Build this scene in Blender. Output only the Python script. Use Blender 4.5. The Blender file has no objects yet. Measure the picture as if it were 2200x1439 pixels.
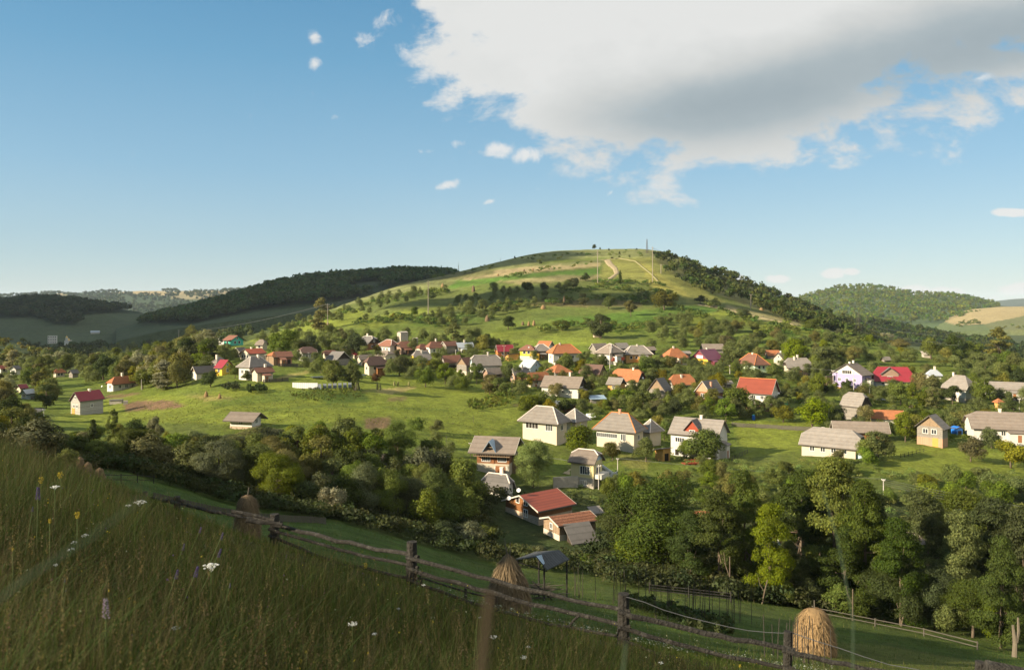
import bpy, math, random
import numpy as np
from mathutils import Vector, Matrix
R = math.radians
random.seed(7); rng = np.random.default_rng(7)
S = bpy.context.scene
COL = S.collection

# ------------------------------------------------------------------ camera
F = 1727.0                      # focal length in photo pixels (photo 2200 wide)
HZ = 650.0                      # row of the horizon
cam = bpy.data.cameras.new('camera'); camo = bpy.data.objects.new('camera', cam); COL.objects.link(camo)
camo.location = (0, 0, 0); camo.rotation_euler = (R(90), 0, 0)
cam.sensor_width = 36; cam.lens = 36 * F / 2200; cam.shift_y = -69.5 / 2200
cam.clip_start = 0.05; cam.clip_end = 40000
cam.dof.use_dof = True; cam.dof.focus_distance = 120; cam.dof.aperture_fstop = 3.6
S.camera = camo

# ------------------------------------------------------------------ light
SUN_EL, SUN_AZ = 22.5, 66.0      # azimuth of the sun measured from straight behind the camera towards the left
sdir = Vector((-math.sin(R(SUN_AZ)) * math.cos(R(SUN_EL)), -math.cos(R(SUN_AZ)) * math.cos(R(SUN_EL)), math.sin(R(SUN_EL))))
sl = bpy.data.lights.new('sun', 'SUN'); sl.energy = 5.0; sl.angle = R(0.53); sl.color = (1.0, 0.86, 0.65)
so = bpy.data.objects.new('sun', sl); COL.objects.link(so)
so.rotation_euler = sdir.to_track_quat('Z', 'Y').to_euler(); so.location = (-50, -20, 60)
S.view_settings.view_transform = 'Standard'; S.view_settings.look = 'None'
S.view_settings.gamma = 1; S.view_settings.exposure = 1.12
S.cycles.max_bounces = 6; S.cycles.diffuse_bounces = 3; S.cycles.transparent_max_bounces = 8
S.cycles.volume_bounces = 0; S.cycles.caustics_reflective = False; S.cycles.caustics_refractive = False
S.cycles.use_denoising = True; S.cycles.denoiser = 'OPENIMAGEDENOISE'; S.cycles.denoising_prefilter = 'ACCURATE'; S.cycles.denoising_input_passes = 'RGB_ALBEDO_NORMAL'
HAZE = 3.4e-5

# ------------------------------------------------------------------ node helpers
class NT:
    def __init__(s, nt): s.nt = nt; s.n = nt.nodes; s.l = nt.links
    def new(s, t, **k):
        x = s.n.new(t)
        for a, b in k.items(): setattr(x, a, b)
        return x
    def link(s, a, b): s.l.new(a, b)
    def setin(s, sock, v):
        if hasattr(v, 'is_output') or isinstance(v, bpy.types.NodeSocket): s.l.new(v, sock)
        else: sock.default_value = v
    def m(s, op, a, b=0.0, c=None, clamp=False):
        x = s.new('ShaderNodeMath', operation=op); x.use_clamp = clamp
        s.setin(x.inputs[0], a); s.setin(x.inputs[1], b)
        if c is not None: s.setin(x.inputs[2], c)
        return x.outputs[0]
    def mix(s, f, a, b, bt='MIX'):
        x = s.new('ShaderNodeMix', data_type='RGBA', blend_type=bt)
        s.setin(x.inputs[0], f)
        for i, v in ((6, a), (7, b)):
            if isinstance(v, tuple) and len(v) == 3: v = v + (1,)
            s.setin(x.inputs[i], v)
        return x.outputs[2]
    def noise(s, vec, scale, detail=4, rough=0.55, dist=0.0):
        x = s.new('ShaderNodeTexNoise'); x.inputs['Scale'].default_value = scale
        x.inputs['Detail'].default_value = detail; x.inputs['Roughness'].default_value = rough
        x.inputs['Distortion'].default_value = dist
        if vec is not None: s.link(vec, x.inputs['Vector'])
        return x.outputs[0]
    def sstep(s, v, a, b):
        x = s.new('ShaderNodeMapRange', interpolation_type='SMOOTHSTEP')
        s.setin(x.inputs[0], v); x.inputs[1].default_value = a; x.inputs[2].default_value = b
        return x.outputs[0]
    def ramp(s, v, stops):
        x = s.new('ShaderNodeValToRGB'); cr = x.color_ramp
        while len(cr.elements) < len(stops): cr.elements.new(0.5)
        for e, (p, c) in zip(cr.elements, stops): e.position = p; e.color = tuple(c) + (1,)
        s.setin(x.inputs[0], v); return x.outputs[0]

# ------------------------------------------------------------------ world: Nishita sky plus procedural clouds by direction
W = bpy.data.worlds.new('World'); S.world = W; W.use_nodes = True
w = NT(W.node_tree); w.n.clear()
out = w.new('ShaderNodeOutputWorld'); bg = w.new('ShaderNodeBackground'); w.link(bg.outputs[0], out.inputs[0])
bg.inputs[1].default_value = 0.088
sky = w.new('ShaderNodeTexSky', sky_type='NISHITA'); sky.sun_disc = False
sky.sun_elevation = R(SUN_EL); sky.sun_rotation = math.atan2(sdir.x, sdir.y)
sky.air_density = 1.0; sky.dust_density = 0.15; sky.ozone_density = 1.5; sky.altitude = 400
tc = w.new('ShaderNodeTexCoord'); sep = w.new('ShaderNodeSeparateXYZ'); w.link(tc.outputs['Generated'], sep.inputs[0])
yy = w.m('MAXIMUM', sep.outputs[1], 0.02)
X = w.m('DIVIDE', sep.outputs[0], yy); Z = w.m('DIVIDE', sep.outputs[2], yy)
comb = w.new('ShaderNodeCombineXYZ'); w.link(X, comb.inputs[0]); w.link(Z, comb.inputs[1])
# tilted, stretched coordinates: the wisps drift down to the left
mp = w.new('ShaderNodeMapping'); mp.inputs['Rotation'].default_value = (0, 0, R(-14)); mp.inputs['Scale'].default_value = (1.0, 1.7, 1)
w.link(comb.outputs[0], mp.inputs[0]); P = mp.outputs[0]
def px(u, v): return ((u - 1100) / F, (HZ - v) / F)
n1 = w.noise(P, 2.6, 10, 0.62, 0.25); n2 = w.noise(P, 9.0, 8, 0.62, 0.2); n3 = w.noise(P, 1.3, 3, 0.5)
def line(a, b):                                   # signed distance, positive above / right of the line a-b (pixels)
    (x0, z0), (x1, z1) = px(*a), px(*b); dx, dz = x1 - x0, z1 - z0; L = math.hypot(dx, dz)
    nx, nz = -dz / L, dx / L
    return w.m('ADD', w.m('MULTIPLY', X, nx), w.m('MULTIPLY_ADD', Z, nz, -(nx * x0 + nz * z0)))
L1 = line((890, -60), (960, 235)); L2 = line((935, 215), (1400, 425)); L3 = line((1400, 420), (2240, 212))
Fm = w.m('SMOOTH_MIN', w.m('SMOOTH_MIN', L1, L2, 0.06), L3, 0.08)
nz_ = w.m('ADD', w.m('MULTIPLY', w.m('SUBTRACT', n1, 0.5), 0.34), w.m('MULTIPLY', w.m('SUBTRACT', n2, 0.5), 0.32))
cov = w.sstep(w.m('ADD', Fm, nz_), -0.014, 0.045)
def blob(u, v, ru, rv, dens=1.0, tilt=0.0):
    cx, cz = px(u, v); dx = w.m('SUBTRACT', X, cx); dz = w.m('SUBTRACT', Z, cz)
    c, s_ = math.cos(R(tilt)), math.sin(R(tilt))
    a = w.m('DIVIDE', w.m('ADD', w.m('MULTIPLY', dx, c), w.m('MULTIPLY', dz, s_)), ru / F)
    b = w.m('DIVIDE', w.m('SUBTRACT', w.m('MULTIPLY', dz, c), w.m('MULTIPLY', dx, s_)), rv / F)
    r = w.m('ADD', w.m('MULTIPLY', a, a), w.m('MULTIPLY', b, b))
    return w.m('MULTIPLY', w.m('EXPONENT', w.m('MULTIPLY', r, -1.0)), dens)
nf = w.noise(comb.outputs[0], 26.0, 8, 0.65, 0.5)
SM = [(1790, 588, 26, 11, 2.4, 0), (1828, 584, 26, 9, 2.0, 0), (1675, 599, 28, 9, 2.2, 0), (1588, 597, 14, 7, 1.6, 0), (1965, 626, 40, 15, 2.4, 0), (2030, 630, 50, 15, 2.4, 0), (2190, 620, 45, 14, 2.2, 8),
      (2172, 457, 42, 10, 2.6, 0), (958, 398, 34, 12, 1.25, 15), (676, 80, 20, 17, 1.1, 0), (672, 137, 20, 17, .85, 0), (775, 85, 22, 26, 1.0, 30),
      (888, 189, 24, 10, .95, 0), (1052, 433, 20, 7, .95, 10), (1163, 404, 20, 12, .8, 0), (1312, 415, 16, 10, .95, 30), (1075, 322, 40, 22, 1.5, 20),
      (1140, 332, 42, 22, 1.4, 10), (982, 308, 22, 14, 1.1, 0), (850, 40, 60, 30, 1.15, 10), (865, 120, 30, 34, .95, 20), (905, 170, 40, 26, .95, 10), (1222, 365, 22, 12, .8, 0),
      (714, 252, 14, 8, .7, 0), (1420, 395, 60, 20, .9, 20), (2125, 162, 34, 14, 1.3, 25), (960, 210, 45, 20, .9, 0), (920, 325, 26, 8, .8, 0), (2130, 640, 30, 6, .8, 0)]
sm = None
for b in SM:
    t = blob(*b); sm = t if sm is None else w.m('MAXIMUM', sm, t)
smc = w.sstep(w.m('ADD', sm, w.m('MULTIPLY', w.m('SUBTRACT', nf, 0.5), 3.0)), 0.50, 1.35)
# pale low band over the horizon is painted by the gradient ramp below
# thickness shading of the big cloud: bright rim to the left, grey belly in the middle right
belly = blob(1850, 190, 640, 125, .80, 13); belly2 = blob(1420, 250, 260, 60, .30, 8); belly3 = blob(2250, 90, 300, 120, .35, 10)
bt = w.m('ADD', w.m('ADD', belly, belly2), belly3)
shade = w.m('ADD', w.m('MULTIPLY', bt, w.m('MULTIPLY_ADD', n3, 0.9, 0.52)), w.m('MULTIPLY', w.m('SUBTRACT', n1, 0.5), 0.75))
shade = w.m('ADD', shade, w.m('MULTIPLY', w.m('SUBTRACT', n2, 0.5), 0.28))
thick = w.sstep(Fm, 0.0, 0.13)
shade = w.m('MULTIPLY', shade, w.m('MULTIPLY_ADD', thick, 0.65, 0.35), clamp=True)
ccol = w.ramp(shade, [(0.0, (4.15, 4.15, 4.05)), (0.22, (3.35, 3.42, 3.35)), (0.5, (2.2, 2.52, 2.65)), (0.85, (1.6, 1.95, 2.15)), (1.0, (1.35, 1.7, 1.95))])
el = w.m('DIVIDE', Z, w.m('SQRT', w.m('MULTIPLY_ADD', X, X, 1.0)))
grad = w.ramp(w.m('MULTIPLY', el, 2.2, clamp=True), [(0.0, (2.75, 3.35, 3.50)), (0.10, (2.35, 3.15, 3.50)), (0.35, (1.45, 2.60, 3.45)), (0.65, (.78, 2.0, 3.05)), (0.92, (.46, 1.52, 2.62))])
front = w.sstep(sep.outputs[1], 0.0, 0.15)
skyc = w.mix(w.m('MULTIPLY_ADD', front, 0.25, 0.58), sky.outputs[0], grad)      # the measured blue of this evening's sky over the Nishita base
m1 = w.mix(w.m('MULTIPLY', cov, 0.97), skyc, ccol)
m2 = w.mix(w.m('MULTIPLY', smc, w.m('SUBTRACT', 0.85, w.m('MULTIPLY', cov, 0.85))), m1, (4.5, 4.4, 4.25))
w.link(m2, bg.inputs[0])

# ------------------------------------------------------------------ terrain height function
# rows of (distance, image row) per column: the lie of the land as read from the photograph
CP = []
def colm(u, *dv):
    for d, v in dv: CP.append((u, d, v))
for u in (-600, 0, 250, 500, 750, 1000, 1300, 1600, 1900, 2200, 2800):
    Xc = (u - 1100) / F; a = 0.30 if Xc < 0 else 0.30 - 0.14 * min(Xc, 1)
    for d in (2.5, 6.0):
        z = -1.6 - 0.30 * d - a * Xc * d; CP.append((u, d, HZ - z / d * F))
colm(-600, (10, 943), (20, 810), (35, 770), (55, 760), (80, 780), (110, 885), (150, 955), (200, 900), (300, 850), (450, 810), (700, 790), (1100, 760), (2500, 720), (12000, 670))
colm(0, (10, 1115), (20, 990), (35, 972), (55, 962), (70, 975), (85, 1012), (110, 1015), (150, 960), (190, 905), (230, 880), (300, 845), (400, 805), (600, 790), (1000, 760), (1500, 735), (2500, 720), (12000, 670))
colm(250, (10, 1189), (15, 1105), (20, 1062), (28, 1045), (45, 1075), (70, 1062), (85, 1040), (105, 1010), (130, 1010), (160, 960), (195, 915), (230, 888), (280, 850), (340, 815), (450, 785), (700, 770), (1100, 748), (2500, 715), (12000, 670))
colm(500, (10, 1265), (15, 1180), (24, 1150), (38, 1165), (55, 1155), (80, 1115), (108, 1082), (130, 1040), (150, 975), (180, 918), (215, 870), (260, 820), (310, 777), (360, 742), (420, 752), (600, 745), (1000, 725), (1300, 715), (2500, 715), (12000, 670))
colm(750, (10, 1340), (14, 1262), (20, 1220), (35, 1215), (60, 1178), (90, 1135), (108, 1125), (125, 1100), (145, 1030), (165, 962), (190, 912), (230, 865), (265, 828), (300, 803), (340, 780), (380, 757), (430, 725), (490, 700), (560, 680), (650, 665), (760, 650), (900, 680), (1300, 700), (2500, 715), (12000, 670))
colm(1000, (10, 1410), (14, 1331), (18, 1303), (30, 1312), (45, 1300), (65, 1258), (85, 1215), (105, 1198), (120, 1165), (135, 1110), (155, 1045), (180, 978), (205, 930), (240, 885), (280, 845), (320, 808), (360, 768), (400, 740), (440, 715), (490, 685), (550, 655), (620, 622), (700, 600), (800, 580), (930, 620), (1300, 680), (2500, 715), (12000, 670))
colm(1300, (12, 1437), (17, 1385), (28, 1375), (45, 1335), (60, 1295), (80, 1268), (95, 1255), (110, 1225), (125, 1170), (145, 1100), (165, 1040), (190, 985), (215, 935), (245, 895), (275, 858), (305, 815), (335, 780), (365, 752), (400, 728), (440, 705), (490, 678), (550, 645), (620, 608), (700, 572), (790, 545), (880, 537), (1050, 600), (1400, 680), (2500, 715), (12000, 670))
colm(1600, (12, 1500), (17, 1442), (30, 1425), (50, 1378), (65, 1335), (80, 1300), (95, 1288), (112, 1250), (130, 1170), (150, 1090), (172, 1020), (195, 980), (220, 945), (245, 905), (272, 868), (302, 830), (335, 795), (370, 762), (410, 730), (450, 705), (500, 682), (570, 662), (680, 640), (800, 622), (920, 612), (1100, 660), (1500, 700), (2500, 715), (12000, 670))
colm(1900, (12, 1519), (17, 1488), (30, 1468), (50, 1425), (65, 1385), (82, 1352), (92, 1335), (108, 1280), (128, 1180), (150, 1085), (175, 1005), (200, 958), (228, 922), (258, 885), (290, 845), (330, 805), (370, 775), (415, 748), (460, 738), (560, 765), (700, 760), (1000, 740), (1500, 725), (2500, 715), (12000, 670))
colm(2200, (12, 1560), (17, 1515), (35, 1490), (60, 1430), (78, 1403), (95, 1340), (112, 1255), (132, 1160), (160, 1065), (188, 1000), (215, 950), (245, 902), (280, 858), (330, 815), (390, 785), (450, 778), (560, 790), (800, 770), (1300, 735), (2500, 715), (12000, 670))
colm(2800, (12, 1700), (17, 1615), (40, 1545), (75, 1410), (110, 1260), (150, 1100), (200, 980), (280, 870), (400, 800), (600, 800), (1300, 740), (12000, 670))
# the skyline of the main hill and its shoulders
colm(640, (560, 712), (760, 690))
colm(870, (560, 652), (660, 632), (780, 610), (900, 650))
colm(1120, (600, 605), (700, 575), (820, 551), (900, 556))
colm(1200, (720, 565), (860, 539), (960, 560))
colm(1400, (560, 640), (640, 590), (740, 555), (840, 536), (930, 560))
colm(1480, (540, 655), (640, 615), (760, 575), (880, 560), (1000, 600))
colm(1700, (500, 695), (600, 685), (760, 668), (900, 650), (1050, 690))
colm(1800, (500, 715), (620, 715), (760, 705), (900, 690), (1050, 720))
CP = np.array(CP, float)
_U, _L = CP[:, 0] / 300.0, np.log(CP[:, 1]) * 3.2
_G = 1.6 / CP[:, 1] - (CP[:, 2] - HZ) / F
def _tps(r2): return np.where(r2 > 0, r2 * np.log(np.maximum(r2, 1e-12)), 0.0) * 0.5
n = len(CP); K = _tps((_U[:, None] - _U) ** 2 + (_L[:, None] - _L) ** 2) + np.eye(n) * 0.01
PM = np.stack([np.ones(n), _U, _L], 1)
A = np.block([[K, PM], [PM.T, np.zeros((3, 3))]]); sol = np.linalg.solve(A, np.concatenate([_G, np.zeros(3)]))
TU = np.linspace(-700, 2900, 361); TL = np.linspace(math.log(1.0), math.log(14000), 620)
def _eval(u, l):
    a, b = u / 300.0, l * 3.2
    k = _tps((a[:, None] - _U) ** 2 + (b[:, None] - _L) ** 2)
    return k @ sol[:n] + sol[n] + sol[n + 1] * a + sol[n + 2] * b
gu, gl = np.meshgrid(TU, TL)
TG = np.concatenate([_eval(a, b) for a, b in zip(gu, gl)]).reshape(gu.shape)
def table(u, d):
    fu = np.clip((u - TU[0]) / (TU[1] - TU[0]), 0, len(TU) - 1.001); fl = np.clip((np.log(np.maximum(d, 1.0)) - TL[0]) / (TL[1] - TL[0]), 0, len(TL) - 1.001)
    i, j = fu.astype(int), fl.astype(int); a, b = fu - i, fl - j
    return TG[j, i] * (1 - a) * (1 - b) + TG[j, i + 1] * a * (1 - b) + TG[j + 1, i] * (1 - a) * b + TG[j + 1, i + 1] * a * b
def ss(x, a, b):
    t = np.clip((x - a) / (b - a), 0, 1); return t * t * (3 - 2 * t)
def H(x, y):
    x = np.atleast_1d(np.asarray(x, float)); y = np.atleast_1d(np.asarray(y, float))
    d = np.maximum(y, 1.0); u = 1100 + F * x / d
    zt = -1.6 + table(u, d) * d
    zp = -1.6 - 0.30 * y - np.where(x < 0, 0.30, 0.24) * x
    zp = np.where(zp > 30, 30 + 14 * np.tanh((zp - 30) / 14), zp); zp = np.where(zp < -30, -30 + 12 * np.tanh((zp + 30) / 12), zp)
    wn = 1 - ss(y, 3.0, 7.0)
    wl = ss(-u, 150, 1100) * (1 - ss(y, 90, 190))
    wr = ss(u, 2900, 4200) * (1 - ss(y, 90, 190))
    wt = np.clip(np.maximum(np.maximum(wn, wl), wr), 0, 1)
    return zt * (1 - wt) + zp * wt
def h1(x, y): return float(H(x, y)[0])
DD = np.exp(np.linspace(math.log(3), math.log(6000), 2600))
def hit(u, v, dmin=0.0):
    """first ground point seen at pixel (u, v)"""
    x = (u - 1100) / F * DD; vv = HZ - H(x, DD) / DD * F
    ok = np.nonzero((vv <= v) & (DD > dmin))[0]
    d = DD[ok[0]] if len(ok) else DD[-1]
    return Vector(((u - 1100) / F * d, d, h1((u - 1100) / F * d, d)))
def at_d(u, d):
    x = (u - 1100) / F * d; return Vector((x, d, h1(x, d)))
def gv(u, d):                    # image row of the ground at distance d
    p = at_d(u, d); return HZ - p.z / d * F
def place(u, v=None, d=None, dmin=0.0): return at_d(u, d) if d else hit(u, v, dmin)

# ------------------------------------------------------------------ object helpers
def tag(o, label=None, cat=None, group=None, kind=None):
    if label: o['label'] = label
    if cat: o['category'] = cat
    if group: o['group'] = group
    if kind: o['kind'] = kind
    return o
def empty(name, loc=(0, 0, 0), rz=0.0):
    o = bpy.data.objects.new(name, None); o.location = loc; o.rotation_euler = (0, 0, rz); o.empty_display_size = 0.3
    COL.objects.link(o); return o
def np_mesh(name, verts, quads, attr=None, smooth=False):
    """verts (N,3), faces (M,k) -> mesh, optional per-vertex colour"""
    me = bpy.data.meshes.new(name); nv, (nf_, k) = len(verts), quads.shape
    me.vertices.add(nv); me.vertices.foreach_set('co', np.ascontiguousarray(verts, np.float32).ravel())
    me.loops.add(nf_ * k); me.loops.foreach_set('vertex_index', np.ascontiguousarray(quads, np.int32).ravel())
    me.polygons.add(nf_); me.polygons.foreach_set('loop_start', np.arange(0, nf_ * k, k, dtype=np.int32))
    if smooth: me.polygons.foreach_set('use_smooth', np.ones(nf_, bool))
    if attr is not None:
        ca = me.color_attributes.new('tint', 'FLOAT_COLOR', 'POINT')
        c = np.ones((nv, 4), np.float32); c[:, :3] = attr; ca.data.foreach_set('color', c.ravel())
    me.update(calc_edges=True); return me
class MB:
    """collects shapes, links them as one mesh object"""
    def __init__(s): s.v = []; s.f = []
    def poly(s, pts, t=None):
        """flat polygon; with t an offset vector makes a closed prism"""
        b = len(s.v); k = len(pts); s.v += [tuple(p) for p in pts]
        if t is None: s.f.append(tuple(range(b, b + k))); return s
        s.v += [tuple(Vector(p) + Vector(t)) for p in pts]
        s.f.append(tuple(range(b, b + k))); s.f.append(tuple(range(b + 2 * k - 1, b + k - 1, -1)))
        for i in range(k):
            j = (i + 1) % k; s.f.append((b + i, b + k + i, b + k + j, b + j))
        return s
    def box(s, x0, x1, y0, y1, z0, z1):
        return s.poly([(x0, y0, z0), (x1, y0, z0), (x1, y1, z0), (x0, y1, z0)], (0, 0, z1 - z0))
    def tube(s, pts, r0, r1=None, n=8, cap=True, wob=0.0):
        r1 = r0 if r1 is None else r1; pts = [Vector(p) for p in pts]; b = len(s.v); m = len(pts)
        for i, p in enumerate(pts):
            d = (pts[min(i + 1, m - 1)] - pts[max(i - 1, 0)]).normalized()
            a = d.orthogonal().normalized() if abs(d.z) < .9 else Vector((1, 0, 0)) - d * d.x; a.normalize(); c = d.cross(a)
            r = r0 + (r1 - r0) * i / max(m - 1, 1)
            for j in range(n):
                t = 2 * math.pi * j / n; rr = r * (1 + (random.uniform(-wob, wob) if wob else 0)); s.v.append(tuple(p + (a * math.cos(t) + c * math.sin(t)) * rr))
        for i in range(m - 1):
            for j in range(n):
                q, q2 = b + i * n, b + (i + 1) * n; k = (j + 1) % n; s.f.append((q + j, q + k, q2 + k, q2 + j))
        if cap: s.f.append(tuple(range(b + n - 1, b - 1, -1))); s.f.append(tuple(range(b + (m - 1) * n, b + m * n)))
        return s
    def lathe(s, c, prof, n=14, wob=0.0):
        b = len(s.v); c = Vector(c)
        for r, z in prof:
            for j in range(n):
                t = 2 * math.pi * j / n; rr = r * (1 + (random.uniform(-wob, wob) if wob else 0))
                s.v.append((c.x + rr * math.cos(t), c.y + rr * math.sin(t), c.z + z))
        for i in range(len(prof) - 1):
            for j in range(n):
                k = (j + 1) % n; s.f.append((b + i * n + j, b + i * n + k, b + (i + 1) * n + k, b + (i + 1) * n + j))
        s.f.append(tuple(range(b + (len(prof) - 1) * n, b + len(prof) * n))); return s
    def build(s, name, mat, parent=None, loc=None, smooth=False):
        me = bpy.data.meshes.new(name); me.from_pydata(s.v, [], s.f); me.update()
        if smooth: me.polygons.foreach_set('use_smooth', np.ones(len(me.polygons), bool))
        if mat: me.materials.append(mat)
        o = bpy.data.objects.new(name, me); COL.objects.link(o)
        if parent: o.parent = parent
        if loc: o.location = loc
        return o
def copy_tree(o, parent=None):
    c = o.copy(); COL.objects.link(c); c.parent = parent
    for ch in o.children: copy_tree(ch, c)
    return c

# ------------------------------------------------------------------ materials
_M = {}
def mat(name, col, rough=0.85, var=0.25, scale=1.5, bump=0.0, bscale=8.0, spec=0.2, metal=0.0, rnd=0.0, stripes=None, streak=0.0, dirt=None):
    if name in _M: return _M[name]
    m = bpy.data.materials.new(name); m.use_nodes = True; t = NT(m.node_tree); b = t.n['Principled BSDF']
    b.inputs['Roughness'].default_value = rough; b.inputs['Specular IOR Level'].default_value = spec; b.inputs['Metallic'].default_value = metal
    tcn = t.new('ShaderNodeTexCoord'); oc = tcn.outputs['Object']
    oi = t.new('ShaderNodeObjectInfo'); add = t.new('ShaderNodeVectorMath', operation='ADD'); t.link(oc, add.inputs[0])
    cb = t.new('ShaderNodeCombineXYZ'); t.link(t.m('MULTIPLY', oi.outputs['Random'], 40), cb.inputs[0]); t.link(cb.outputs[0], add.inputs[1]); vec = add.outputs[0]
    nn = t.noise(vec, scale, 6, 0.6)
    f = t.m('MULTIPLY_ADD', nn, 2 * var, 1 - var)
    if rnd: f = t.m('MULTIPLY', f, t.m('MULTIPLY_ADD', oi.outputs['Random'], 2 * rnd, 1 - rnd))
    c = (*col, 1)
    if dirt: c = t.mix(t.sstep(t.noise(vec, scale * 2.3, 5, 0.65), 0.48, 0.72), c, (*dirt, 1))
    if stripes:
        kind, freq, depth = stripes
        sp = t.new('ShaderNodeSeparateXYZ'); t.link(oc, sp.inputs[0])
        co = {'z': sp.outputs[2], 'x': t.m('ADD', sp.outputs[0], sp.outputs[1])}[kind]
        fr = t.m('FRACT', t.m('MULTIPLY', co, freq)); e = t.sstep(t.m('ABSOLUTE', t.m('SUBTRACT', fr, 0.5)), 0.30, 0.5)
        f = t.m('MULTIPLY', f, t.m('SUBTRACT', 1.0, t.m('MULTIPLY', e, depth)))
        wn = t.new('ShaderNodeTexWhiteNoise', noise_dimensions='1D'); t.link(t.m('FLOOR', t.m('MULTIPLY', co, freq)), wn.inputs['W'])
        f = t.m('MULTIPLY', f, t.m('MULTIPLY_ADD', wn.outputs['Value'], depth * .5, 1 - depth * .25))
    hs = t.new('ShaderNodeVectorMath', operation='SCALE'); t.setin(hs.inputs[0], c if isinstance(c, bpy.types.NodeSocket) else c[:3]); t.link(f, hs.inputs['Scale'])
    t.link(hs.outputs[0], b.inputs['Base Color'])
    if bump:
        bp = t.new('ShaderNodeBump'); bp.inputs['Strength'].default_value = bump; bp.inputs['Distance'].default_value = 0.08
        t.link(t.noise(vec, bscale, 5, 0.6), bp.inputs['Height']); t.link(bp.outputs[0], b.inputs['Normal'])
    _M[name] = m; return m
def tint_mat(name, trans=0.0, rough=0.8, rnd=0.0, huev=0.0, spec=0.15, mul=(1, 1, 1)):
    """foliage: colour from the mesh's own 'tint' attribute, varied per object"""
    m = bpy.data.materials.new(name); m.use_nodes = True; t = NT(m.node_tree); b = t.n['Principled BSDF']; o = t.n['Material Output']
    at = t.new('ShaderNodeAttribute', attribute_name='tint'); oi = t.new('ShaderNodeObjectInfo')
    c = t.mix(1.0, at.outputs['Color'], (*mul, 1), 'MULTIPLY')
    if rnd or huev:
        hs = t.new('ShaderNodeHueSaturation'); t.link(c, hs.inputs['Color'])
        r2 = t.m('FRACT', t.m('MULTIPLY', oi.outputs['Random'], 17.3)); r3 = t.m('FRACT', t.m('MULTIPLY', oi.outputs['Random'], 51.7))
        t.link(t.m('MULTIPLY_ADD', oi.outputs['Random'], 2 * rnd, 1 - rnd), hs.inputs['Value'])
        t.link(t.m('MULTIPLY_ADD', r2, 2 * huev, 0.5 - huev), hs.inputs['Hue']); t.link(t.m('MULTIPLY_ADD', r3, .35, .78), hs.inputs['Saturation']); c = hs.outputs[0]
    t.link(c, b.inputs['Base Color']); b.inputs['Roughness'].default_value = rough; b.inputs['Specular IOR Level'].default_value = spec
    if trans:
        tr = t.new('ShaderNodeBsdfTranslucent'); mx = t.new('ShaderNodeMixShader'); mx.inputs[0].default_value = trans
        cc = t.mix(1.0, c, (1.25, 1.15, 0.6, 1), 'MULTIPLY'); t.link(cc, tr.inputs[0])
        t.link(b.outputs[0], mx.inputs[1]); t.link(tr.outputs[0], mx.inputs[2]); t.link(mx.outputs[0], o.inputs[0])
    return m
# ------------------------------------------------------------------ ground
def pip(poly, u, v):
    ins = np.zeros(u.shape, bool); n = len(poly)
    for i in range(n):
        (x0, y0), (x1, y1) = poly[i], poly[(i + 1) % n]
        if y0 == y1: continue
        c = ((y0 > v) != (y1 > v)) & (u < (x1 - x0) * (v - y0) / (y1 - y0) + x0); ins ^= c
    return ins
_ph = [(rng.uniform(0, 6.28), rng.uniform(0, 6.28)) for _ in range(40)]
def vnoise(x, y, s, k=0, oct=4):
    o = np.zeros(np.shape(x)); a = 1.0; tot = 0
    for i in range(oct):
        p = _ph[(k * 5 + i) % 40]; q = _ph[(k * 7 + i + 3) % 40]
        o = o + a * np.sin(x * s + p[0] + 1.7 * np.sin(y * s * .9 + q[1])) * np.sin(y * s * 1.1 + p[1] + 1.5 * np.sin(x * s * .8 + q[0])); tot += a; a *= .55; s *= 2.17
    return o / tot
LUSH = (.122, .156, .023); BRIGHT = (.178, .208, .028); DRY = (.29, .25, .075); TAN = (.36, .28, .14); BROWN = (.19, .12, .065); DULL = (.165, .175, .060); OLIVE = (.11, .125, .035)
DKG = (.055, .100, .018); WOODF = (.045, .06, .02)
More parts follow.
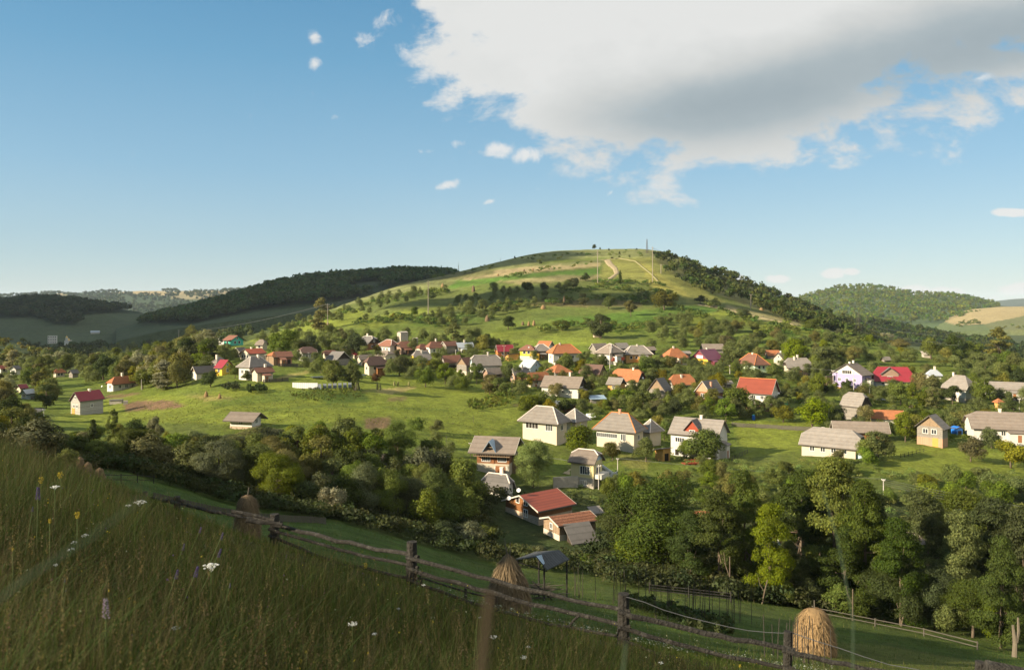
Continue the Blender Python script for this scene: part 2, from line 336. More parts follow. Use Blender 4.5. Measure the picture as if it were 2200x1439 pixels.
PAINT = [  # (polygon in photo pixels, colour, dmin, dmax, strength)
 ([(850, 530), (1420, 525), (1440, 560), (1300, 562), (1130, 585), (980, 610), (800, 640), (600, 700), (560, 690), (760, 640)], DULL, 450, 1300, 1),
 ([(1380, 530), (1560, 560), (1800, 690), (1900, 740), (1700, 690), (1560, 640), (1440, 590)], (.15, .15, .055), 450, 1300, 1),
 ([(1300, 555), (1400, 553), (1450, 590), (1560, 650), (1500, 665), (1420, 610), (1330, 600), (1290, 600)], (.21, .21, .05), 450, 1300, 1),
 ([(1370, 560), (1400, 575), (1470, 625), (1480, 640), (1400, 620)], (.30, .27, .06), 450, 1300, .8),
 ([(980, 592), (1120, 575), (1290, 565), (1290, 571), (1150, 585), (1000, 602)], TAN, 450, 1300, .9),
 ([(980, 604), (1150, 587), (1290, 576), (1290, 590), (1100, 603), (960, 620)], (.085, .16, .022), 400, 1300, 1),
 ([(1060, 605), (1220, 590), (1290, 592), (1280, 600), (1120, 610)], TAN, 400, 1300, .6),
 ([(1160, 562), (1300, 552), (1300, 556), (1160, 568)], LUSH, 500, 1300, .8),
 ([(900, 590), (1060, 580), (1060, 590), (900, 606), (760, 640), (700, 655), (760, 632)], (.16, .155, .055), 500, 1300, 1),
 ([(1150, 640), (1380, 648), (1380, 660), (1150, 658), (1100, 652)], BROWN, 350, 700, .55),
 ([(950, 655), (1150, 630), (1200, 640), (1000, 690)], OLIVE, 350, 700, .7),
 ([(1170, 683), (1300, 676), (1440, 660), (1500, 655), (1540, 665), (1500, 690), (1300, 700), (1220, 700)], (.085, .150, .02), 300, 640, 1),
 ([(1440, 690), (1560, 665), (1580, 672), (1500, 700)], BRIGHT, 300, 640, 1),
 ([(1540, 660), (1760, 690), (1780, 720), (1700, 715), (1600, 700)], BRIGHT, 300, 640, .9),
 ([(1560, 655), (1720, 690), (1720, 700), (1640, 690), (1560, 668)], TAN, 300, 640, .6),
 ([(720, 700), (860, 668), (1000, 655), (960, 670), (800, 706)], BRIGHT, 350, 640, .8),
 ([(520, 725), (640, 690), (760, 660), (800, 680), (700, 715), (560, 745)], BRIGHT, 320, 640, .9),
 ([(850, 680), (1060, 668), (1060, 690), (900, 700)], DKG, 320, 640, .6),
 ([(1040, 715), (1250, 700), (1300, 740), (1100, 745)], BRIGHT, 280, 500, .7),
 # big sloping meadow of the village
 ([(110, 900), (250, 850), (420, 850), (560, 820), (700, 805), (900, 815), (1100, 850), (1130, 900), (1000, 960), (860, 900), (560, 915), (300, 905), (200, 915)], BRIGHT, 140, 330, .9),
 ([(262, 868), (300, 860), (360, 860), (400, 872), (350, 880), (270, 884)], BROWN, 140, 330, 1),
 ([(400, 848), (470, 852), (520, 855), (440, 862)], DRY, 140, 330, .9),
 ([(225, 850), (300, 842), (300, 848), (228, 858)], BROWN, 140, 330, .8),
 ([(590, 812), (660, 796), (668, 800), (600, 818)], DRY, 140, 330, 1),
 ([(780, 838), (890, 830), (895, 834), (840, 848)], (.34, .28, .10), 140, 330, 1),
 ([(830, 852), (875, 852), (870, 862), (835, 862)], BROWN, 140, 330, .6),
 ([(1100, 868), (1140, 865), (1150, 872), (1110, 874)], BROWN, 140, 330, .6),
 ([(780, 898), (835, 896), (840, 920), (785, 920)], BROWN, 140, 260, .9),
 ([(450, 862), (620, 838), (760, 842), (760, 848), (560, 866), (460, 875)], DKG, 140, 330, .45),
 ([(690, 850), (780, 840), (800, 862), (700, 868)], DKG, 140, 330, .7),
 ([(380, 900), (560, 880), (700, 868), (1000, 880), (1000, 884), (700, 874), (400, 904)], DKG, 140, 330, .35),
 ([(1570, 905), (1740, 905), (1760, 960), (1600, 985)], BRIGHT, 150, 300, 1),
 ([(1900, 960), (2100, 960), (2200, 985), (2200, 1020), (1900, 1010)], BRIGHT, 150, 260, .9),
 ([(1330, 975), (1400, 985), (1390, 1012), (1340, 1000)], DRY, 150, 260, .45),
 # near slope
 ([(1700, 1370), (1900, 1385), (2200, 1439), (2200, 1500), (1760, 1500)], (.12, .125, .03), 18, 100, .7),
]
def ground_colour(x, y, z):
    d = np.maximum(y, .5); u = 1100 + F * x / d; v = HZ - z / d * F
    n = vnoise(x, y, .05, 1); n2 = vnoise(x, y, .4, 2)
    c = np.zeros((len(x), 3)); c[:] = LUSH
    def lay(mask, col, s=1.0):
        m = (mask * s)[:, None]; c[:] = c * (1 - m) + np.array(col) * m
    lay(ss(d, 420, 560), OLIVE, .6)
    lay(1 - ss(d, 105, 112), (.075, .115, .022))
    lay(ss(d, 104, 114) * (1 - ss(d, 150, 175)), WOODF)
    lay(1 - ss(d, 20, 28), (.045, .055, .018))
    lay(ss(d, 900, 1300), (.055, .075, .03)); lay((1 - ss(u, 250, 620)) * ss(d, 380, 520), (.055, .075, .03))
    lay(np.clip(n * .8, 0, .5), OLIVE); lay(np.clip(-n * .6, 0, .4) * (d > 20), DKG)
    ju = u + vnoise(u, v, .11, 3) * 5 * (d > 100); jv = v + vnoise(u, v, .13, 4) * 2.2
    for poly, col, a, b, s in PAINT:
        us, vs = [p[0] for p in poly], [p[1] for p in poly]
        k = (d > a) & (d < b) & (u > min(us) - 9) & (u < max(us) + 9) & (v > min(vs) - 6) & (v < max(vs) + 6)
        if k.any():
            m = np.zeros(len(x)); q = np.zeros(k.sum())
            for ou, ov in ((0, 0), (3, 0), (-3, 0), (0, 1.2), (0, -1.2)): q += pip(poly, ju[k] + ou, jv[k] + ov) / 5
            m[k] = q; lay(m, col, s)
    # strip fields on the upper hill, running with the slope's contours
    up = ss(d, 560, 700) * (1 - ss(d, 1000, 1100)); st = vnoise(z * 1.0 + x * .02, x * .004, .55, 6, 2)
    c *= (1 + .42 * up * st)[:, None]
    mg = ss(d, 150, 200) * (1 - ss(d, 520, 600)); st = vnoise(x * .6 + z * 1.5, y * .9, .09, 8, 3); c *= (1 + .22 * mg * st)[:, None]
    hl = ss(d, 340, 420) * (1 - ss(d, 640, 720)); st = np.sign(vnoise(z * 1.3 + x * .05, x * .01, .50, 11, 2)) * .5 + vnoise(x, y, .03, 12, 4); c *= (1 + .20 * hl * st)[:, None]; c[:] = c + (hl * np.clip(vnoise(x, y, .045, 13, 4), 0, 1) * .5)[:, None] * (np.array(OLIVE) - c)
    c *= (1 + .10 * n2)[:, None]
    return np.clip(c, .004, 1)
def ground_mat():
    m = bpy.data.materials.new('meadow_ground'); m.use_nodes = True; t = NT(m.node_tree); b = t.n['Principled BSDF']
    at = t.new('ShaderNodeAttribute', attribute_name='tint'); g = t.new('ShaderNodeNewGeometry'); p = g.outputs['Position']
    a = t.noise(p, .12, 6, .65); c_ = t.noise(p, 1.1, 8, .7); e = t.noise(p, .5, 5, .7, 1.0)
    f = t.m('MULTIPLY', t.m('MULTIPLY_ADD', a, 1.1, .45), t.m('MULTIPLY', t.m('MULTIPLY_ADD', c_, 1.7, .15), t.m('MULTIPLY_ADD', t.noise(p, .33, 5, .7, .6), 1.2, .4)))
    s = t.new('ShaderNodeVectorMath', operation='SCALE'); t.link(at.outputs['Color'], s.inputs[0]); t.link(f, s.inputs['Scale'])
    c2 = t.mix(t.m('MULTIPLY', t.sstep(e, .54, .70), .45), s.outputs[0], (.17, .15, .055))
    t.link(c2, b.inputs['Base Color']); b.inputs['Roughness'].default_value = .95; b.inputs['Specular IOR Level'].default_value = .1
    bp = t.new('ShaderNodeBump'); bp.inputs['Strength'].default_value = .9; bp.inputs['Distance'].default_value = .6
    t.link(t.m('ADD', t.noise(p, 1.6, 8, .75), t.m('MULTIPLY', t.noise(p, .35, 4, .6), 1.5)), bp.inputs['Height']); t.link(bp.outputs[0], b.inputs['Normal']); return m
GM = ground_mat()
fine = np.arctan((np.arange(-250, 2451, 6) - 1100) / F)
left = np.linspace(-math.pi, fine[0], 100)[:-1]; right = np.linspace(fine[-1], math.pi, 100)[1:-1]
TH = np.concatenate([left, fine, right]); NR = 640
RR = np.exp(np.linspace(math.log(.6), math.log(13500), NR))
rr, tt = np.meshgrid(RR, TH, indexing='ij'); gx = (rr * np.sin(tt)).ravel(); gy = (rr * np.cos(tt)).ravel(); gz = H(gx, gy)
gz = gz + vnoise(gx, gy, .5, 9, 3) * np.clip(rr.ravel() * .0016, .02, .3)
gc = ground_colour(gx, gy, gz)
nt_ = len(TH); i, j = np.meshgrid(np.arange(NR - 1), np.arange(nt_), indexing='ij'); j2 = (j + 1) % nt_
q = np.stack([i * nt_ + j, i * nt_ + j2, (i + 1) * nt_ + j2, (i + 1) * nt_ + j], -1).reshape(-1, 4)
cen = len(gx); vv = np.concatenate([np.stack([gx, gy, gz], 1), [[0, 0, h1(0, 0)]]]); cc = np.concatenate([gc, gc[:1]])
tri = np.stack([np.arange(nt_), np.full(nt_, cen), (np.arange(nt_) + 1) % nt_, (np.arange(nt_) + 1) % nt_], -1)[:, :3]
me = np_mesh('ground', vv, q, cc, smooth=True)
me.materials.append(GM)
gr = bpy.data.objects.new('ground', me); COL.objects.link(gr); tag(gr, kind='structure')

# ------------------------------------------------------------------ far hills, each a real slope at its own distance
def prof(pts, u): return np.interp(u, [p[0] for p in pts], [p[1] for p in pts])
def ridge(name, d0, base, d1, crest, colfn, u0, u1, rows=40, du=6, rough=0.0):
    us = np.arange(u0, u1 + 1, du, float); ts = np.concatenate([np.linspace(0, 1, rows), [1.12, 1.5]])
    T, U = np.meshgrid(ts, us, indexing='ij'); D = d0 + (d1 - d0) * T
    v0, v1 = prof(base, U), prof(crest, U)
    z0 = -(v0 - HZ) / F * d0; z1 = -(v1 - HZ) / F * d1
    tt_ = np.clip(T, 0, 1); sm_ = .45 * tt_ + .55 * tt_ * tt_ * (3 - 2 * tt_)
    z = z0 + (z1 - z0) * sm_ - np.where(T > 1, (T - 1) * (np.abs(z1 - z0) * 1.2 + 60), 0)
    x = (U - 1100) / F * D; z = z + vnoise(x, D, 6.0 / (d1 - d0) , 5, 4) * rough * np.sin(np.clip(T, 0, 1) * math.pi)
    z[0] -= 25
    x, D, z, U = x.ravel(), D.ravel(), z.ravel(), U.ravel(); nu = len(us)
    i, j = np.meshgrid(np.arange(len(ts) - 1), np.arange(nu - 1), indexing='ij')
    q = np.stack([i * nu + j, i * nu + j + 1, (i + 1) * nu + j + 1, (i + 1) * nu + j], -1).reshape(-1, 4)
    c = colfn(x, D, U, HZ - z / D * F)
    me = np_mesh(name, np.stack([x, D, z], 1), q, c, smooth=True); me.materials.append(GM)
    o = bpy.data.objects.new(name, me); COL.objects.link(o); tag(o, kind='structure')
    return (d0, d1, base, crest, us, ts, z.reshape(len(ts), nu))
def ridge_z(r, u, t):
    d0, d1, base, crest, us, ts, z = r
    fi = np.interp(t, ts, np.arange(len(ts))); fj = np.clip((u - us[0]) / (us[1] - us[0]), 0, len(us) - 1.001)
    i = np.clip(fi.astype(int), 0, len(ts) - 2); j = fj.astype(int); a, b = fi - i, fj - j
    return z[i, j] * (1 - a) * (1 - b) + z[i + 1, j] * a * (1 - b) + z[i, j + 1] * (1 - a) * b + z[i + 1, j + 1] * a * b
def flat(c):
    def f(x, y, u, v):
        o = np.zeros((len(x), 3)); o[:] = c; return o * (1 + .15 * vnoise(x, y, .01, 2))[:, None]
    return f
def polyc(c, polys, s=.01):
    def f(x, y, u, v):
        o = np.zeros((len(x), 3)); o[:] = c; o *= (1 + .18 * vnoise(x, y, s, 2))[:, None]
        for p, k in polys:
            m = pip(p, u + vnoise(x, y, s * 2, 1) * 5, v)[:, None]; o = np.where(m, np.array(k) * (1 + .12 * vnoise(x, y, s * 3, 4))[:, None], o)
        return o
    return f
WOOD = (.028, .042, .016)
RG = {}
RG['f1'] = ridge('hill', 950, [(250, 735), (350, 712), (500, 690), (600, 680), (700, 668), (800, 660), (1100, 650)], 1500,
                 [(250, 705), (350, 680), (420, 664), (500, 642), (560, 624), (600, 612), (650, 604), (700, 598), (760, 595), (850, 588), (900, 588), (965, 591), (1050, 610), (1100, 640)], polyc((.055, .072, .03), [([(340, 668), (520, 630), (700, 590), (980, 575), (980, 625), (800, 640), (700, 655), (560, 668), (400, 700), (340, 700)], WOOD)]), 250, 1100, 46, 5, 5)
RG['f2'] = ridge('hill', 1250, [(-500, 750), (0, 748), (200, 745), (450, 740)], 1900,
                 [(-500, 655), (-100, 652), (0, 652), (60, 645), (150, 648), (230, 660), (300, 670), (340, 684), (420, 706), (480, 725)], polyc((.065, .082, .036), [([(-500, 640), (330, 640), (345, 675), (240, 672), (180, 676), (160, 700), (110, 695), (80, 683), (0, 682), (-500, 680)], WOOD)]), -500, 480, 40, 6, 8)
RG['f3'] = ridge('hill', 3000, [(-700, 720), (0, 715), (700, 700), (900, 700)], 5600,
                 [(-700, 642), (0, 637), (60, 634), (100, 631), (150, 629), (260, 627), (300, 625), (400, 625), (520, 624), (560, 626), (900, 640)],
                 polyc((.05, .075, .035), [([(80, 626), (130, 626), (140, 634), (90, 634)], TAN), ([(225, 620), (560, 620), (480, 631), (400, 636), (330, 634), (230, 628)], TAN), ([(360, 634), (520, 632), (500, 642), (420, 645), (370, 641)], (.3, .25, .13))], .003), -700, 900, 30, 8, 14)
RG['f4'] = ridge('hill', 500, [(-500, 800), (0, 795), (120, 795), (260, 790)], 680,
                 [(-500, 690), (-100, 715), (0, 730), (50, 740), (110, 760), (165, 780), (260, 800)], flat((.075, .095, .035)), -500, 260, 30, 6, 2)
RG['f5'] = ridge('hill', 2000, [(1550, 705), (1700, 700), (2000, 712), (2400, 735)], 3300,
                 [(1550, 665), (1700, 648), (1740, 637), (1780, 626), (1810, 620), (1870, 618), (1920, 624), (1960, 633), (2050, 637), (2100, 646), (2140, 656), (2400, 680)],
                 polyc((.085, .125, .045), [([(1700, 600), (1960, 600), (1960, 632), (1900, 650), (1700, 660)], (.10, .13, .05))], .006), 1550, 2400, 40, 6, 12)
RG['f6'] = ridge('hill', 1850, [(1950, 720), (2100, 712), (2400, 708), (2800, 708)], 2600,
                 [(1950, 700), (2000, 690), (2040, 674), (2090, 664), (2150, 659), (2220, 658), (2500, 655), (2800, 655)],
                 polyc((.11, .14, .05), [([(2020, 690), (2040, 668), (2100, 650), (2900, 640), (2900, 680), (2110, 697), (2060, 698)], (.36, .28, .13)), ([(2110, 697), (2200, 678), (2900, 680), (2900, 715), (2150, 715)], (.15, .16, .06))], .006), 1950, 2800, 30, 6, 5)
RG['f7'] = ridge('mountain', 6800, [(1900, 670), (2800, 668)], 9000, [(1900, 664), (2080, 657), (2120, 649), (2170, 643), (2240, 639), (2400, 642), (2800, 640)], flat((.05, .07, .04)), 1900, 2800, 16, 12, 20)
RG['f8'] = ridge('hill', 980, [(1640, 760), (1900, 775), (2400, 790)], 1350,
                 [(1640, 700), (1760, 695), (1850, 693), (1950, 707), (2030, 722), (2100, 732), (2200, 745), (2400, 770)], polyc((.09, .115, .04), [([(1640, 600), (1830, 680), (1990, 705), (2150, 735), (2200, 760), (1950, 735), (1800, 715), (1640, 720)], WOOD)]), 1640, 2400, 30, 6, 3)
# dirt tracks draped over the hill and the lane at the left, as their own sheets
def ribbon(name, pts, widths, mat_, off=.12, dmin=0.0):
    P3 = []
    for k in range(len(pts) - 1):
        for s_ in np.linspace(0, 1, 10)[:-1 if k < len(pts) - 2 else None]:
            u = pts[k][0] * (1 - s_) + pts[k + 1][0] * s_; v = pts[k][1] * (1 - s_) + pts[k + 1][1] * s_
            P3.append((hit(u, v, dmin), widths[k] * (1 - s_) + widths[k + 1] * s_))
    b = MB(); n_ = len(P3); L = []
    for k, (p, wd) in enumerate(P3):
        t_ = (P3[min(k + 1, n_ - 1)][0] - P3[max(k - 1, 0)][0]); t_.z = 0; t_.normalize(); s_ = Vector((t_.y, -t_.x, 0)); row = []
        for e in (-.5, -.25, 0, .25, .5):
            q_ = p + s_ * wd * e * random.uniform(.85, 1.15); q_.z = h1(q_.x, q_.y) + off + (.0 if abs(e) < .4 else -.6); row.append(tuple(q_))
        L.append(row)
    for k in range(n_ - 1):
        for c_ in range(4): b.poly([L[k][c_], L[k + 1][c_], L[k + 1][c_ + 1], L[k][c_ + 1]])
    o = b.build(name, mat_); tag(o, kind='structure'); return o
DIRT = mat('dirt', (.34, .27, .16), .95, .3, .6, .5, 3, .05, dirt=(.2, .17, .09))
ribbon('dirt_road', [(1300, 609), (1310, 600), (1325, 588), (1322, 578), (1310, 568), (1305, 560)], [3.2, 3.6, 4, 5, 6, 6], DIRT, .6, 430)
ribbon('dirt_road', [(1290, 560), (1330, 556), (1365, 562), (1400, 590), (1420, 612)], [1.2, 1.2, 1.3, 1.5, 1.6], mat('grassy_track', (.25, .22, .11), .95, .4, .6, .5, 3, .05, dirt=(.16, .17, .06)), .6, 430)
ribbon('dirt_road', [(1500, 655), (1560, 665), (1620, 680), (1700, 697), (1715, 700)], [3, 3.5, 4, 4, 3.5], DIRT, .3, 380)
ASPH = mat('asphalt', (.13, .12, .11), .95, .25, 1.2, .3, 9, .1)
ribbon('road', [(88, 924), (75, 905), (66, 893), (75, 884), (84, 878)], [5, 5, 5, 5, 5], ASPH, .15, 140)
ribbon('path', [(1225, 990), (1240, 1005), (1215, 1020)], [2.5, 3, 3], DIRT, .12, 140)
# ------------------------------------------------------------------ building materials
CREAM = mat('cream_plaster', (.50, .44, .335), .9, .10, .7, .1, 6, .1, dirt=(.60, .50, .36))
WHITE = mat('white_plaster', (.56, .53, .46), .9, .08, .7, .1, 6, .1, dirt=(.66, .62, .54))
YELLOW = mat('yellow_plaster', (.66, .44, .06), .9, .08, .7, .1, 6, .1)
PALEY = mat('pale_yellow_plaster', (.62, .53, .27), .9, .08, .7, .1, 6, .1)
OCHRE = mat('ochre_plaster', (.50, .28, .09), .9, .12, .7, .1, 6, .1, dirt=(.6, .36, .14))
ORWALL = mat('orange_plaster', (.42, .15, .05), .9, .14, .7, .1, 6, .1)
TURQ = mat('turquoise_paint', (.10, .50, .36), .8, .12, .7, .1, 6, .1)
MINT = mat('pale_green_plaster', (.62, .74, .50), .9, .08, .7, .1, 6, .1)
BLUEW = mat('pale_blue_paint', (.42, .52, .58), .8, .10, .7, .1, 6, .1, stripes=('x', 3, .2))
LILAC = mat('lilac_plaster', (.36, .30, .46), .9, .08, .7, .1, 6, .1)
BLOCK = mat('grey_block', (.40, .38, .33), .95, .12, 1.5, .3, 5, .1, stripes=('z', 2.2, .35), dirt=(.3, .28, .24))
MASON = mat('bare_masonry', (.46, .36, .25), .95, .2, 1.0, .4, 5, .1, stripes=('z', 3.5, .25), dirt=(.32, .25, .18))
CONC = mat('concrete', (.42, .37, .30), .95, .2, .6, .3, 4, .1, dirt=(.3, .27, .22))
BRICK = mat('brick_wall', (.36, .17, .10), .95, .2, 1.5, .3, 5, .1, stripes=('z', 5, .4))
WOODW = mat('weathered_boards', (.30, .21, .13), .9, .22, 1.2, .4, 9, .1, stripes=('x', 4, .5), dirt=(.17, .13, .09))
WOODG = mat('grey_boards', (.27, .24, .20), .9, .2, 1.2, .4, 9, .1, stripes=('z', 4, .45), dirt=(.17, .15, .13))
WOODB = mat('brown_logs', (.26, .12, .055), .85, .25, 1.2, .4, 6, .15, stripes=('z', 4, .55))
WOODO = mat('varnished_orange_boards', (.21, .088, .030), .7, .3, 1.0, .2, 9, .25, stripes=('z', 5, .35), dirt=(.30, .13, .04))
WOODR = mat('red_stained_boards', (.32, .065, .032), .75, .15, 1.2, .2, 9, .2, stripes=('x', 4, .3))
WOODP = mat('pink_brown_boards', (.46, .27, .17), .85, .15, 1.2, .3, 9, .1, stripes=('x', 4, .4))
DARKW = mat('dark_boards', (.06, .045, .035), .9, .3, 1.2, .3, 9, .1, stripes=('x', 3, .4))
BROWNW = mat('brown_plaster', (.30, .20, .14), .9, .2, 1, .1, 6, .1)
SLATE = mat('grey_fibre_roof', (.225, .20, .172), .9, .30, .8, .35, 7, .15, stripes=('z', 1.4, .18), rnd=.13, dirt=(.22, .18, .14))
SLATEB = mat('brown_grey_roof', (.21, .172, .138), .9, .30, .8, .35, 7, .15, stripes=('z', 1.4, .18), rnd=.12, dirt=(.2, .15, .11))
SLATED = mat('dark_grey_roof', (.15, .138, .125), .9, .17, .8, .35, 7, .15, stripes=('z', 1.4, .2), rnd=.12, dirt=(.13, .12, .11))
TILEO = mat('orange_tile_roof', (.36, .140, .060), .85, .32, 1.3, .45, 9, .15, stripes=('z', 2.8, .28), rnd=.10, dirt=(.26, .11, .06))
TILEB = mat('brown_tile_roof', (.215, .10, .065), .85, .34, 1.3, .45, 9, .15, stripes=('z', 2.8, .3), rnd=.12, dirt=(.2, .1, .07))
TILEN = mat('near_tile_roof', (.20, .085, .05), .85, .35, 2.6, .6, 9, .15, stripes=('z', 4.4, .6), dirt=(.42, .20, .10))
METR = mat('red_metal_roof', (.24, .052, .026), .6, .22, .5, .05, 3, .4, stripes=('z', 4.0, .35))
METC = mat('crimson_metal_roof', (.26, .022, .034), .55, .18, .5, .05, 3, .4, stripes=('z', 2, .2))
METD = mat('dark_red_metal_roof', (.24, .018, .028), .5, .10, .5, .05, 3, .4, stripes=('x', 1.2, .15))
METM = mat('maroon_metal_roof', (.20, .035, .05), .5, .10, .5, .05, 3, .4, stripes=('z', 2, .2))
METO = mat('orange_metal_roof', (.48, .085, .022), .5, .10, .5, .05, 3, .4, stripes=('z', 2, .2))
METP = mat('plum_metal_roof', (.17, .04, .075), .5, .10, .5, .05, 3, .4, stripes=('z', 2, .2))
METB = mat('chocolate_roof', (.13, .075, .055), .7, .12, .8, .2, 6, .3, stripes=('x', 2, .3))
METW = mat('galvanised_roof', (.38, .41, .43), .45, .12, .6, .05, 3, .5, stripes=('x', 1.5, .12))
METBL = mat('blue_corrugated', (.28, .38, .46), .5, .12, .6, .1, 3, .4, stripes=('x', 3, .3))
BLUET = mat('blue_tarpaulin', (.02, .16, .55), .55, .12, .8, .2, 3, .3)
CAP = mat('pale_ridge_cap', (.66, .58, .50), .8, .1)
CAPO = mat('orange_ridge_cap', (.55, .20, .06), .8, .1)
CHIM = mat('chimney_plaster', (.72, .62, .50), .9, .12)
CHIMB = mat('brick_chimney', (.50, .27, .17), .9, .2, 2, stripes=('z', 5, .3))
FRAME = mat('white_window_frame', (.80, .78, .72), .6, .04)
GLASS = mat('window_glass', (.035, .04, .045), .12, .2, 1, spec=.6)
BLUEG = mat('pale_blue_glass', (.42, .58, .72), .2, .1, 1, spec=.6)
DARKIN = mat('interior_shade_paint', (.03, .025, .02), .95, .2)  # DARKIN: flat dark colour painted for the shade inside doorways and openings
DOORB = mat('brown_door', (.28, .12, .05), .7, .15, 2)
DOORO = mat('orange_door', (.60, .28, .07), .7, .12, 2)
DISH = mat('dish_enamel', (.75, .74, .70), .5, .05)
TIMB = mat('old_timber', (.15, .115, .085), .9, .3, 2, .5, 12, .1, dirt=(.09, .07, .055))
BALC = mat('red_balcony', (.42, .08, .04), .7, .1)

GUTT = mat('dark_gutter', (.10, .085, .07), .7, .15); VERGE = mat('pale_verge', (.50, .46, .38), .8, .1); rand_annex = True
HOUSES = []            # (screen rect u0,u1,v0,v1, distance, world centre, radius, short description)
def window(root, P, t, h_, w_, hh, far, glass=GLASS, bars=2):
    """P(s,h,n) maps face coordinates to local space"""
    def bx(b, s0, s1, a0, a1, n0, n1):
        p = [P(s0, a0, n0), P(s1, a0, n0), P(s1, a1, n0), P(s0, a1, n0)]; e = P(s0, a0, n1) - P(s0, a0, n0); b.poly(p, e)
    f = MB(); k = .09
    bx(f, t - w_ / 2 - k, t + w_ / 2 + k, h_ - hh / 2 - k, h_ - hh / 2, 0, .07); bx(f, t - w_ / 2 - k, t + w_ / 2 + k, h_ + hh / 2, h_ + hh / 2 + k, 0, .07)
    bx(f, t - w_ / 2 - k, t - w_ / 2, h_ - hh / 2, h_ + hh / 2, 0, .07); bx(f, t + w_ / 2, t + w_ / 2 + k, h_ - hh / 2, h_ + hh / 2, 0, .07)
    if not far:
        for q in range(1, bars): x = t - w_ / 2 + w_ * q / bars; bx(f, x - .04, x + .04, h_ - hh / 2, h_ + hh / 2, .022, .06)
    fo = f.build('window', FRAME, root)
    g = MB(); bx(g, t - w_ / 2, t + w_ / 2, h_ - hh / 2, h_ + hh / 2, 0.003, .02); g.build('pane', glass, fo)
def dish(root, p, dirv):
    b = MB(); d = Vector(dirv).normalized(); a = d.orthogonal().normalized(); c = d.cross(a); r0 = .45
    L = []
    for r, z in ((0.03, 0), (.2, .02), (.36, .08)):
        L.append([tuple(Vector(p) + d * z + (a * math.cos(k * math.pi / 6) + c * math.sin(k * math.pi / 6)) * r) for k in range(12)])
    for i in range(2):
        for k in range(12): b.poly([L[i][k], L[i][(k + 1) % 12], L[i + 1][(k + 1) % 12], L[i + 1][k]])
    b.poly(L[0]); b.tube([Vector(p) - d * .5, p], .03, n=5); b.build('dish_antenna', DISH, root)
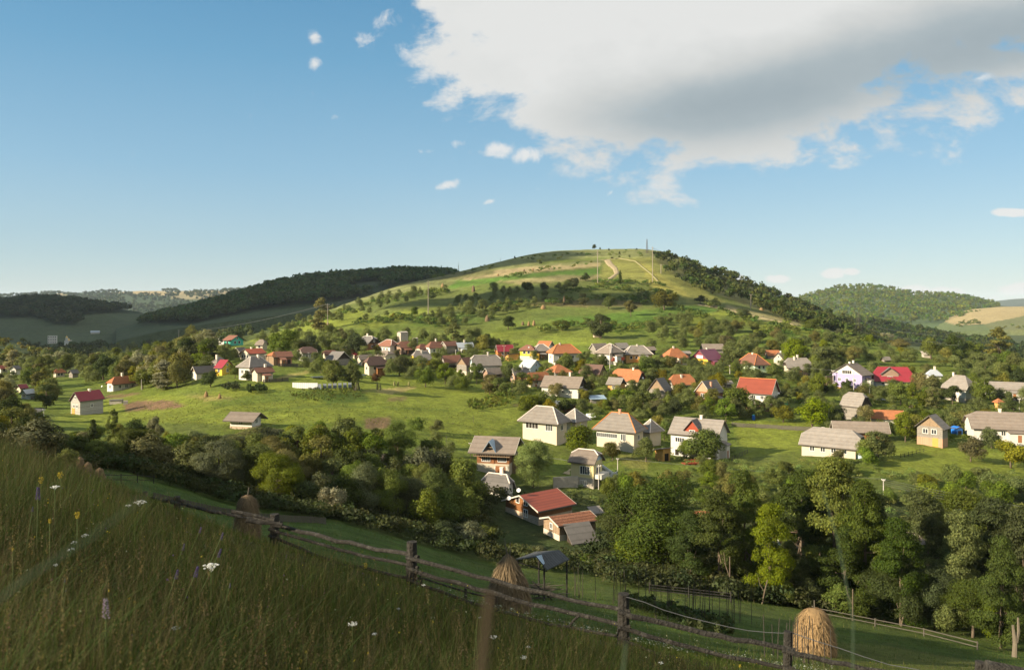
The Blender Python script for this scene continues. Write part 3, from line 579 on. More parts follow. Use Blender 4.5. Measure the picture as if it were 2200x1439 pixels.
def house(name, label, short, u, v, wl, wr, he, hr, ridge='R', th=35, hip=0.0, roof=SLATE, wall=WHITE, gable=None, base=None, baseh=0.0, caps=None, over=.5, cat='house', group=None,
          wR=0, wL=0, gw=True, chim=None, chm=CHIM, d=None, dish_on=None, lean=0.0, fixA=None, fixB=None, wsz=(1.0, 1.1), low=None, door=None, ridgepos=.5, wbars=2, noprot=False, wsets=None, glassL=GLASS, glassR=GLASS, cutL=0):
    p = place(u, v, d); d = p.y; k = d / F; ph = math.atan2(p.x, p.y); cph = math.cos(ph)
    A = fixA or wr * k * cph / max(math.cos(R(th)), .12); B = fixB or wl * k * cph / max(math.sin(R(th)), .12)
    he *= k; hr *= k
    root = empty(name, p, R(th) - ph); tag(root, label, cat, group)
    far = d > 300
    rR = ridge == 'R'
    Lx, Wd = (A, B) if rR else (B, A)
    def M(x, y, z): return Vector((x, y, z)) if rR else Vector((y, x, z))
    def PR(s, h, n): return Vector((s, -n, h))
    def PL(s, h, n): return Vector((-n, s, h))
    # walls
    t_ = .14; o = over
    if lean == 0:
        # ridge height seen over the eave edge, corrected for the ridge lying farther away
        dep = (Wd / 2 + o) * (math.cos(R(th)) if rR else math.sin(R(th))); tops = he + hr - max(v - (he + hr) / k - HZ, 0) / F * dep
        tops = max(tops, he + Wd * .18); s = (tops - he) / (Wd / 2 + o); he = he + s * o; hr = tops - he
    else: s = hr / Wd
    b = MB(); b.box(0, A, 0, B, -2.6 if not base else baseh * k, he); b.build('wall', wall, root)
    if base: MB().box(-.03, A + .03, -.03, B + .03, -2.6, baseh * k).build('basement_wall', base, root)
    if lean:
        # single slope: high edge on the far side (lean>0) or near side
        r = MB(); e0, e1 = (he - s * o, he + s * (Wd + o)) if lean > 0 else (he + s * (Wd + o), he - s * o)
        r.poly([M(-o, -o, e0), M(Lx + o, -o, e0), M(Lx + o, Wd + o, e1), M(-o, Wd + o, e1)], (0, 0, t_)); r.build('roof', roof, root)
        g = MB()
        for x in (0, Lx - .15):
            z0, z1 = (he, he + s * Wd) if lean > 0 else (he + s * Wd, he); g.poly([M(x, 0, he - .02), M(x, Wd, he - .02), M(x, Wd, max(z1 - .02, he)), M(x, 0, max(z0 - .02, he))], M(.15, 0, 0))
        yb = Wd - .15 if lean > 0 else 0
        g.poly([M(.15, yb, he), M(Lx - .15, yb, he), M(Lx - .15, yb, he + hr - .05), M(.15, yb, he + hr - .05)], M(0, .15, 0)); g.build('gable', gable or wall, root)
    else:
        yc = Wd / 2; we = yc + o; top = he + hr; lo = top - s * we; cut = hip; inset = min((Wd / 2) * cut * (1.0 if cut < 1 else 1.0) + o * (cut > 0), Lx / 2 + o) - o
        wc = we * cut                          # half width of the end at the height where the hip starts
        zc = top - s * wc
        r = MB()
        for sg in (-1, 1):
            yo = yc + sg * we; pts = [M(-o, yo, lo), M(Lx + o, yo, lo)]
            if cut < .999: pts += [M(Lx + o, yc + sg * wc, zc)]
            pts += [M(Lx - inset if cut > 0 else Lx + o, yc, top), M(inset if cut > 0 else -o, yc, top)]
            if cut < .999: pts += [M(-o, yc + sg * wc, zc)]
            if cut > 0 and cut < .999: pass
            if cut == 0: pts = [M(-o, yo, lo), M(Lx + o, yo, lo), M(Lx + o, yc, top), M(-o, yc, top)]
            # de-duplicate a ridge of no length
            q = [];
            for a_ in pts:
                if not q or (a_ - q[-1]).length > 1e-3: q.append(a_)
            r.poly(q, (0, 0, t_))
        if cut > 0:
            for xe, xr in ((-o, inset), (Lx + o, Lx - inset)): r.poly([M(xe, yc - wc, zc), M(xe, yc + wc, zc), M(xr, yc, top)], (0, 0, t_))
        ro = r.build('roof', roof, root)
        fb = MB()
        for sg in (-1, 1): fb.poly([M(-o - .02, yc + sg * (we + .03), lo - .10), M(Lx + o + .02, yc + sg * (we + .03), lo - .10), M(Lx + o + .02, yc + sg * (we + .03), lo + .12), M(-o - .02, yc + sg * (we + .03), lo + .12)], M(0, sg * .06, 0)).build('gutter', GUTT, ro); fb = MB()
        if cut < .999:
            for xx in (-o - .05, Lx + o + .0):
                for sg in (-1, 1): fb = MB(); fb.poly([M(xx, yc + sg * we, lo - .08), M(xx, yc + sg * wc, zc - .08), M(xx, yc + sg * wc, zc + .16), M(xx, yc + sg * we, lo + .16)], M(.05, 0, 0)).build('verge_board', VERGE if (u * 7) % 3 > 1 else GUTT, ro)
        if rand_annex and (u * 13 + v * 7) % 5 < 2 and not noprot and cat == 'house' and A > 5:
            g_ = random.Random(int(u)); aw = A * g_.uniform(.3, .5); a0 = g_.uniform(.05, .5) * A; ah = (he) * g_.uniform(.55, .75); dp = g_.uniform(1.6, 2.6)
            an = MB().box(a0, min(a0 + aw, A), -dp, -.01, -2.6, ah).build('annex', gable or wall, root); MB().poly([(a0 - .3, -dp - .4, ah - .05), (min(a0 + aw, A) + .3, -dp - .4, ah - .05), (min(a0 + aw, A) + .3, -.01, ah + dp * .35), (a0 - .3, -.01, ah + dp * .35)], (0, 0, .1)).build('roof', roof, an)
            MB().box(a0 + aw * .2, a0 + aw * .2 + .9, -dp - .05, -dp - .005, 0, min(1.9, ah * .85)).build('door', DOORB, an)
        if cut < .999:
            gz_ = top - .03; hc = max(zc - .02, he)
            for x in (0, Lx - .18):
                g = MB()
                if cut == 0: pl = [M(x, .02, he), M(x, Wd - .02, he), M(x, yc, gz_)]
                else:
                    wcc = (top - hc) / s; pl = [M(x, .02, he), M(x, Wd - .02, he), M(x, yc + wcc - .05, hc), M(x, yc - wcc + .05, hc)]
                g.poly(pl, M(.18, 0, 0)); g.build('gable', gable or wall, root)
        if caps:
            c_ = MB(); rr_ = .13; zz = Vector((0, 0, t_ + .02))
            c_.tube([M(inset if cut else -o, yc, top) + zz, M(Lx - inset if cut else Lx + o, yc, top) + zz], rr_, n=5)
            if cut:
                for xe, xr in ((-o, inset), (Lx + o, Lx - inset)):
                    for sg in (-1, 1): c_.tube([M(xe, yc + sg * wc, zc) + zz, M(xr, yc, top) + zz], rr_, n=5)
            c_.build('ridge_cap', caps, ro)
        for cx in (chim or []):
            xx = Lx * cx[0]; yy_ = yc + cx[1] * Wd; zb = top - s * abs(yy_ - yc) - .3; q_ = M(xx, yy_, 0); hh = cx[2] if len(cx) > 2 else 1.2
            c_ = MB().box(q_.x - .3, q_.x + .3, q_.y - .3, q_.y + .3, zb, zb + .3 + hh).box(q_.x - .37, q_.x + .37, q_.y - .37, q_.y + .37, zb + .3 + hh, zb + .42 + hh); c_.build('chimney', chm, ro)
    ww, wh = wsz
    for cnt, P, Ln, gl, on_gable in ((wR, PR, A, glassR, not rR), (wL, PL, B, glassL, rR)):
        if not cnt: continue
        bz = baseh * k if base else 0; hc = bz + (he - bz) * .56
        for q_ in range(cnt): window(root, P, Ln * (q_ + 1) / (cnt + 1) if cnt > 1 else Ln * .5, hc, min(ww, Ln / cnt * .6), min(wh, (he - bz) * .5), far, gl, wbars)
        if on_gable and gw and hr > 1.8 and lean == 0 and hip < .6: window(root, P, Ln * .5, he + hr * .3, .7, .8, far, gl)
    for (fc, s0, h0, w0, h0h, nb, gl) in (wsets or []): window(root, PR if fc == 'R' else PL, s0 * (A if fc == 'R' else B), h0 * k, w0, h0h, False, gl or GLASS, nb)
    if door:
        fc, s0, w0, h0, m0 = door; P = PR if fc == 'R' else PL; Ln = A if fc == 'R' else B
        MB().poly([P(Ln * s0 - w0 / 2, .05, 0), P(Ln * s0 + w0 / 2, .05, 0), P(Ln * s0 + w0 / 2, h0, 0), P(Ln * s0 - w0 / 2, h0, 0)], P(0, 0, .05) - P(0, 0, 0)).build('door', m0, root)
    for dd_ in (dish_on or []):
        fc, s0, h0 = dd_; P = PR if fc == 'R' else PL; Ln = A if fc == 'R' else B; dish(root, P(Ln * s0, h0 * k, .7), Vector((-.75, -.55, .45)))
    ctr = root.matrix_basis @ Vector((A / 2, B / 2, 0))
    HOUSES.append(dict(u0=u - wl, u1=u + wr, v0=v - (he + hr) / k, v1=v, d=d, c=ctr, r=max(A, B) * .62, A=A, B=B, root=root, short=short, k=k, prot=not noprot))
    return root
H_ = house
# ---------- left part of the village
H_('barn', 'grey block barn with dark red metal roof standing alone by the lane', 'the dark red roofed block barn', 172, 891, 20, 51, 28, 21, 'R', 35, 0, METD, BLOCK, BLOCK, over=.35, chim=[(.6, 0, .5)], wL=2, wR=1, wsz=(.7, .8), door=('L', .72, 1.3, 1.9, DOORO), cat='barn')
H_('house', 'small white house with orange tiled roof beside the grey satellite dish', 'the orange roofed house on the left', 243, 842, 13, 58, 15, 17, 'R', 28, .8, TILEO, WHITE, chim=[(.45, 0)], wL=1, wR=3)
H_('house', 'tiny far orange roofed house among the lane trees', 'the far orange roofed house', 120, 811, 5, 19, 9, 9, 'R', 20, .6, TILEO, CREAM, wR=2)
H_('house', 'tiny red roofed house at the very left edge', 'the red roofed house at the left edge', 2, 801, 8, 14, 8, 8, 'R', 20, 0, METR, WHITE, wR=1)
H_('house', 'small white gabled house near the left edge among trees', 'the white gabled house at the left', 34, 806, 12, 10, 12, 8, 'R', 50, 0, SLATED, WHITE, wL=2)
H_('house', 'pale blue gabled house with light grey roof beside the road', 'the pale blue gabled house', 57, 857, 11, 24, 10, 10, 'R', 35, 0, METW, BLUEW, wL=2)
H_('house', 'small house with dark red roof behind the pale blue gabled house', 'the dark red roof near the road', 44, 843, 8, 14, 8, 9, 'R', 30, 0, METD, CREAM, wR=1)
H_('shed', 'grey roofed shed half hidden in the trees by the lane', 'the grey shed by the lane', 156, 812, 8, 12, 9, 8, 'R', 30, 0, SLATED, WOODG, cat='shed')
H_('barn', 'small whitewashed barn with brown grey hipped roof at the foot of the meadow', 'the whitewashed barn', 541, 921, 47, 20, 16, 19, 'L', 58, 0, SLATEB, WHITE, WOODG, base=MASON, baseh=4, over=1.1, wL=1, wR=1, gw=False, wsz=(.9, .9), cat='barn')
H_('house', 'turquoise gabled house with brown roof at the top left of the village', 'the turquoise house', 496, 743, 15, 27, 11, 11, 'L', 38, 0, TILEB, TURQ, over=.7, wR=2, wL=1)
H_('house', 'grey roofed house behind the turquoise gable', 'the grey roof beside the turquoise gable', 481, 740, 12, 16, 10, 13, 'L', 45, .5, SLATE, WHITE, wL=1)
H_('house', 'small cream house with brownish grey roof below the big round tree', 'the small cream house', 564, 752, 14, 10, 10, 12, 'L', 55, .5, SLATEB, CREAM, wL=1)
H_('barn', 'dark grey wooden barn left of the orange metal roof', 'the dark grey barn', 515, 768, 12, 14, 11, 10, 'R', 40, 0, SLATED, WOODG, cat='barn')
H_('house', 'cream gabled house with bright orange metal roof', 'the bright orange metal roof', 537, 774, 21, 34, 13, 11, 'R', 40, 0, METO, CREAM, over=.4, wL=3, chim=[(.4, 0, .6)])
H_('barn', 'open wooden barn with orange tiled hip roof', 'the open wooden barn', 588, 785, 16, 30, 17, 12, 'R', 35, .7, TILEO, WOODW, cat='barn')
H_('house', 'brick house with red brown tiled roof beside the open wooden barn', 'the brick house', 597, 785, 7, 30, 17, 12, 'R', 18, 0, TILEB, BRICK, WOODW, wR=1, door=('R', .8, 1.2, 2, DARKIN))
H_('house', 'grey plastered house with dark brown hipped roof and dark gable', 'the dark brown roofed house', 650, 777, 10, 30, 17, 14, 'R', 22, .5, METB, BLOCK, DARKW, wR=2)
H_('house', 'tall grey pyramid roofed house at the upper edge of the meadow', 'the grey pyramid roofed house', 536, 817, 23, 46, 26, 23, 'R', 40, 1.0, SLATE, WHITE, caps=CAP, over=.7, wL=2, wR=3, chim=[(.6, -.12)])
H_('house', 'small stone outbuilding with red brown roof before the grey pyramid roofed house', 'the stone outbuilding', 553, 821, 11, 34, 19, 11, 'R', 28, 0, TILEB, CREAM, wR=1, door=('R', .4, .9, 2, DARKIN), chim=[(.7, .1)])
H_('house', 'yellow house with magenta red roof behind a round tree', 'the magenta roofed yellow house', 477, 806, 14, 24, 14, 18, 'L', 40, 0, METC, YELLOW, wL=1, wR=1)
H_('house', 'cream house with grey hipped roof behind the magenta roof', 'the cream house with grey hip', 467, 797, 14, 22, 14, 15, 'R', 38, .9, SLATE, CREAM, wL=2, chim=[(.2, -.1)])
H_('barn', 'low grey roofed barn at the lower left end of the village', 'the low grey roofed barn', 422, 817, 10, 40, 14, 15, 'R', 25, 0, SLATED, WHITE, WOODW, cat='barn')
H_('house', 'low house with dull red roof left of the dark triangular gable', 'the dull red roof', 700, 771, 6, 24, 8, 10, 'R', 22, .4, TILEB, CREAM)
H_('house', 'cream house with dark red roof behind the dark triangular gable', 'the cream gable with dark red roof', 745, 770, 17, 20, 9, 12, 'R', 50, 0, METD, CREAM, wL=1, chim=[(.4, 0)])
H_('barn', 'barn with grey roof and a dark triangular gable', 'the dark triangular gable', 722, 785, 20, 30, 10, 19, 'L', 45, 0, SLATED, WOODG, DARKW, over=.7, cat='barn')
H_('house', 'grey roofed house with dark dormer gable below the orchard', 'the grey house below the orchard', 790, 753, 24, 28, 13, 17, 'L', 45, .35, SLATED, WOODB, DARKW, caps=CAP, wL=2, wR=2, chim=[(.6, 0)], wsz=(1.1, 1.1))
H_('house', 'white walled house with brown tiled hipped roof beside a dark concrete tower', 'the white walled brown roofed house', 838, 760, 26, 22, 15, 14, 'L', 40, .8, TILEB, WHITE, caps=CAP, wL=3, wR=1)
H_('house', 'house with brown tiled half hipped roof under the dark concrete tower', 'the house under the concrete tower', 862, 762, 12, 34, 14, 14, 'R', 25, .4, TILEB, BROWNW, DARKW)
H_('house', 'small cream house with short red brown roof right of the dark tower', 'the small cream walled house', 903, 763, 11, 20, 12, 11, 'R', 35, .8, TILEB, CREAM, wL=2)
H_('house', 'white house with long brown tiled roof in the back row', 'the white house with long brown roof', 924, 763, 10, 44, 14, 15, 'R', 28, .8, TILEB, WHITE, wL=1, wR=4, chim=[(.4, 0)])
H_('shed', 'grey wooden gabled shed with brown tiled roof in the back row', 'the grey wooden gabled shed', 959, 760, 12, 24, 16, 10, 'R', 38, 0, TILEB, WOODG, cat='shed')
H_('house', 'white house with shiny light grey metal roof in the back row', 'the light grey metal roof', 985, 758, 6, 32, 10, 11, 'R', 20, 0, METW, WHITE, wR=2, chim=[(.5, 0)])
H_('house', 'cream house with grey brown roof between two round trees', 'the cream house between two trees', 828, 777, 22, 24, 11, 12, 'L', 42, .6, SLATEB, CREAM, wL=1, wR=1)
H_('house', 'pinkish house with dark chocolate roof behind a tree', 'the chocolate roofed house', 793, 806, 10, 36, 20, 19, 'R', 28, .6, METB, CREAM, WOODO, over=.8, wL=1, wR=2)
H_('house', 'grey roofed house behind the chocolate roof', 'the grey roof behind the chocolate roof', 775, 786, 8, 30, 12, 11, 'R', 25, .3, SLATEB, CREAM)
H_('house', 'yellow house with grey roof left of the red brown barn', 'the yellow house with grey roof', 892, 786, 8, 34, 11, 21, 'R', 20, .5, SLATE, YELLOW, wR=2, chim=[(.5, -.15)])
H_('barn', 'long wooden barn with red brown roof above the meadow', 'the red brown barn', 957, 795, 9, 34, 14, 17, 'R', 25, 0, TILEB, WOODG, WOODG, cat='barn', door=('R', .5, 4, 2, DARKIN))
H_('barn', 'tall wooden gabled barn facing left beside the large grey roofed house', 'the wooden gabled barn', 1002, 806, 21, 16, 20, 17, 'R', 48, 0, TILEB, WOODG, WOODW, base=CREAM, baseh=8, cat='barn', over=.3)
H_('house', 'large house with grey half hipped roof and blue grey gable above the meadow', 'the large grey roofed house', 1018, 812, 8, 58, 25, 23, 'R', 16, .35, SLATE, WHITE, BLUEW, wL=1, wR=4, caps=CAP, chim=[(.6, 0)])
H_('shed', 'low grey roofed shed with terrace in front of the large grey roofed house', 'the low shed with terrace', 1052, 822, 14, 26, 16, 14, 'R', 35, 0, SLATEB, BROWNW, over=.6, cat='shed')
# ---------- middle
H_('house', 'orange walled house with crimson metal roof', 'the crimson metal roof', 1070, 769, 5, 33, 12, 15, 'R', 18, 0, METC, ORWALL, DARKW, wR=2, over=.4)
H_('shed', 'small orange brown shed below the crimson metal roof', 'the orange brown shed', 1092, 775, 6, 22, 9, 5, 'R', 22, 0, SLATED, OCHRE, cat='shed', lean=-1)
H_('house', 'bright yellow house with white base and pinkish brown roof', 'the bright yellow house', 1145, 775, 28, 8, 21, 12, 'L', 72, .8, TILEB, YELLOW, base=WHITE, baseh=9, wL=2, over=.5, dish_on=[('L', .3, 28)], wsz=(1.1, 1.0))
H_('house', 'brown walled house with wide grey hipped roof attached behind the bright yellow house', 'the brown walled grey hip', 1150, 773, 8, 34, 18, 15, 'R', 16, .9, SLATE, BROWNW, caps=CAP, wR=1, door=('R', .3, 2, 2.2, DARKIN))
H_('barn', 'barn with orange tiled roof and grey gable behind the bright yellow house', 'the barn behind the yellow house', 1178, 756, 24, 12, 10, 13, 'L', 62, 0, TILEO, WHITE, WOODG, cat='barn')
H_('house', 'white house with wide orange tiled hipped roof in the back row', 'the wide orange hipped roof', 1189, 783, 11, 56, 22, 20, 'R', 22, .95, TILEO, WHITE, wL=1, wR=3, caps=CAPO, chim=[(.35, 0, .6)], over=.8)
H_('house', 'white house with big grey hipped roof edged in white and a red balcony', 'the white edged grey hip', 1311, 784, 28, 28, 23, 21, 'L', 42, .9, SLATEB, WHITE, caps=CAP, wL=2, wR=2, over=.9)
H_('barn', 'grey roofed barn behind the white edged grey hipped roof', 'the grey barn at the back', 1330, 762, 14, 22, 12, 12, 'R', 35, 0, SLATE, WOODG, DARKW, cat='barn')
H_('shed', 'grey brown shed roof left behind the white edged grey hipped roof', 'the grey shed roof at the back', 1280, 762, 12, 26, 10, 13, 'R', 35, 0, SLATEB, WOODG, cat='shed')
H_('house', 'orange yellow house with shallow grey hipped roof behind a broad tree', 'the orange yellow house', 1345, 780, 8, 56, 17, 19, 'R', 16, 1.0, SLATE, OCHRE, caps=CAP, wR=4, chim=[(.5, 0, .6)])
H_('shed', 'dark shed with small grey roof right of the orange yellow house', 'the dark shed at the back', 1392, 762, 8, 16, 9, 8, 'R', 30, 0, SLATEB, DARKW, cat='shed', dish_on=[('L', .5, 14)])
H_('house', 'cream cottage with orange pyramid roof and white chimney', 'the orange pyramid roof', 1438, 783, 16, 38, 14, 20, 'R', 32, 1.0, TILEO, CREAM, wL=2, chim=[(.45, 0, .7)], over=.7)
H_('shed', 'small grey shed between the orange pyramid roof and the plum roof', 'the small grey shed', 1468, 770, 6, 15, 9, 6, 'R', 25, 0, SLATE, WOODG, cat='shed')
H_('house', 'yellow based house with plum roof and wide pale blue gable window', 'the plum roofed house', 1521, 786, 37, 32, 11, 23, 'R', 50, 0, METP, YELLOW, METM, over=.5, wsets=[('L', .48, 18, 3.2, 1.0, 3, BLUEG)], chim=[(.5, 0, .5)])
H_('barn', 'long grey brown barn roof behind the plum roof', 'the barn behind the plum roof', 1512, 757, 6, 42, 6, 12, 'R', 14, 0, SLATEB, WOODG, cat='barn')
H_('house', 'greenish grey house with brown pyramid roof', 'the brown pyramid roof', 1622, 801, 38, 28, 16, 23, 'L', 35, 1.0, TILEB, MINT, caps=CAPO, wL=2, wR=2, chim=[(.5, 0, .5)], over=.8)
H_('house', 'small pale gabled house left of the grey half hipped roof', 'the small pale gabled house', 1683, 787, 21, 14, 14, 14, 'R', 50, 0, SLATE, CREAM, wL=1, chim=[(.5, .1)])
H_('house', 'house with broad grey half hipped roof and satellite dishes', 'the grey half hipped roof', 1692, 805, 8, 50, 14, 22, 'R', 20, .45, SLATE, CREAM, DARKW, chim=[(.35, -.1), (.5, 0)], wR=2)
H_('barn', 'orange red roofed barn hidden behind dark trees', 'the hidden orange red barn', 1650, 772, 6, 24, 7, 12, 'R', 20, 0, TILEO, WOODG, cat='barn')
H_('house', 'house with light grey metal roof and pale blue gable in the middle of the village', 'the pale blue gable', 1139, 806, 24, 26, 14, 18, 'L', 48, 0, METW, BLUEW, wR=1, over=.4)
H_('house', 'dark grey roofed brown house with pale chimney', 'the dark grey roofed brown house', 1106, 824, 10, 32, 17, 17, 'R', 25, .3, SLATED, BROWNW, WOODO, chim=[(.6, -.15, 1.6)], wL=1)
H_('house', 'white house with orange brown hipped roof and small dormer', 'the orange brown hip', 1193, 816, 22, 34, 14, 19, 'R', 32, .9, TILEO, WHITE, wR=3, chim=[(.3, 0, .5)])
H_('house', 'low cottage with orange tiled roof left of the long grey roof', 'the low orange tiled cottage', 1140, 832, 10, 40, 13, 18, 'R', 30, .2, TILEO, CREAM, DARKW, wR=2, door=('R', .3, .9, 1.9, DOORB))
H_('barn', 'large barn with dark chocolate brown roof', 'the chocolate brown barn', 1287, 812, 44, 16, 6, 21, 'L', 62, 0, METB, WOODW, METB, over=.3, cat='barn')
H_('house', 'long low house with grey roof and dark gable carrying a satellite dish', 'the long grey roof', 1242, 857, 80, 17, 22, 25, 'L', 68, 0, SLATEB, WHITE, DARKW, wL=4, over=.5, dish_on=[('R', .8, 24)], chim=[(.35, .1, 2.0)], wsz=(.9, .9))
H_('house', 'house with broad orange tiled roof and dark gable with dish', 'the broad orange tiled roof', 1369, 836, 56, 17, 14, 27, 'L', 65, .25, TILEO, CREAM, DARKW, over=.6, dish_on=[('R', .5, 22)], chim=[(.3, 0, .6)])
H_('house', 'small orange brown house with grey roof before the broad orange tiled roof', 'the small orange brown house', 1331, 844, 26, 12, 15, 16, 'L', 58, 0, SLATE, OCHRE, DARKW, wL=1, over=.5)
H_('house', 'orange metal roofed house left of the narrow wooden house', 'the orange metal roof beside a tree', 1446, 838, 9, 46, 10, 23, 'R', 22, .5, TILEO, WHITE, DARKW, chim=[(.45, -.15, .8)], wR=1)
H_('house', 'narrow pinkish wooden gabled house with white windows and brick chimney', 'the narrow wooden house', 1526, 876, 33, 28, 29, 27, 'R', 55, 0, SLATED, WOODB, WOODP, base=CREAM, baseh=12, over=.4, wL=1, chim=[(.35, -.25, 1.4)], chm=CHIMB, wsz=(1.3, 1.4), door=('L', .8, 1.2, 2.2, FRAME), gw=False)
H_('house', 'big white house with large red tiled roof and brick basement', 'the large red roof', 1655, 884, 72, 17, 36, 33, 'L', 72, 0, METR, WHITE, CREAM, base=BRICK, baseh=14, over=.7, wL=3, wR=2, caps=CAPO, chim=[(.55, .05, .5)], dish_on=[('R', .8, 36)])
H_('shed', 'small pale shed roof beside the large red roof', 'the pale shed roof', 1560, 835, 10, 14, 8, 8, 'R', 35, 0, SLATE, WOODG, cat='shed')
H_('barn', 'crumbling grey barn with pale gable hidden behind trees in the middle', 'the crumbling grey barn', 1428, 860, 34, 14, 18, 28, 'R', 60, 0, SLATED, WOODG, WOODW, cat='barn')
H_('shed', 'low shed with blue corrugated roof', 'the blue corrugated shed', 1270, 866, 5, 30, 9, 4, 'R', 15, 0, METBL, WOODG, cat='shed', lean=1)
H_('shed', 'open timber shed with slanting roof above the cream hipped roof house', 'the open timber shed', 1208, 885, 6, 30, 11, 4, 'R', 12, 0, SLATE, WOODO, cat='shed', lean=-1)
H_('shed', 'small shed with light blue metal roof above the cream hipped roof house', 'the light blue metal roof', 1196, 874, 5, 20, 5, 4, 'R', 15, 0, METW, WOODG, cat='shed', lean=1)
# ---------- lower middle
h55 = H_('house', 'tall cream two storey house with grey hipped roof edged in white', 'the tall cream house', 1196, 957, 75, 22, 46, 35, 'L', 60, 1.0, SLATE, CREAM, caps=CAP, over=1.0, wsets=[('L', .22, 37, 2.0, 1.6, 4, None), ('L', .72, 38, 3.6, 1.4, 4, DARKIN), ('R', .5, 36, 1.3, 1.3, 2, None)])
H_('house', 'lower grey hipped wing behind the tall cream house', 'the grey hipped wing', 1236, 942, 28, 26, 34, 28, 'L', 52, 1.0, SLATE, CREAM, caps=CAP, over=.8, wR=1, noprot=True)
h56 = H_('house', 'long brown log house with grey roof and triangular blue dormer', 'the long log house', 1094, 1024, 70, 38, 50, 36, 'L', 77, 0, SLATEB, WOODB, WOODW, base=CREAM, baseh=26, over=1.5, wsets=[('L', .22, 37, 1.7, 1.2, 4, None), ('L', .72, 37, 1.7, 1.2, 4, None), ('L', .25, 12, 2.6, 1.3, 3, DARKIN)], fixA=7.5)
h57 = H_('house', 'pale yellow cubic house with grey half hipped roof and blue white gable', 'the pale yellow house', 1275, 1051, 49, 19, 53, 29, 'L', 66, .35, SLATEB, PALEY, BLUEW, base=CONC, baseh=22, caps=CAP, over=.5, wsets=[('L', .38, 38, 2.0, 1.5, 4, None), ('L', .45, 11, 1.3, .9, 3, None), ('R', .5, 36, 1.6, 1.2, 2, DARKIN)])
h58 = H_('house', 'cream house with grey pyramid roof and an orange ridge stripe', 'the orange ridged grey roof', 1362, 973, 82, 20, 43, 40, 'L', 66, 1.0, SLATE, CREAM, over=.9, wsets=[('L', .72, 32, 5.5, 1.0, 10, None), ('L', .28, 31, 1.3, 1.5, 3, None), ('R', .5, 30, 1.0, 1.1, 2, None)], caps=CAPO, chm=CHIMB, chim=[(.5, 0, .9)])
H_('house', 'low grey hipped wing behind the orange ridged grey roof', 'the hipped wing behind', 1396, 960, 20, 24, 30, 28, 'L', 48, 1.0, SLATE, CREAM, caps=CAP, over=.7, noprot=True)
H_('shed', 'small yellow shed with flat grey roof and open dark side', 'the small yellow shed', 1424, 992, 17, 16, 22, 5, 'R', 42, 0, SLATE, OCHRE, cat='shed', lean=-1, door=('R', .5, 1.2, 1.8, DARKIN))
h60 = H_('house', 'white house with grey roof and a big red dormer', 'the red dormer house', 1540, 988, 102, 34, 48, 38, 'L', 72, 0, SLATE, WHITE, WHITE, over=.6, wsets=[('L', .80, 36, 2.2, 1.0, 4, None), ('L', .86, 8, 1.0, 1.5, 1, DARKIN)], chim=[(.45, 0, .8)], fixA=8)
h61 = H_('house', 'orange timber gabled house with bright red roof in the hollow', 'the bright red roof in the hollow', 1157, 1129, 74, 74, 30, 35, 'R', 40, 0, METR, WOODO, WOODO, base=MASON, baseh=17, over=.55, wsets=[('L', .38, 40, .9, .9, 2, DARKIN), ('L', .62, 41, .8, .9, 1, DARKIN), ('L', .38, 17, 1.0, 1.2, 2, None)], dish_on=[('L', .8, 42), ('L', .5, 66)])
h62 = H_('barn', 'wooden barn with brown tiled roof joined to the bright red roof', 'the brown tiled barn', 1202, 1162, 35, 80, 32, 21, 'R', 32, 0, TILEN, WOODW, WOODW, base=CREAM, baseh=12, over=.5, cat='barn', wL=1, wsz=(.7, .9))
H_('shed', 'lean-to shed with weathered grey roof below the brown tiled barn', 'the weathered lean-to', 1232, 1172, 14, 46, 8, 22, 'R', 28, 0, SLATED, DARKW, cat='shed', lean=1)
H_('house', 'shaded grey roofed house behind the bright red roof', 'the shaded grey roof', 1088, 1094, 52, 14, 15, 36, 'L', 62, .5, SLATED, WHITE, caps=CAP, chim=[(.35, .08, 1.6)], d=150)
H_('shed', 'tiny tin roofed lean-to right of the brown tiled barn', 'the tiny lean-to', 1275, 1108, 6, 16, 8, 5, 'R', 25, 0, SLATE, WOODG, cat='shed', lean=1, d=142)
H_('barn', 'grey roofed barn half hidden by the hedge trees', 'the barn in the hedge', 860, 1022, 40, 14, 12, 12, 'L', 66, 0, SLATEB, WOODG, cat='barn', d=160, noprot=True)
H_('shed', 'dark blue green shed in the shade of the hedge trees', 'the blue green shed', 938, 1060, 18, 8, 12, 6, 'L', 62, 0, METBL, METBL, cat='shed', d=148, noprot=True)
# ---------- right
h66 = H_('house', 'lilac and white gabled house with grey brown roof', 'the lilac and white house', 1852, 842, 66, 20, 34, 25, 'R', 62, 0, SLATEB, LILAC, WHITE, base=OCHRE, baseh=6, over=.7, wL=3, wsets=[('L', .5, 40, 3.6, 1.2, 5, DARKIN)], gw=False, chim=[(.3, 0, .6), (.7, 0, 1.0)])
h67 = H_('house', 'white house with crimson roof and brown dormer', 'the crimson roof with dormer', 1882, 836, 5, 76, 16, 32, 'R', 12, .5, METC, WHITE, METBL, wR=4, over=.7)
H_('shed', 'small grey hipped roof behind trees right of the crimson roof', 'the small grey hip', 1996, 818, 7, 26, 10, 14, 'R', 22, .8, METW, WHITE, cat='shed', chim=[(.6, 0)])
H_('house', 'white house with grey half hipped roof and curved porch on the right', 'the grey roofed white house on the right', 2075, 866, 46, 20, 28, 30, 'L', 56, .75, SLATE, WHITE, WHITE, base=CONC, baseh=10, over=.9, wL=3, wR=1, chim=[(.8, 0, .8)])
H_('house', 'hipped grey annex of the white house on the right', 'the grey hipped annex', 2082, 850, 10, 28, 14, 16, 'R', 25, 1.0, SLATE, WHITE, noprot=True)
H_('house', 'long low white house with grey roof at the right edge', 'the long low white house', 2120, 853, 4, 90, 17, 17, 'R', 8, 0, SLATE, WHITE, wR=5, over=.5)
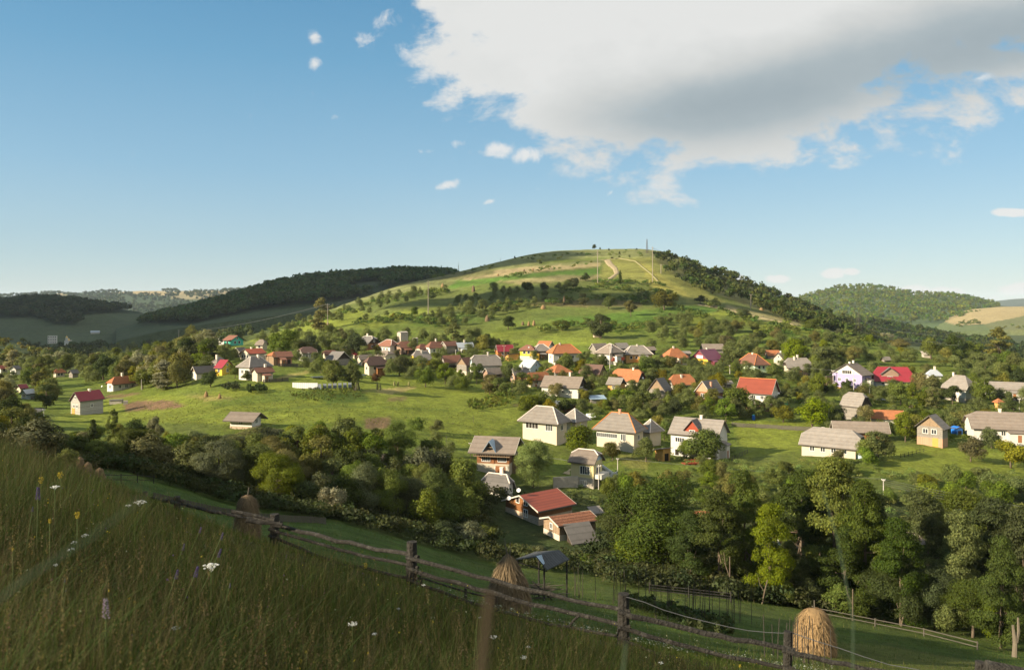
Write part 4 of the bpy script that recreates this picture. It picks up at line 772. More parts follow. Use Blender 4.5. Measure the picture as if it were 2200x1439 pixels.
H_('shed', 'tiny orange hipped well house', 'the tiny orange well house', 2144, 880, 8, 10, 15, 9, 'R', 40, 1.0, TILEO, OCHRE, cat='shed')
H_('barn', 'tall patchy grey barn with steep grey roof', 'the patchy grey barn', 1848, 906, 42, 22, 30, 31, 'L', 62, .3, SLATE, WOODG, DARKW, cat='barn', over=.4, chim=[(.2, .1, .5)])
H_('barn', 'long low barn with bright orange tiled roof', 'the long orange tiled barn', 1874, 908, 4, 66, 8, 20, 'R', 8, 0, TILEO, WHITE, cat='barn', over=.4)
H_('barn', 'long barn with grey brown roof above the big grey house', 'the long grey brown roof', 1796, 948, 6, 108, 20, 24, 'R', 10, 0, SLATEB, WOODO, cat='barn', over=.8)
h75 = H_('house', 'broad cream house with big grey half hipped roof', 'the broad grey half hipped roof', 1838, 986, 120, 13, 19, 42, 'L', 78, .4, SLATE, CREAM, BLUEW, over=.6, wL=4, chim=[(.72, .25, 1.4)], fixA=8)
h76 = H_('house', 'two storey wooden house with small grey gabled roof', 'the two storey wooden house', 2025, 964, 56, 11, 40, 29, 'R', 72, 0, SLATE, WOODG, WOODW, base=WOODP, baseh=20, over=.6, wL=2, wsz=(1.1, 1.1), door=('L', .28, 1.4, 2.4, DOORO), gw=False)
H_('shed', 'bright blue tarpaulin shelter', 'the blue tarpaulin', 2056, 935, 13, 12, 14, 4, 'L', 45, 0, BLUET, BLUET, cat='shelter', over=.1, door=('R', .5, 1.2, 1.2, DARKIN))
h78 = H_('house', 'large white walled house with very wide grey roof at the right edge', 'the wide grey roof at the right', 2092, 945, 24, 190, 24, 38, 'R', 14, .4, SLATEB, WHITE, wR=5, over=.7, chim=[(.35, 0, .8)], fixB=9)
H_('shed', 'wooden shed with slanting roof left of the lilac and white house', 'the slanting wooden shed', 1776, 834, 13, 14, 19, 6, 'R', 45, 0, SLATE, WOODW, cat='shed', lean=-1)
H_('shed', 'small pink brown shed on the right slope above the crimson roof', 'the pink brown shed', 1985, 768, 5, 14, 6, 5, 'R', 20, 0, CONC, CONC, cat='shed', lean=1)
H_('shed', 'small grey tent-like roof above the crimson roof', 'the grey tent-like roof', 1900, 778, 6, 12, 3, 8, 'R', 35, 0, SLATE, SLATE, cat='shed')
H_('shed', 'little brick shelter under the dark hill tree', 'the little brick shelter', 1277, 726, 3, 16, 7, 3, 'R', 15, 0, SLATEB, MASON, cat='shed', lean=1)
H_('shed', 'white roofed shed among the lower right trees', 'the white roofed shed', 2020, 1112, 4, 44, 10, 8, 'R', 15, 0, METW, BLUEW, cat='shed', lean=1, d=142)
H_('house', 'red brown roof glimpsed among the tall right trees', 'the red brown roof among trees', 1680, 1165, 10, 60, 30, 28, 'R', 25, .5, TILEB, WHITE, cat='house', d=125)
H_('house', 'orange roof sliver among the trees below the red dormer house', 'the orange roof sliver', 1490, 1096, 8, 30, 8, 12, 'R', 20, 0, TILEO, WHITE, d=142)
H_('house', 'pale walled house glimpsed through the tall right trees', 'the pale house among trees', 1930, 1170, 10, 50, 26, 26, 'R', 25, .5, SLATEB, WHITE, d=125)
# concrete towers
H_('tower', 'dark square concrete tower behind the brown tiled roofs', 'the dark concrete tower', 861, 748, 8, 16, 32, .4, 'R', 30, 0, CONC, CONC, cat='tower', over=.05)
H_('tower', 'short grey concrete tower right of the dark square tower', 'the short concrete tower', 889, 748, 3, 9, 20, .4, 'R', 20, 0, CONC, CONC, cat='tower', over=.05)
# far valley buildings
def on_ridge(r, u, v):
    t = np.linspace(0, 1, 400); d = r[0] + (r[1] - r[0]) * t; z = ridge_z(r, np.full(400, float(u)), t); vv = HZ - z / d * F; i = int(np.argmin(np.abs(vv - v))); return Vector(((u - 1100) / F * d[i], d[i], z[i])), d[i] / F
def far_house(label, r, u, v, w_px, h_px, roofpx, wallm, roofm, name='house', cat='house', wins=0):
    p, k = on_ridge(r, u, v); root = empty(name, p, R(20)); tag(root, label, cat)
    A_, B_ = w_px * k, w_px * k * .5; MB().box(-A_ / 2, A_ / 2, 0, B_, -6, h_px * k).build('wall', wallm, root)
    if roofpx:
        t = h_px * k; rp = roofpx * k; r_ = MB(); e = .8
        r_.poly([(-A_ / 2 - e, -e, t), (A_ / 2 + e, -e, t), (A_ / 2 + e, B_ / 2, t + rp), (-A_ / 2 - e, B_ / 2, t + rp)], (0, 0, .4)); r_.poly([(-A_ / 2 - e, B_ + e, t), (A_ / 2 + e, B_ + e, t), (A_ / 2 + e, B_ / 2, t + rp), (-A_ / 2 - e, B_ / 2, t + rp)], (0, 0, .4)); r_.build('roof', roofm, root)
    for fl in range(wins):
        for c_ in range(4): MB().box(-A_ / 2 + A_ * (c_ + .3) / 4, -A_ / 2 + A_ * (c_ + .7) / 4, -.15, -.02, h_px * k * (fl + .3) / wins, h_px * k * (fl + .7) / wins).build('window', GLASS, root)
far_house('distant white apartment block above the valley trees at the far left', RG['f2'], 112, 738, 17, 17, 0, WHITE, WHITE, 'apartment_building', 'building', 3)
far_house('distant low white barn on the shaded valley slope', RG['f2'], 204, 717, 16, 3, 3, WHITE, METW, 'barn', 'barn')
cp_, ck = on_ridge(RG['f2'], 143, 744); ch = empty('church', cp_, 0); tag(ch, 'tiny white church with gilded onion domes in the far left valley', 'church')
GOLD = mat('gilded_dome', (.75, .5, .15), .35, .05, metal=.6)
MB().box(-3.4, 3.4, 0, 10, -5, 9).build('wall', WHITE, ch); tw = MB().box(-1.4, 1.4, -1, 1.8, 9, 13).build('bell_tower', WHITE, ch); MB().lathe((0, .2, 13), [(1.4, 0), (1.8, .7), (1.2, 1.9), (.3, 2.8), (.1, 4)], 10).build('dome', GOLD, tw)
MB().lathe((0, 6, 9), [(1.6, 0), (2.0, .8), (1.2, 2.0), (.3, 2.8), (.1, 4)], 10).build('dome', GOLD, ch)

# ---------- dormers and special parts on single houses
def hinfo(root): return [h for h in HOUSES if h['root'] is root][0]
def dormer_L(root, s0, w_, z0, zt, dep, wallm, roofm, open_=False, win=True, inset=.0):
    """dormer on the roof slope above the left face: s0 fraction along, w_ width, z0 foot height, zt top (m)"""
    hI = hinfo(root); B = hI['B']; c = B * s0; x0 = inset; dn = empty('dormer', (0, 0, 0)); dn.parent = root; ez = z0 + (zt - z0) * (.45 if not open_ else .02)
    w2 = w_ / 2; b = MB()
    if not open_: b.poly([(x0, c - w2, z0), (x0, c + w2, z0), (x0, c + w2, ez), (x0, c, zt), (x0, c - w2, ez)], (dep, 0, 0))
    else:
        for zz in (.12, .42, .66):
            hw = w2 * (1 - zz) ; b.poly([(x0, c - hw, z0 + (zt - z0) * zz), (x0, c + hw, z0 + (zt - z0) * zz), (x0, c + hw, z0 + (zt - z0) * zz + .14), (x0, c - hw, z0 + (zt - z0) * zz + .14)], (.12, 0, 0))
        q_ = MB(); q_.poly([(x0 + .9, c - w2, z0), (x0 + .9, c + w2, z0), (x0 + .9, c, zt - .1)], (.05, 0, 0)); q_.build('opening_shade_sheet', DARKIN, dn)  # dark sheet painted as the shade inside the open gable
    b.build('gable', wallm, dn)
    r = MB(); sl_ = (zt - ez) / w2; o = .35
    for sg in (-1, 1): r.poly([(x0 - .45, c, zt + .03), (x0 - .45, c + sg * (w2 + o), ez - sl_ * o + .03), (dep + x0, c + sg * (w2 + o), ez - sl_ * o + .03), (dep + x0, c, zt + .03)], (0, 0, .12))
    r.build('roof', roofm, dn)
    if win:
        f = MB(); zc_ = z0 + (ez - z0) * .62
        f.box(x0 - .06, x0, c - w_ * .2, c + w_ * .2, zc_ - .55, zc_ + .55); wo = f.build('window', FRAME, dn)
        g = MB()
        for a_, b_ in ((-.17, -.01), (.01, .17)): g.box(x0 - .08, x0 - .062, c + w_ * a_, c + w_ * b_, zc_ - .45, zc_ + .45)
        g.build('pane', GLASS, wo)
k = hinfo(h60)['k']; dormer_L(h60, .54, 33 * k, 44 * k, 44 * k + 36 * k, 3.6, WOODR, SLATED, inset=.35)
k = hinfo(h56)['k']; dormer_L(h56, .58, 29 * k, 52 * k, 52 * k + 23 * k, 3.2, WOODW, METBL, open_=True, win=False, inset=-.9)
# timber gallery of the log house
hI = hinfo(h56); k = hI['k']; gz0 = 43 * k
b = MB().box(-1.35, -.02, -.4, hI['B'] + .4, gz0, gz0 + .14).box(-1.42, -1.32, -.4, hI['B'] + .4, gz0 + .75, gz0 + .87)
for q_ in range(16): y_ = -.35 + (hI['B'] + .7) * q_ / 15; b.box(-1.4, -1.34, y_, y_ + .08, gz0 + .14, gz0 + .75)
b.build('balcony', WOODW, h56)
MB().box(-.08, -.02, hI['B'] * .12, hI['B'] * .42, .2, 2.1).build('garage_door', DOORB, h56)
MB().box(-.09, -.03, hI['B'] * .46, hI['B'] * .53, 26 * k, 26 * k + 1.9).build('door', DOORB, h56)
# brown dormer on the crimson roof: it faces the right-hand (front) face
hI = hinfo(h67); k = hI['k']; dn = empty('dormer'); dn.parent = h67; c = hI['A'] * .40; w2 = 17 * k; z0 = 15 * k; ez = z0 + 18 * k; zt = z0 + 31 * k
MB().poly([(c - w2, .2, z0), (c + w2, .2, z0), (c + w2, .2, ez), (c, .2, zt), (c - w2, .2, ez)], (0, 3.4, 0)).build('gable', BROWNW, dn)
r = MB()
for sg in (-1, 1): r.poly([(c, -.3, zt + .04), (c + sg * (w2 + .4), -.3, ez - .3), (c + sg * (w2 + .4), 3.8, ez - .3), (c, 3.8, zt + .04)], (0, 0, .12))
r.build('roof', SLATED, dn); wo = MB().box(c - .95, c + .95, .12, .19, z0 + 1.0, z0 + 2.2).build('window', FRAME, dn)
MB().box(c - .85, c - .06, .09, .115, z0 + 1.1, z0 + 2.1).box(c + .06, c + .85, .09, .115, z0 + 1.1, z0 + 2.1).build('pane', GLASS, wo)
# red balcony of the white edged grey hip
hb = [h for h in HOUSES if h['short'] == 'the white edged grey hip'][0]; k = hb['k']
MB().box(.3, hb['A'] - .2, -1.1, -.03, 9 * k, 9 * k + .15).box(.3, hb['A'] - .2, -1.15, -1.05, 9 * k + .15, 16 * k).build('balcony', BALC, hb['root'])
# outside stair and terrace of the pale yellow house
hI = hinfo(h57); k = hI['k']; st = MB(); n_ = 12; x0 = hI['A'] + .05
for q_ in range(n_): st.box(x0 + q_ * .75, x0 + q_ * .75 + .8, .6, 1.8, 46 * k - q_ * .35 - .5, 46 * k - q_ * .35)
st.box(x0, x0 + .8 * n_, .5, .58, 0.0, 1.0); st.build('staircase', METW, h57)
MB().box(.3, hI['A'], -1.6, -.04, 21 * k, 21 * k + .9).build('terrace', WHITE, h57)
rw = place(1215, 1048); t_ = empty('retaining_wall', rw, R(10)); tag(t_, 'low concrete retaining wall left of the pale yellow house', 'wall'); MB().box(-2.5, 2.6, 0, .4, -1, 2.2).build('panel', CONC, t_)
# grey spike and posts of the orange veranda below the red dormer house
vp = place(1500, 998); vr = empty('veranda', vp, R(8)); tag(vr, 'orange railed veranda under the tree before the red dormer house', 'veranda'); kk = vp.y / F
b = MB()
for q_ in range(9): b.box(-3.2 + q_ * .78, -3.1 + q_ * .78, 0, .1, -1, 1.3)
b.box(-3.2, 3.1, -.04, 0, 1.1, 1.25).box(-3.2, 3.1, -.04, 0, .2, .32); b.build('railing', WOODR, vr); MB().box(-3.2, 3.1, .1, 2.4, -1, .1).build('deck', WOODR, vr)
# ------------------------------------------------------------------ trees
def leaf_cards(cent, nrm, size, tint, asp=1.0):
    """quads at cent (N,3) facing nrm; size (N,), tint (N,3)"""
    n = len(cent); nrm = nrm / np.maximum(np.linalg.norm(nrm, axis=1, keepdims=True), 1e-9)
    r = rng.normal(size=(n, 3)); a = np.cross(nrm, r); a /= np.maximum(np.linalg.norm(a, axis=1, keepdims=True), 1e-9); b = np.cross(nrm, a)
    s = size[:, None] * .5; bend = nrm * s * .35
    v = np.stack([cent - a * s * 1.25 - bend, cent - b * s * asp * .8, cent + a * s * 1.25 - bend, cent + b * s * asp * .8], 1).reshape(-1, 3)
    return v, np.arange(n * 4).reshape(-1, 4), np.repeat(tint, 4, 0)
def crown_mesh(name, kind, ncard, size, seed):
    g = np.random.default_rng(seed); lobes = []
    def rnd_dir(n):
        d = g.normal(size=(n, 3)); return d / np.linalg.norm(d, axis=1, keepdims=True)
    if kind in ('round', 'open'):
        nl = 26 if kind == 'round' else 20; z0 = -.02 if kind == 'round' else .12
        for i in range(nl):
            d = rnd_dir(1)[0]; rad = g.uniform(.35, .80) ** .7; c = np.array([d[0] * .40 * rad, d[1] * .40 * rad, z0 + (1 - z0) * (.49 + d[2] * .43 * rad)])
            lobes.append((c, g.uniform(.11, .20) * (.85 if kind == 'open' else 1), g.uniform(.09, .15)))
    elif kind == 'tall':
        for i in range(56):
            z = g.uniform(.06, .96); wdt = .42 * math.sin(min(1, (1.06 - z) * 1.25) * math.pi / 2) * (.55 + .45 * min(1, z / .3)); a = g.uniform(0, 6.28); r = g.uniform(.25, .85) * wdt
            lobes.append((np.array([math.cos(a) * r, math.sin(a) * r, z]), g.uniform(.06, .15), g.uniform(.035, .075)))
    elif kind == 'column':
        for i in range(20): z = .1 + .86 * i / 19; lobes.append((np.array([g.uniform(-.12, .12), g.uniform(-.12, .12), z]), .30 * math.sin(min(1, (1.08 - z) * 1.6) * 1.57), .07))
    elif kind == 'cone':
        for i in range(30): z = .08 + .9 * (i / 29); w_ = .46 * (1.02 - z); a = g.uniform(0, 6.28); lobes.append((np.array([math.cos(a) * w_ * .55, math.sin(a) * w_ * .55, z]), .09 + .12 * (1 - z), .05))
    elif kind == 'bush':
        for i in range(18):
            a = g.uniform(0, 6.28); r = g.uniform(0, .34); z = g.uniform(.18, .82) * (1 - r * 1.1) + .1; lobes.append((np.array([math.cos(a) * r, math.sin(a) * r, z]), g.uniform(.12, .2), g.uniform(.14, .24)))
    wts = np.array([l[1] ** 2 for l in lobes]); wts /= wts.sum(); pick = g.choice(len(lobes), ncard, p=wts)
    C_ = np.array([l[0] for l in lobes])[pick]; RX = np.array([l[1] for l in lobes])[pick]; RZ = np.array([l[2] for l in lobes])[pick]
    d = rnd_dir(ncard); d[:, 2] = np.where(d[:, 2] < -.55, -d[:, 2] * .7, d[:, 2]); rad = .72 + .36 * g.random(ncard) ** 1.0
    clump = (np.sin(d[:, 0] * 9 + pick) * np.sin(d[:, 1] * 8 + pick * 2) * np.sin(d[:, 2] * 9 + pick * 3)); rad = rad * (1 + .28 * clump)
    p = C_ + d * np.stack([RX, RX, RZ], 1) * rad[:, None]
    out = p - np.array([0, 0, .5]); out /= np.linalg.norm(out, axis=1, keepdims=True)
    nr = d * 1.0 + out * .5 + g.normal(size=(ncard, 3)) * .55
    lt = (.78 + .44 * np.random.default_rng(seed + 5).random(len(lobes)))[pick] * (.65 + .7 * g.random(ncard)); warm = g.random(ncard) * .35
    tint = np.stack([lt * (1 + warm * .9), lt * (1 + warm * .25), lt * (1 - warm * .5)], 1)
    v, q, t = leaf_cards(p, nr, size * (.6 + .8 * g.random(ncard)), tint)
    v[:, 2] = np.clip(v[:, 2], .02, None)
    return np_mesh(name, v, q, t), C_[:: max(1, ncard // 12)][:9]
TRUNKM = mat('bark', (.13, .10, .07), .95, .3, 2, .6, 6, .05); TRUNKP = mat('pale_bark', (.15, .125, .09), .95, .3, 2, .6, 6, .05)
def trunk_mesh(name, ends, thick=.035, limb0=.22, lean=0.0):
    b = MB(); b.tube([(0, 0, -.06), (lean * .3, 0, .10), (lean * .6, .01, .3), (lean, .0, .62)], thick, thick * .45, 7)
    for e in ends: s_ = random.uniform(limb0, .5); b.tube([(lean * s_, 0, s_), (e[0] * .5, e[1] * .5, s_ * .5 + e[2] * .5 - .02), tuple(e)], thick * .4, thick * .12, 5)
    me = bpy.data.meshes.new(name); me.from_pydata(b.v, [], b.f); me.update(); me.polygons.foreach_set('use_smooth', np.ones(len(me.polygons), bool)); me.materials.append(TRUNKM); return me
LEAF = {}
for tone, mul in dict(dark=(.044, .066, .015), mid=(.094, .130, .020), yellow=(.150, .158, .024), olive=(.118, .128, .032), silver=(.20, .22, .13), grey=(.10, .125, .055), brown=(.12, .075, .035), deep=(.050, .076, .015), forest=(.046, .072, .022), fresh=(.115, .165, .023)).items():
    LEAF[tone] = tint_mat('leaves_' + tone, .34, .7, .20, .018, .2, mul)
PROTO = {}
def proto(kind, res, var):
    key = (kind, res, var)
    if key not in PROTO:
        nc, sz = {'lo': (2200, .058), 'mid': (7000, .031), 'hi': (36000, .0135)}[res]
        me, ends = crown_mesh('crown', kind, nc, sz, hash((kind == 'round', len(kind), len(res), var)) % 1000 + var * 13 + len(kind)); me.materials.append(LEAF['mid'])
        PROTO[key] = (me, trunk_mesh('trunk', ends, .030 if kind != 'tall' else .022, .2 if kind != 'tall' else .12, random.uniform(-.05, .05)))
    return PROTO[key]
TREES = []
cover = {}
def T(u, vt, vb=None, w=30, kind='round', tone='mid', d=None, label=None, dmin=0.0, trunk=True, pale=False, grp=None, name=None):
    p = place(u, vb, d, dmin); d = p.y; k = d / F; gvv = HZ - p.z / d * F; h = max((gvv - vt) * k, .6); wd = w * k
    shp = 'bush' if kind in ('round', 'open') and w > .95 * h / k else kind; res = 'hi' if (h / k > 110) else 'mid' if h / k > 22 else 'lo'
    var = random.randrange(4 if res != 'hi' else 5); cm, tm = proto(shp, res, var)
    nm = name or ('bush' if kind == 'bush' else 'tree'); root = empty(nm, p, random.uniform(0, 6.28))
    c = bpy.data.objects.new('crown', cm); COL.objects.link(c); c.parent = root; c.scale = (wd * 1.1, wd * 1.1, h); c.material_slots[0].link = 'OBJECT'; c.material_slots[0].material = LEAF[tone]
    if trunk and kind != 'bush':
        t = bpy.data.objects.new('trunk', tm); COL.objects.link(t); t.parent = root; t.scale = (max(wd, h * .5), max(wd, h * .5), h)
        if pale: t.material_slots[0].link = 'OBJECT'; t.material_slots[0].material = TRUNKP
    TREES.append(dict(root=root, u=u, v=gvv, vt=gvv - h / k, w=w, d=d, h=h, kind=kind, tone=tone, label=label, grp=grp, p=p)); return root
def covers(u, vt, vb, w, d, lim=.30):
    """would this crown hide too much of a building behind it"""
    a0, a1, b0, b1 = u - w * .42, u + w * .42, vt, vb - (vb - vt) * .15; upd = []
    for i, h in enumerate(HOUSES):
        if not h['prot'] or d >= h['d'] + 1: continue
        ox = min(a1, h['u1']) - max(a0, h['u0']); oy = min(b1, h['v1']) - max(b0, h['v0'])
        if ox > 0 and oy > 0:
            f = ox * oy / max((h['u1'] - h['u0']) * (h['v1'] - h['v0']), 1)
            # the lower walls may be hidden, the roof less
            up = min(a1, h['u1']) - max(a0, h['u0']); ro_ = max(0, h['v0'] + (h['v1'] - h['v0']) * .5 - max(b0, h['v0'])) * up / max((h['u1'] - h['u0']) * (h['v1'] - h['v0']), 1); f = f * .35 + ro_ * 2.2
            if cover.get(i, 0) + f > lim: return True
            upd.append((i, f))
    for i, f in upd: cover[i] = cover.get(i, 0) + f
    return False
def in_house(p, m=1.5):
    for h in HOUSES:
        if abs(p.x - h['c'].x) + abs(p.y - h['c'].y) > 40: continue
        q_ = h['root'].matrix_basis.inverted() @ Vector(p)
        if -m < q_.x < h['A'] + m and -m < q_.y < h['B'] + m: return True
    return False
def near_tree(u, v, s):
    return any(abs(t['u'] - u) < s and abs(t['v'] - v) < s * .55 for t in TREES)
KEEP = [[(1565, 915), (1745, 925), (1765, 965), (1600, 990), (1570, 960)], [(1895, 955), (2110, 955), (2200, 980), (2200, 1015), (1900, 1015)], [(1395, 975), (1440, 995), (1480, 1020), (1400, 1025), (1330, 1010), (1340, 985)], [(1850, 1030), (1960, 1040), (1960, 1060), (1850, 1060)], [(1450, 875), (1500, 880), (1500, 900), (1450, 895)]]
def kept(u, v): return any(pip(k_, np.array([float(u)]), np.array([float(v)]))[0] for k_ in KEEP)
def scatter(poly, n, sp, hm, ratio, kinds, tones, dr=None, lim=.30, tries=12, top=None, grp=None):
    us = [p[0] for p in poly]; vs = [p[1] for p in poly]; made = 0
    for _ in range(n * tries):
        if made >= n: break
        u = random.uniform(min(us), max(us)); v = random.uniform(min(vs), max(vs))
        if not pip(poly, np.array([u]), np.array([v]))[0]: continue
        if dr: d = v; p = at_d(u, d)
        else: p = hit(u, v)
        d = p.y; k = d / F; vb = HZ - p.z / d * F
        if near_tree(u, vb, sp) or in_house(p, 1.0): continue
        h = random.uniform(*hm); w = h * random.uniform(*ratio) / k; vt = vb - h / k
        if top:
            tv = top(u)
            if vt < tv: vt = tv + random.uniform(0, 14)
            if vb - vt < 2.5 / k: continue
        if kept(u, vb) or kept(u, (vb + vt) / 2) or kept(u - w * .3, (vb + vt) / 2) or kept(u + w * .3, (vb + vt) / 2): continue
        if covers(u, vt, vb, w, d, lim): continue
        T(u, vt, None, w, random.choice(kinds), random.choice(tones), d=d, grp=grp); made += 1
    return made
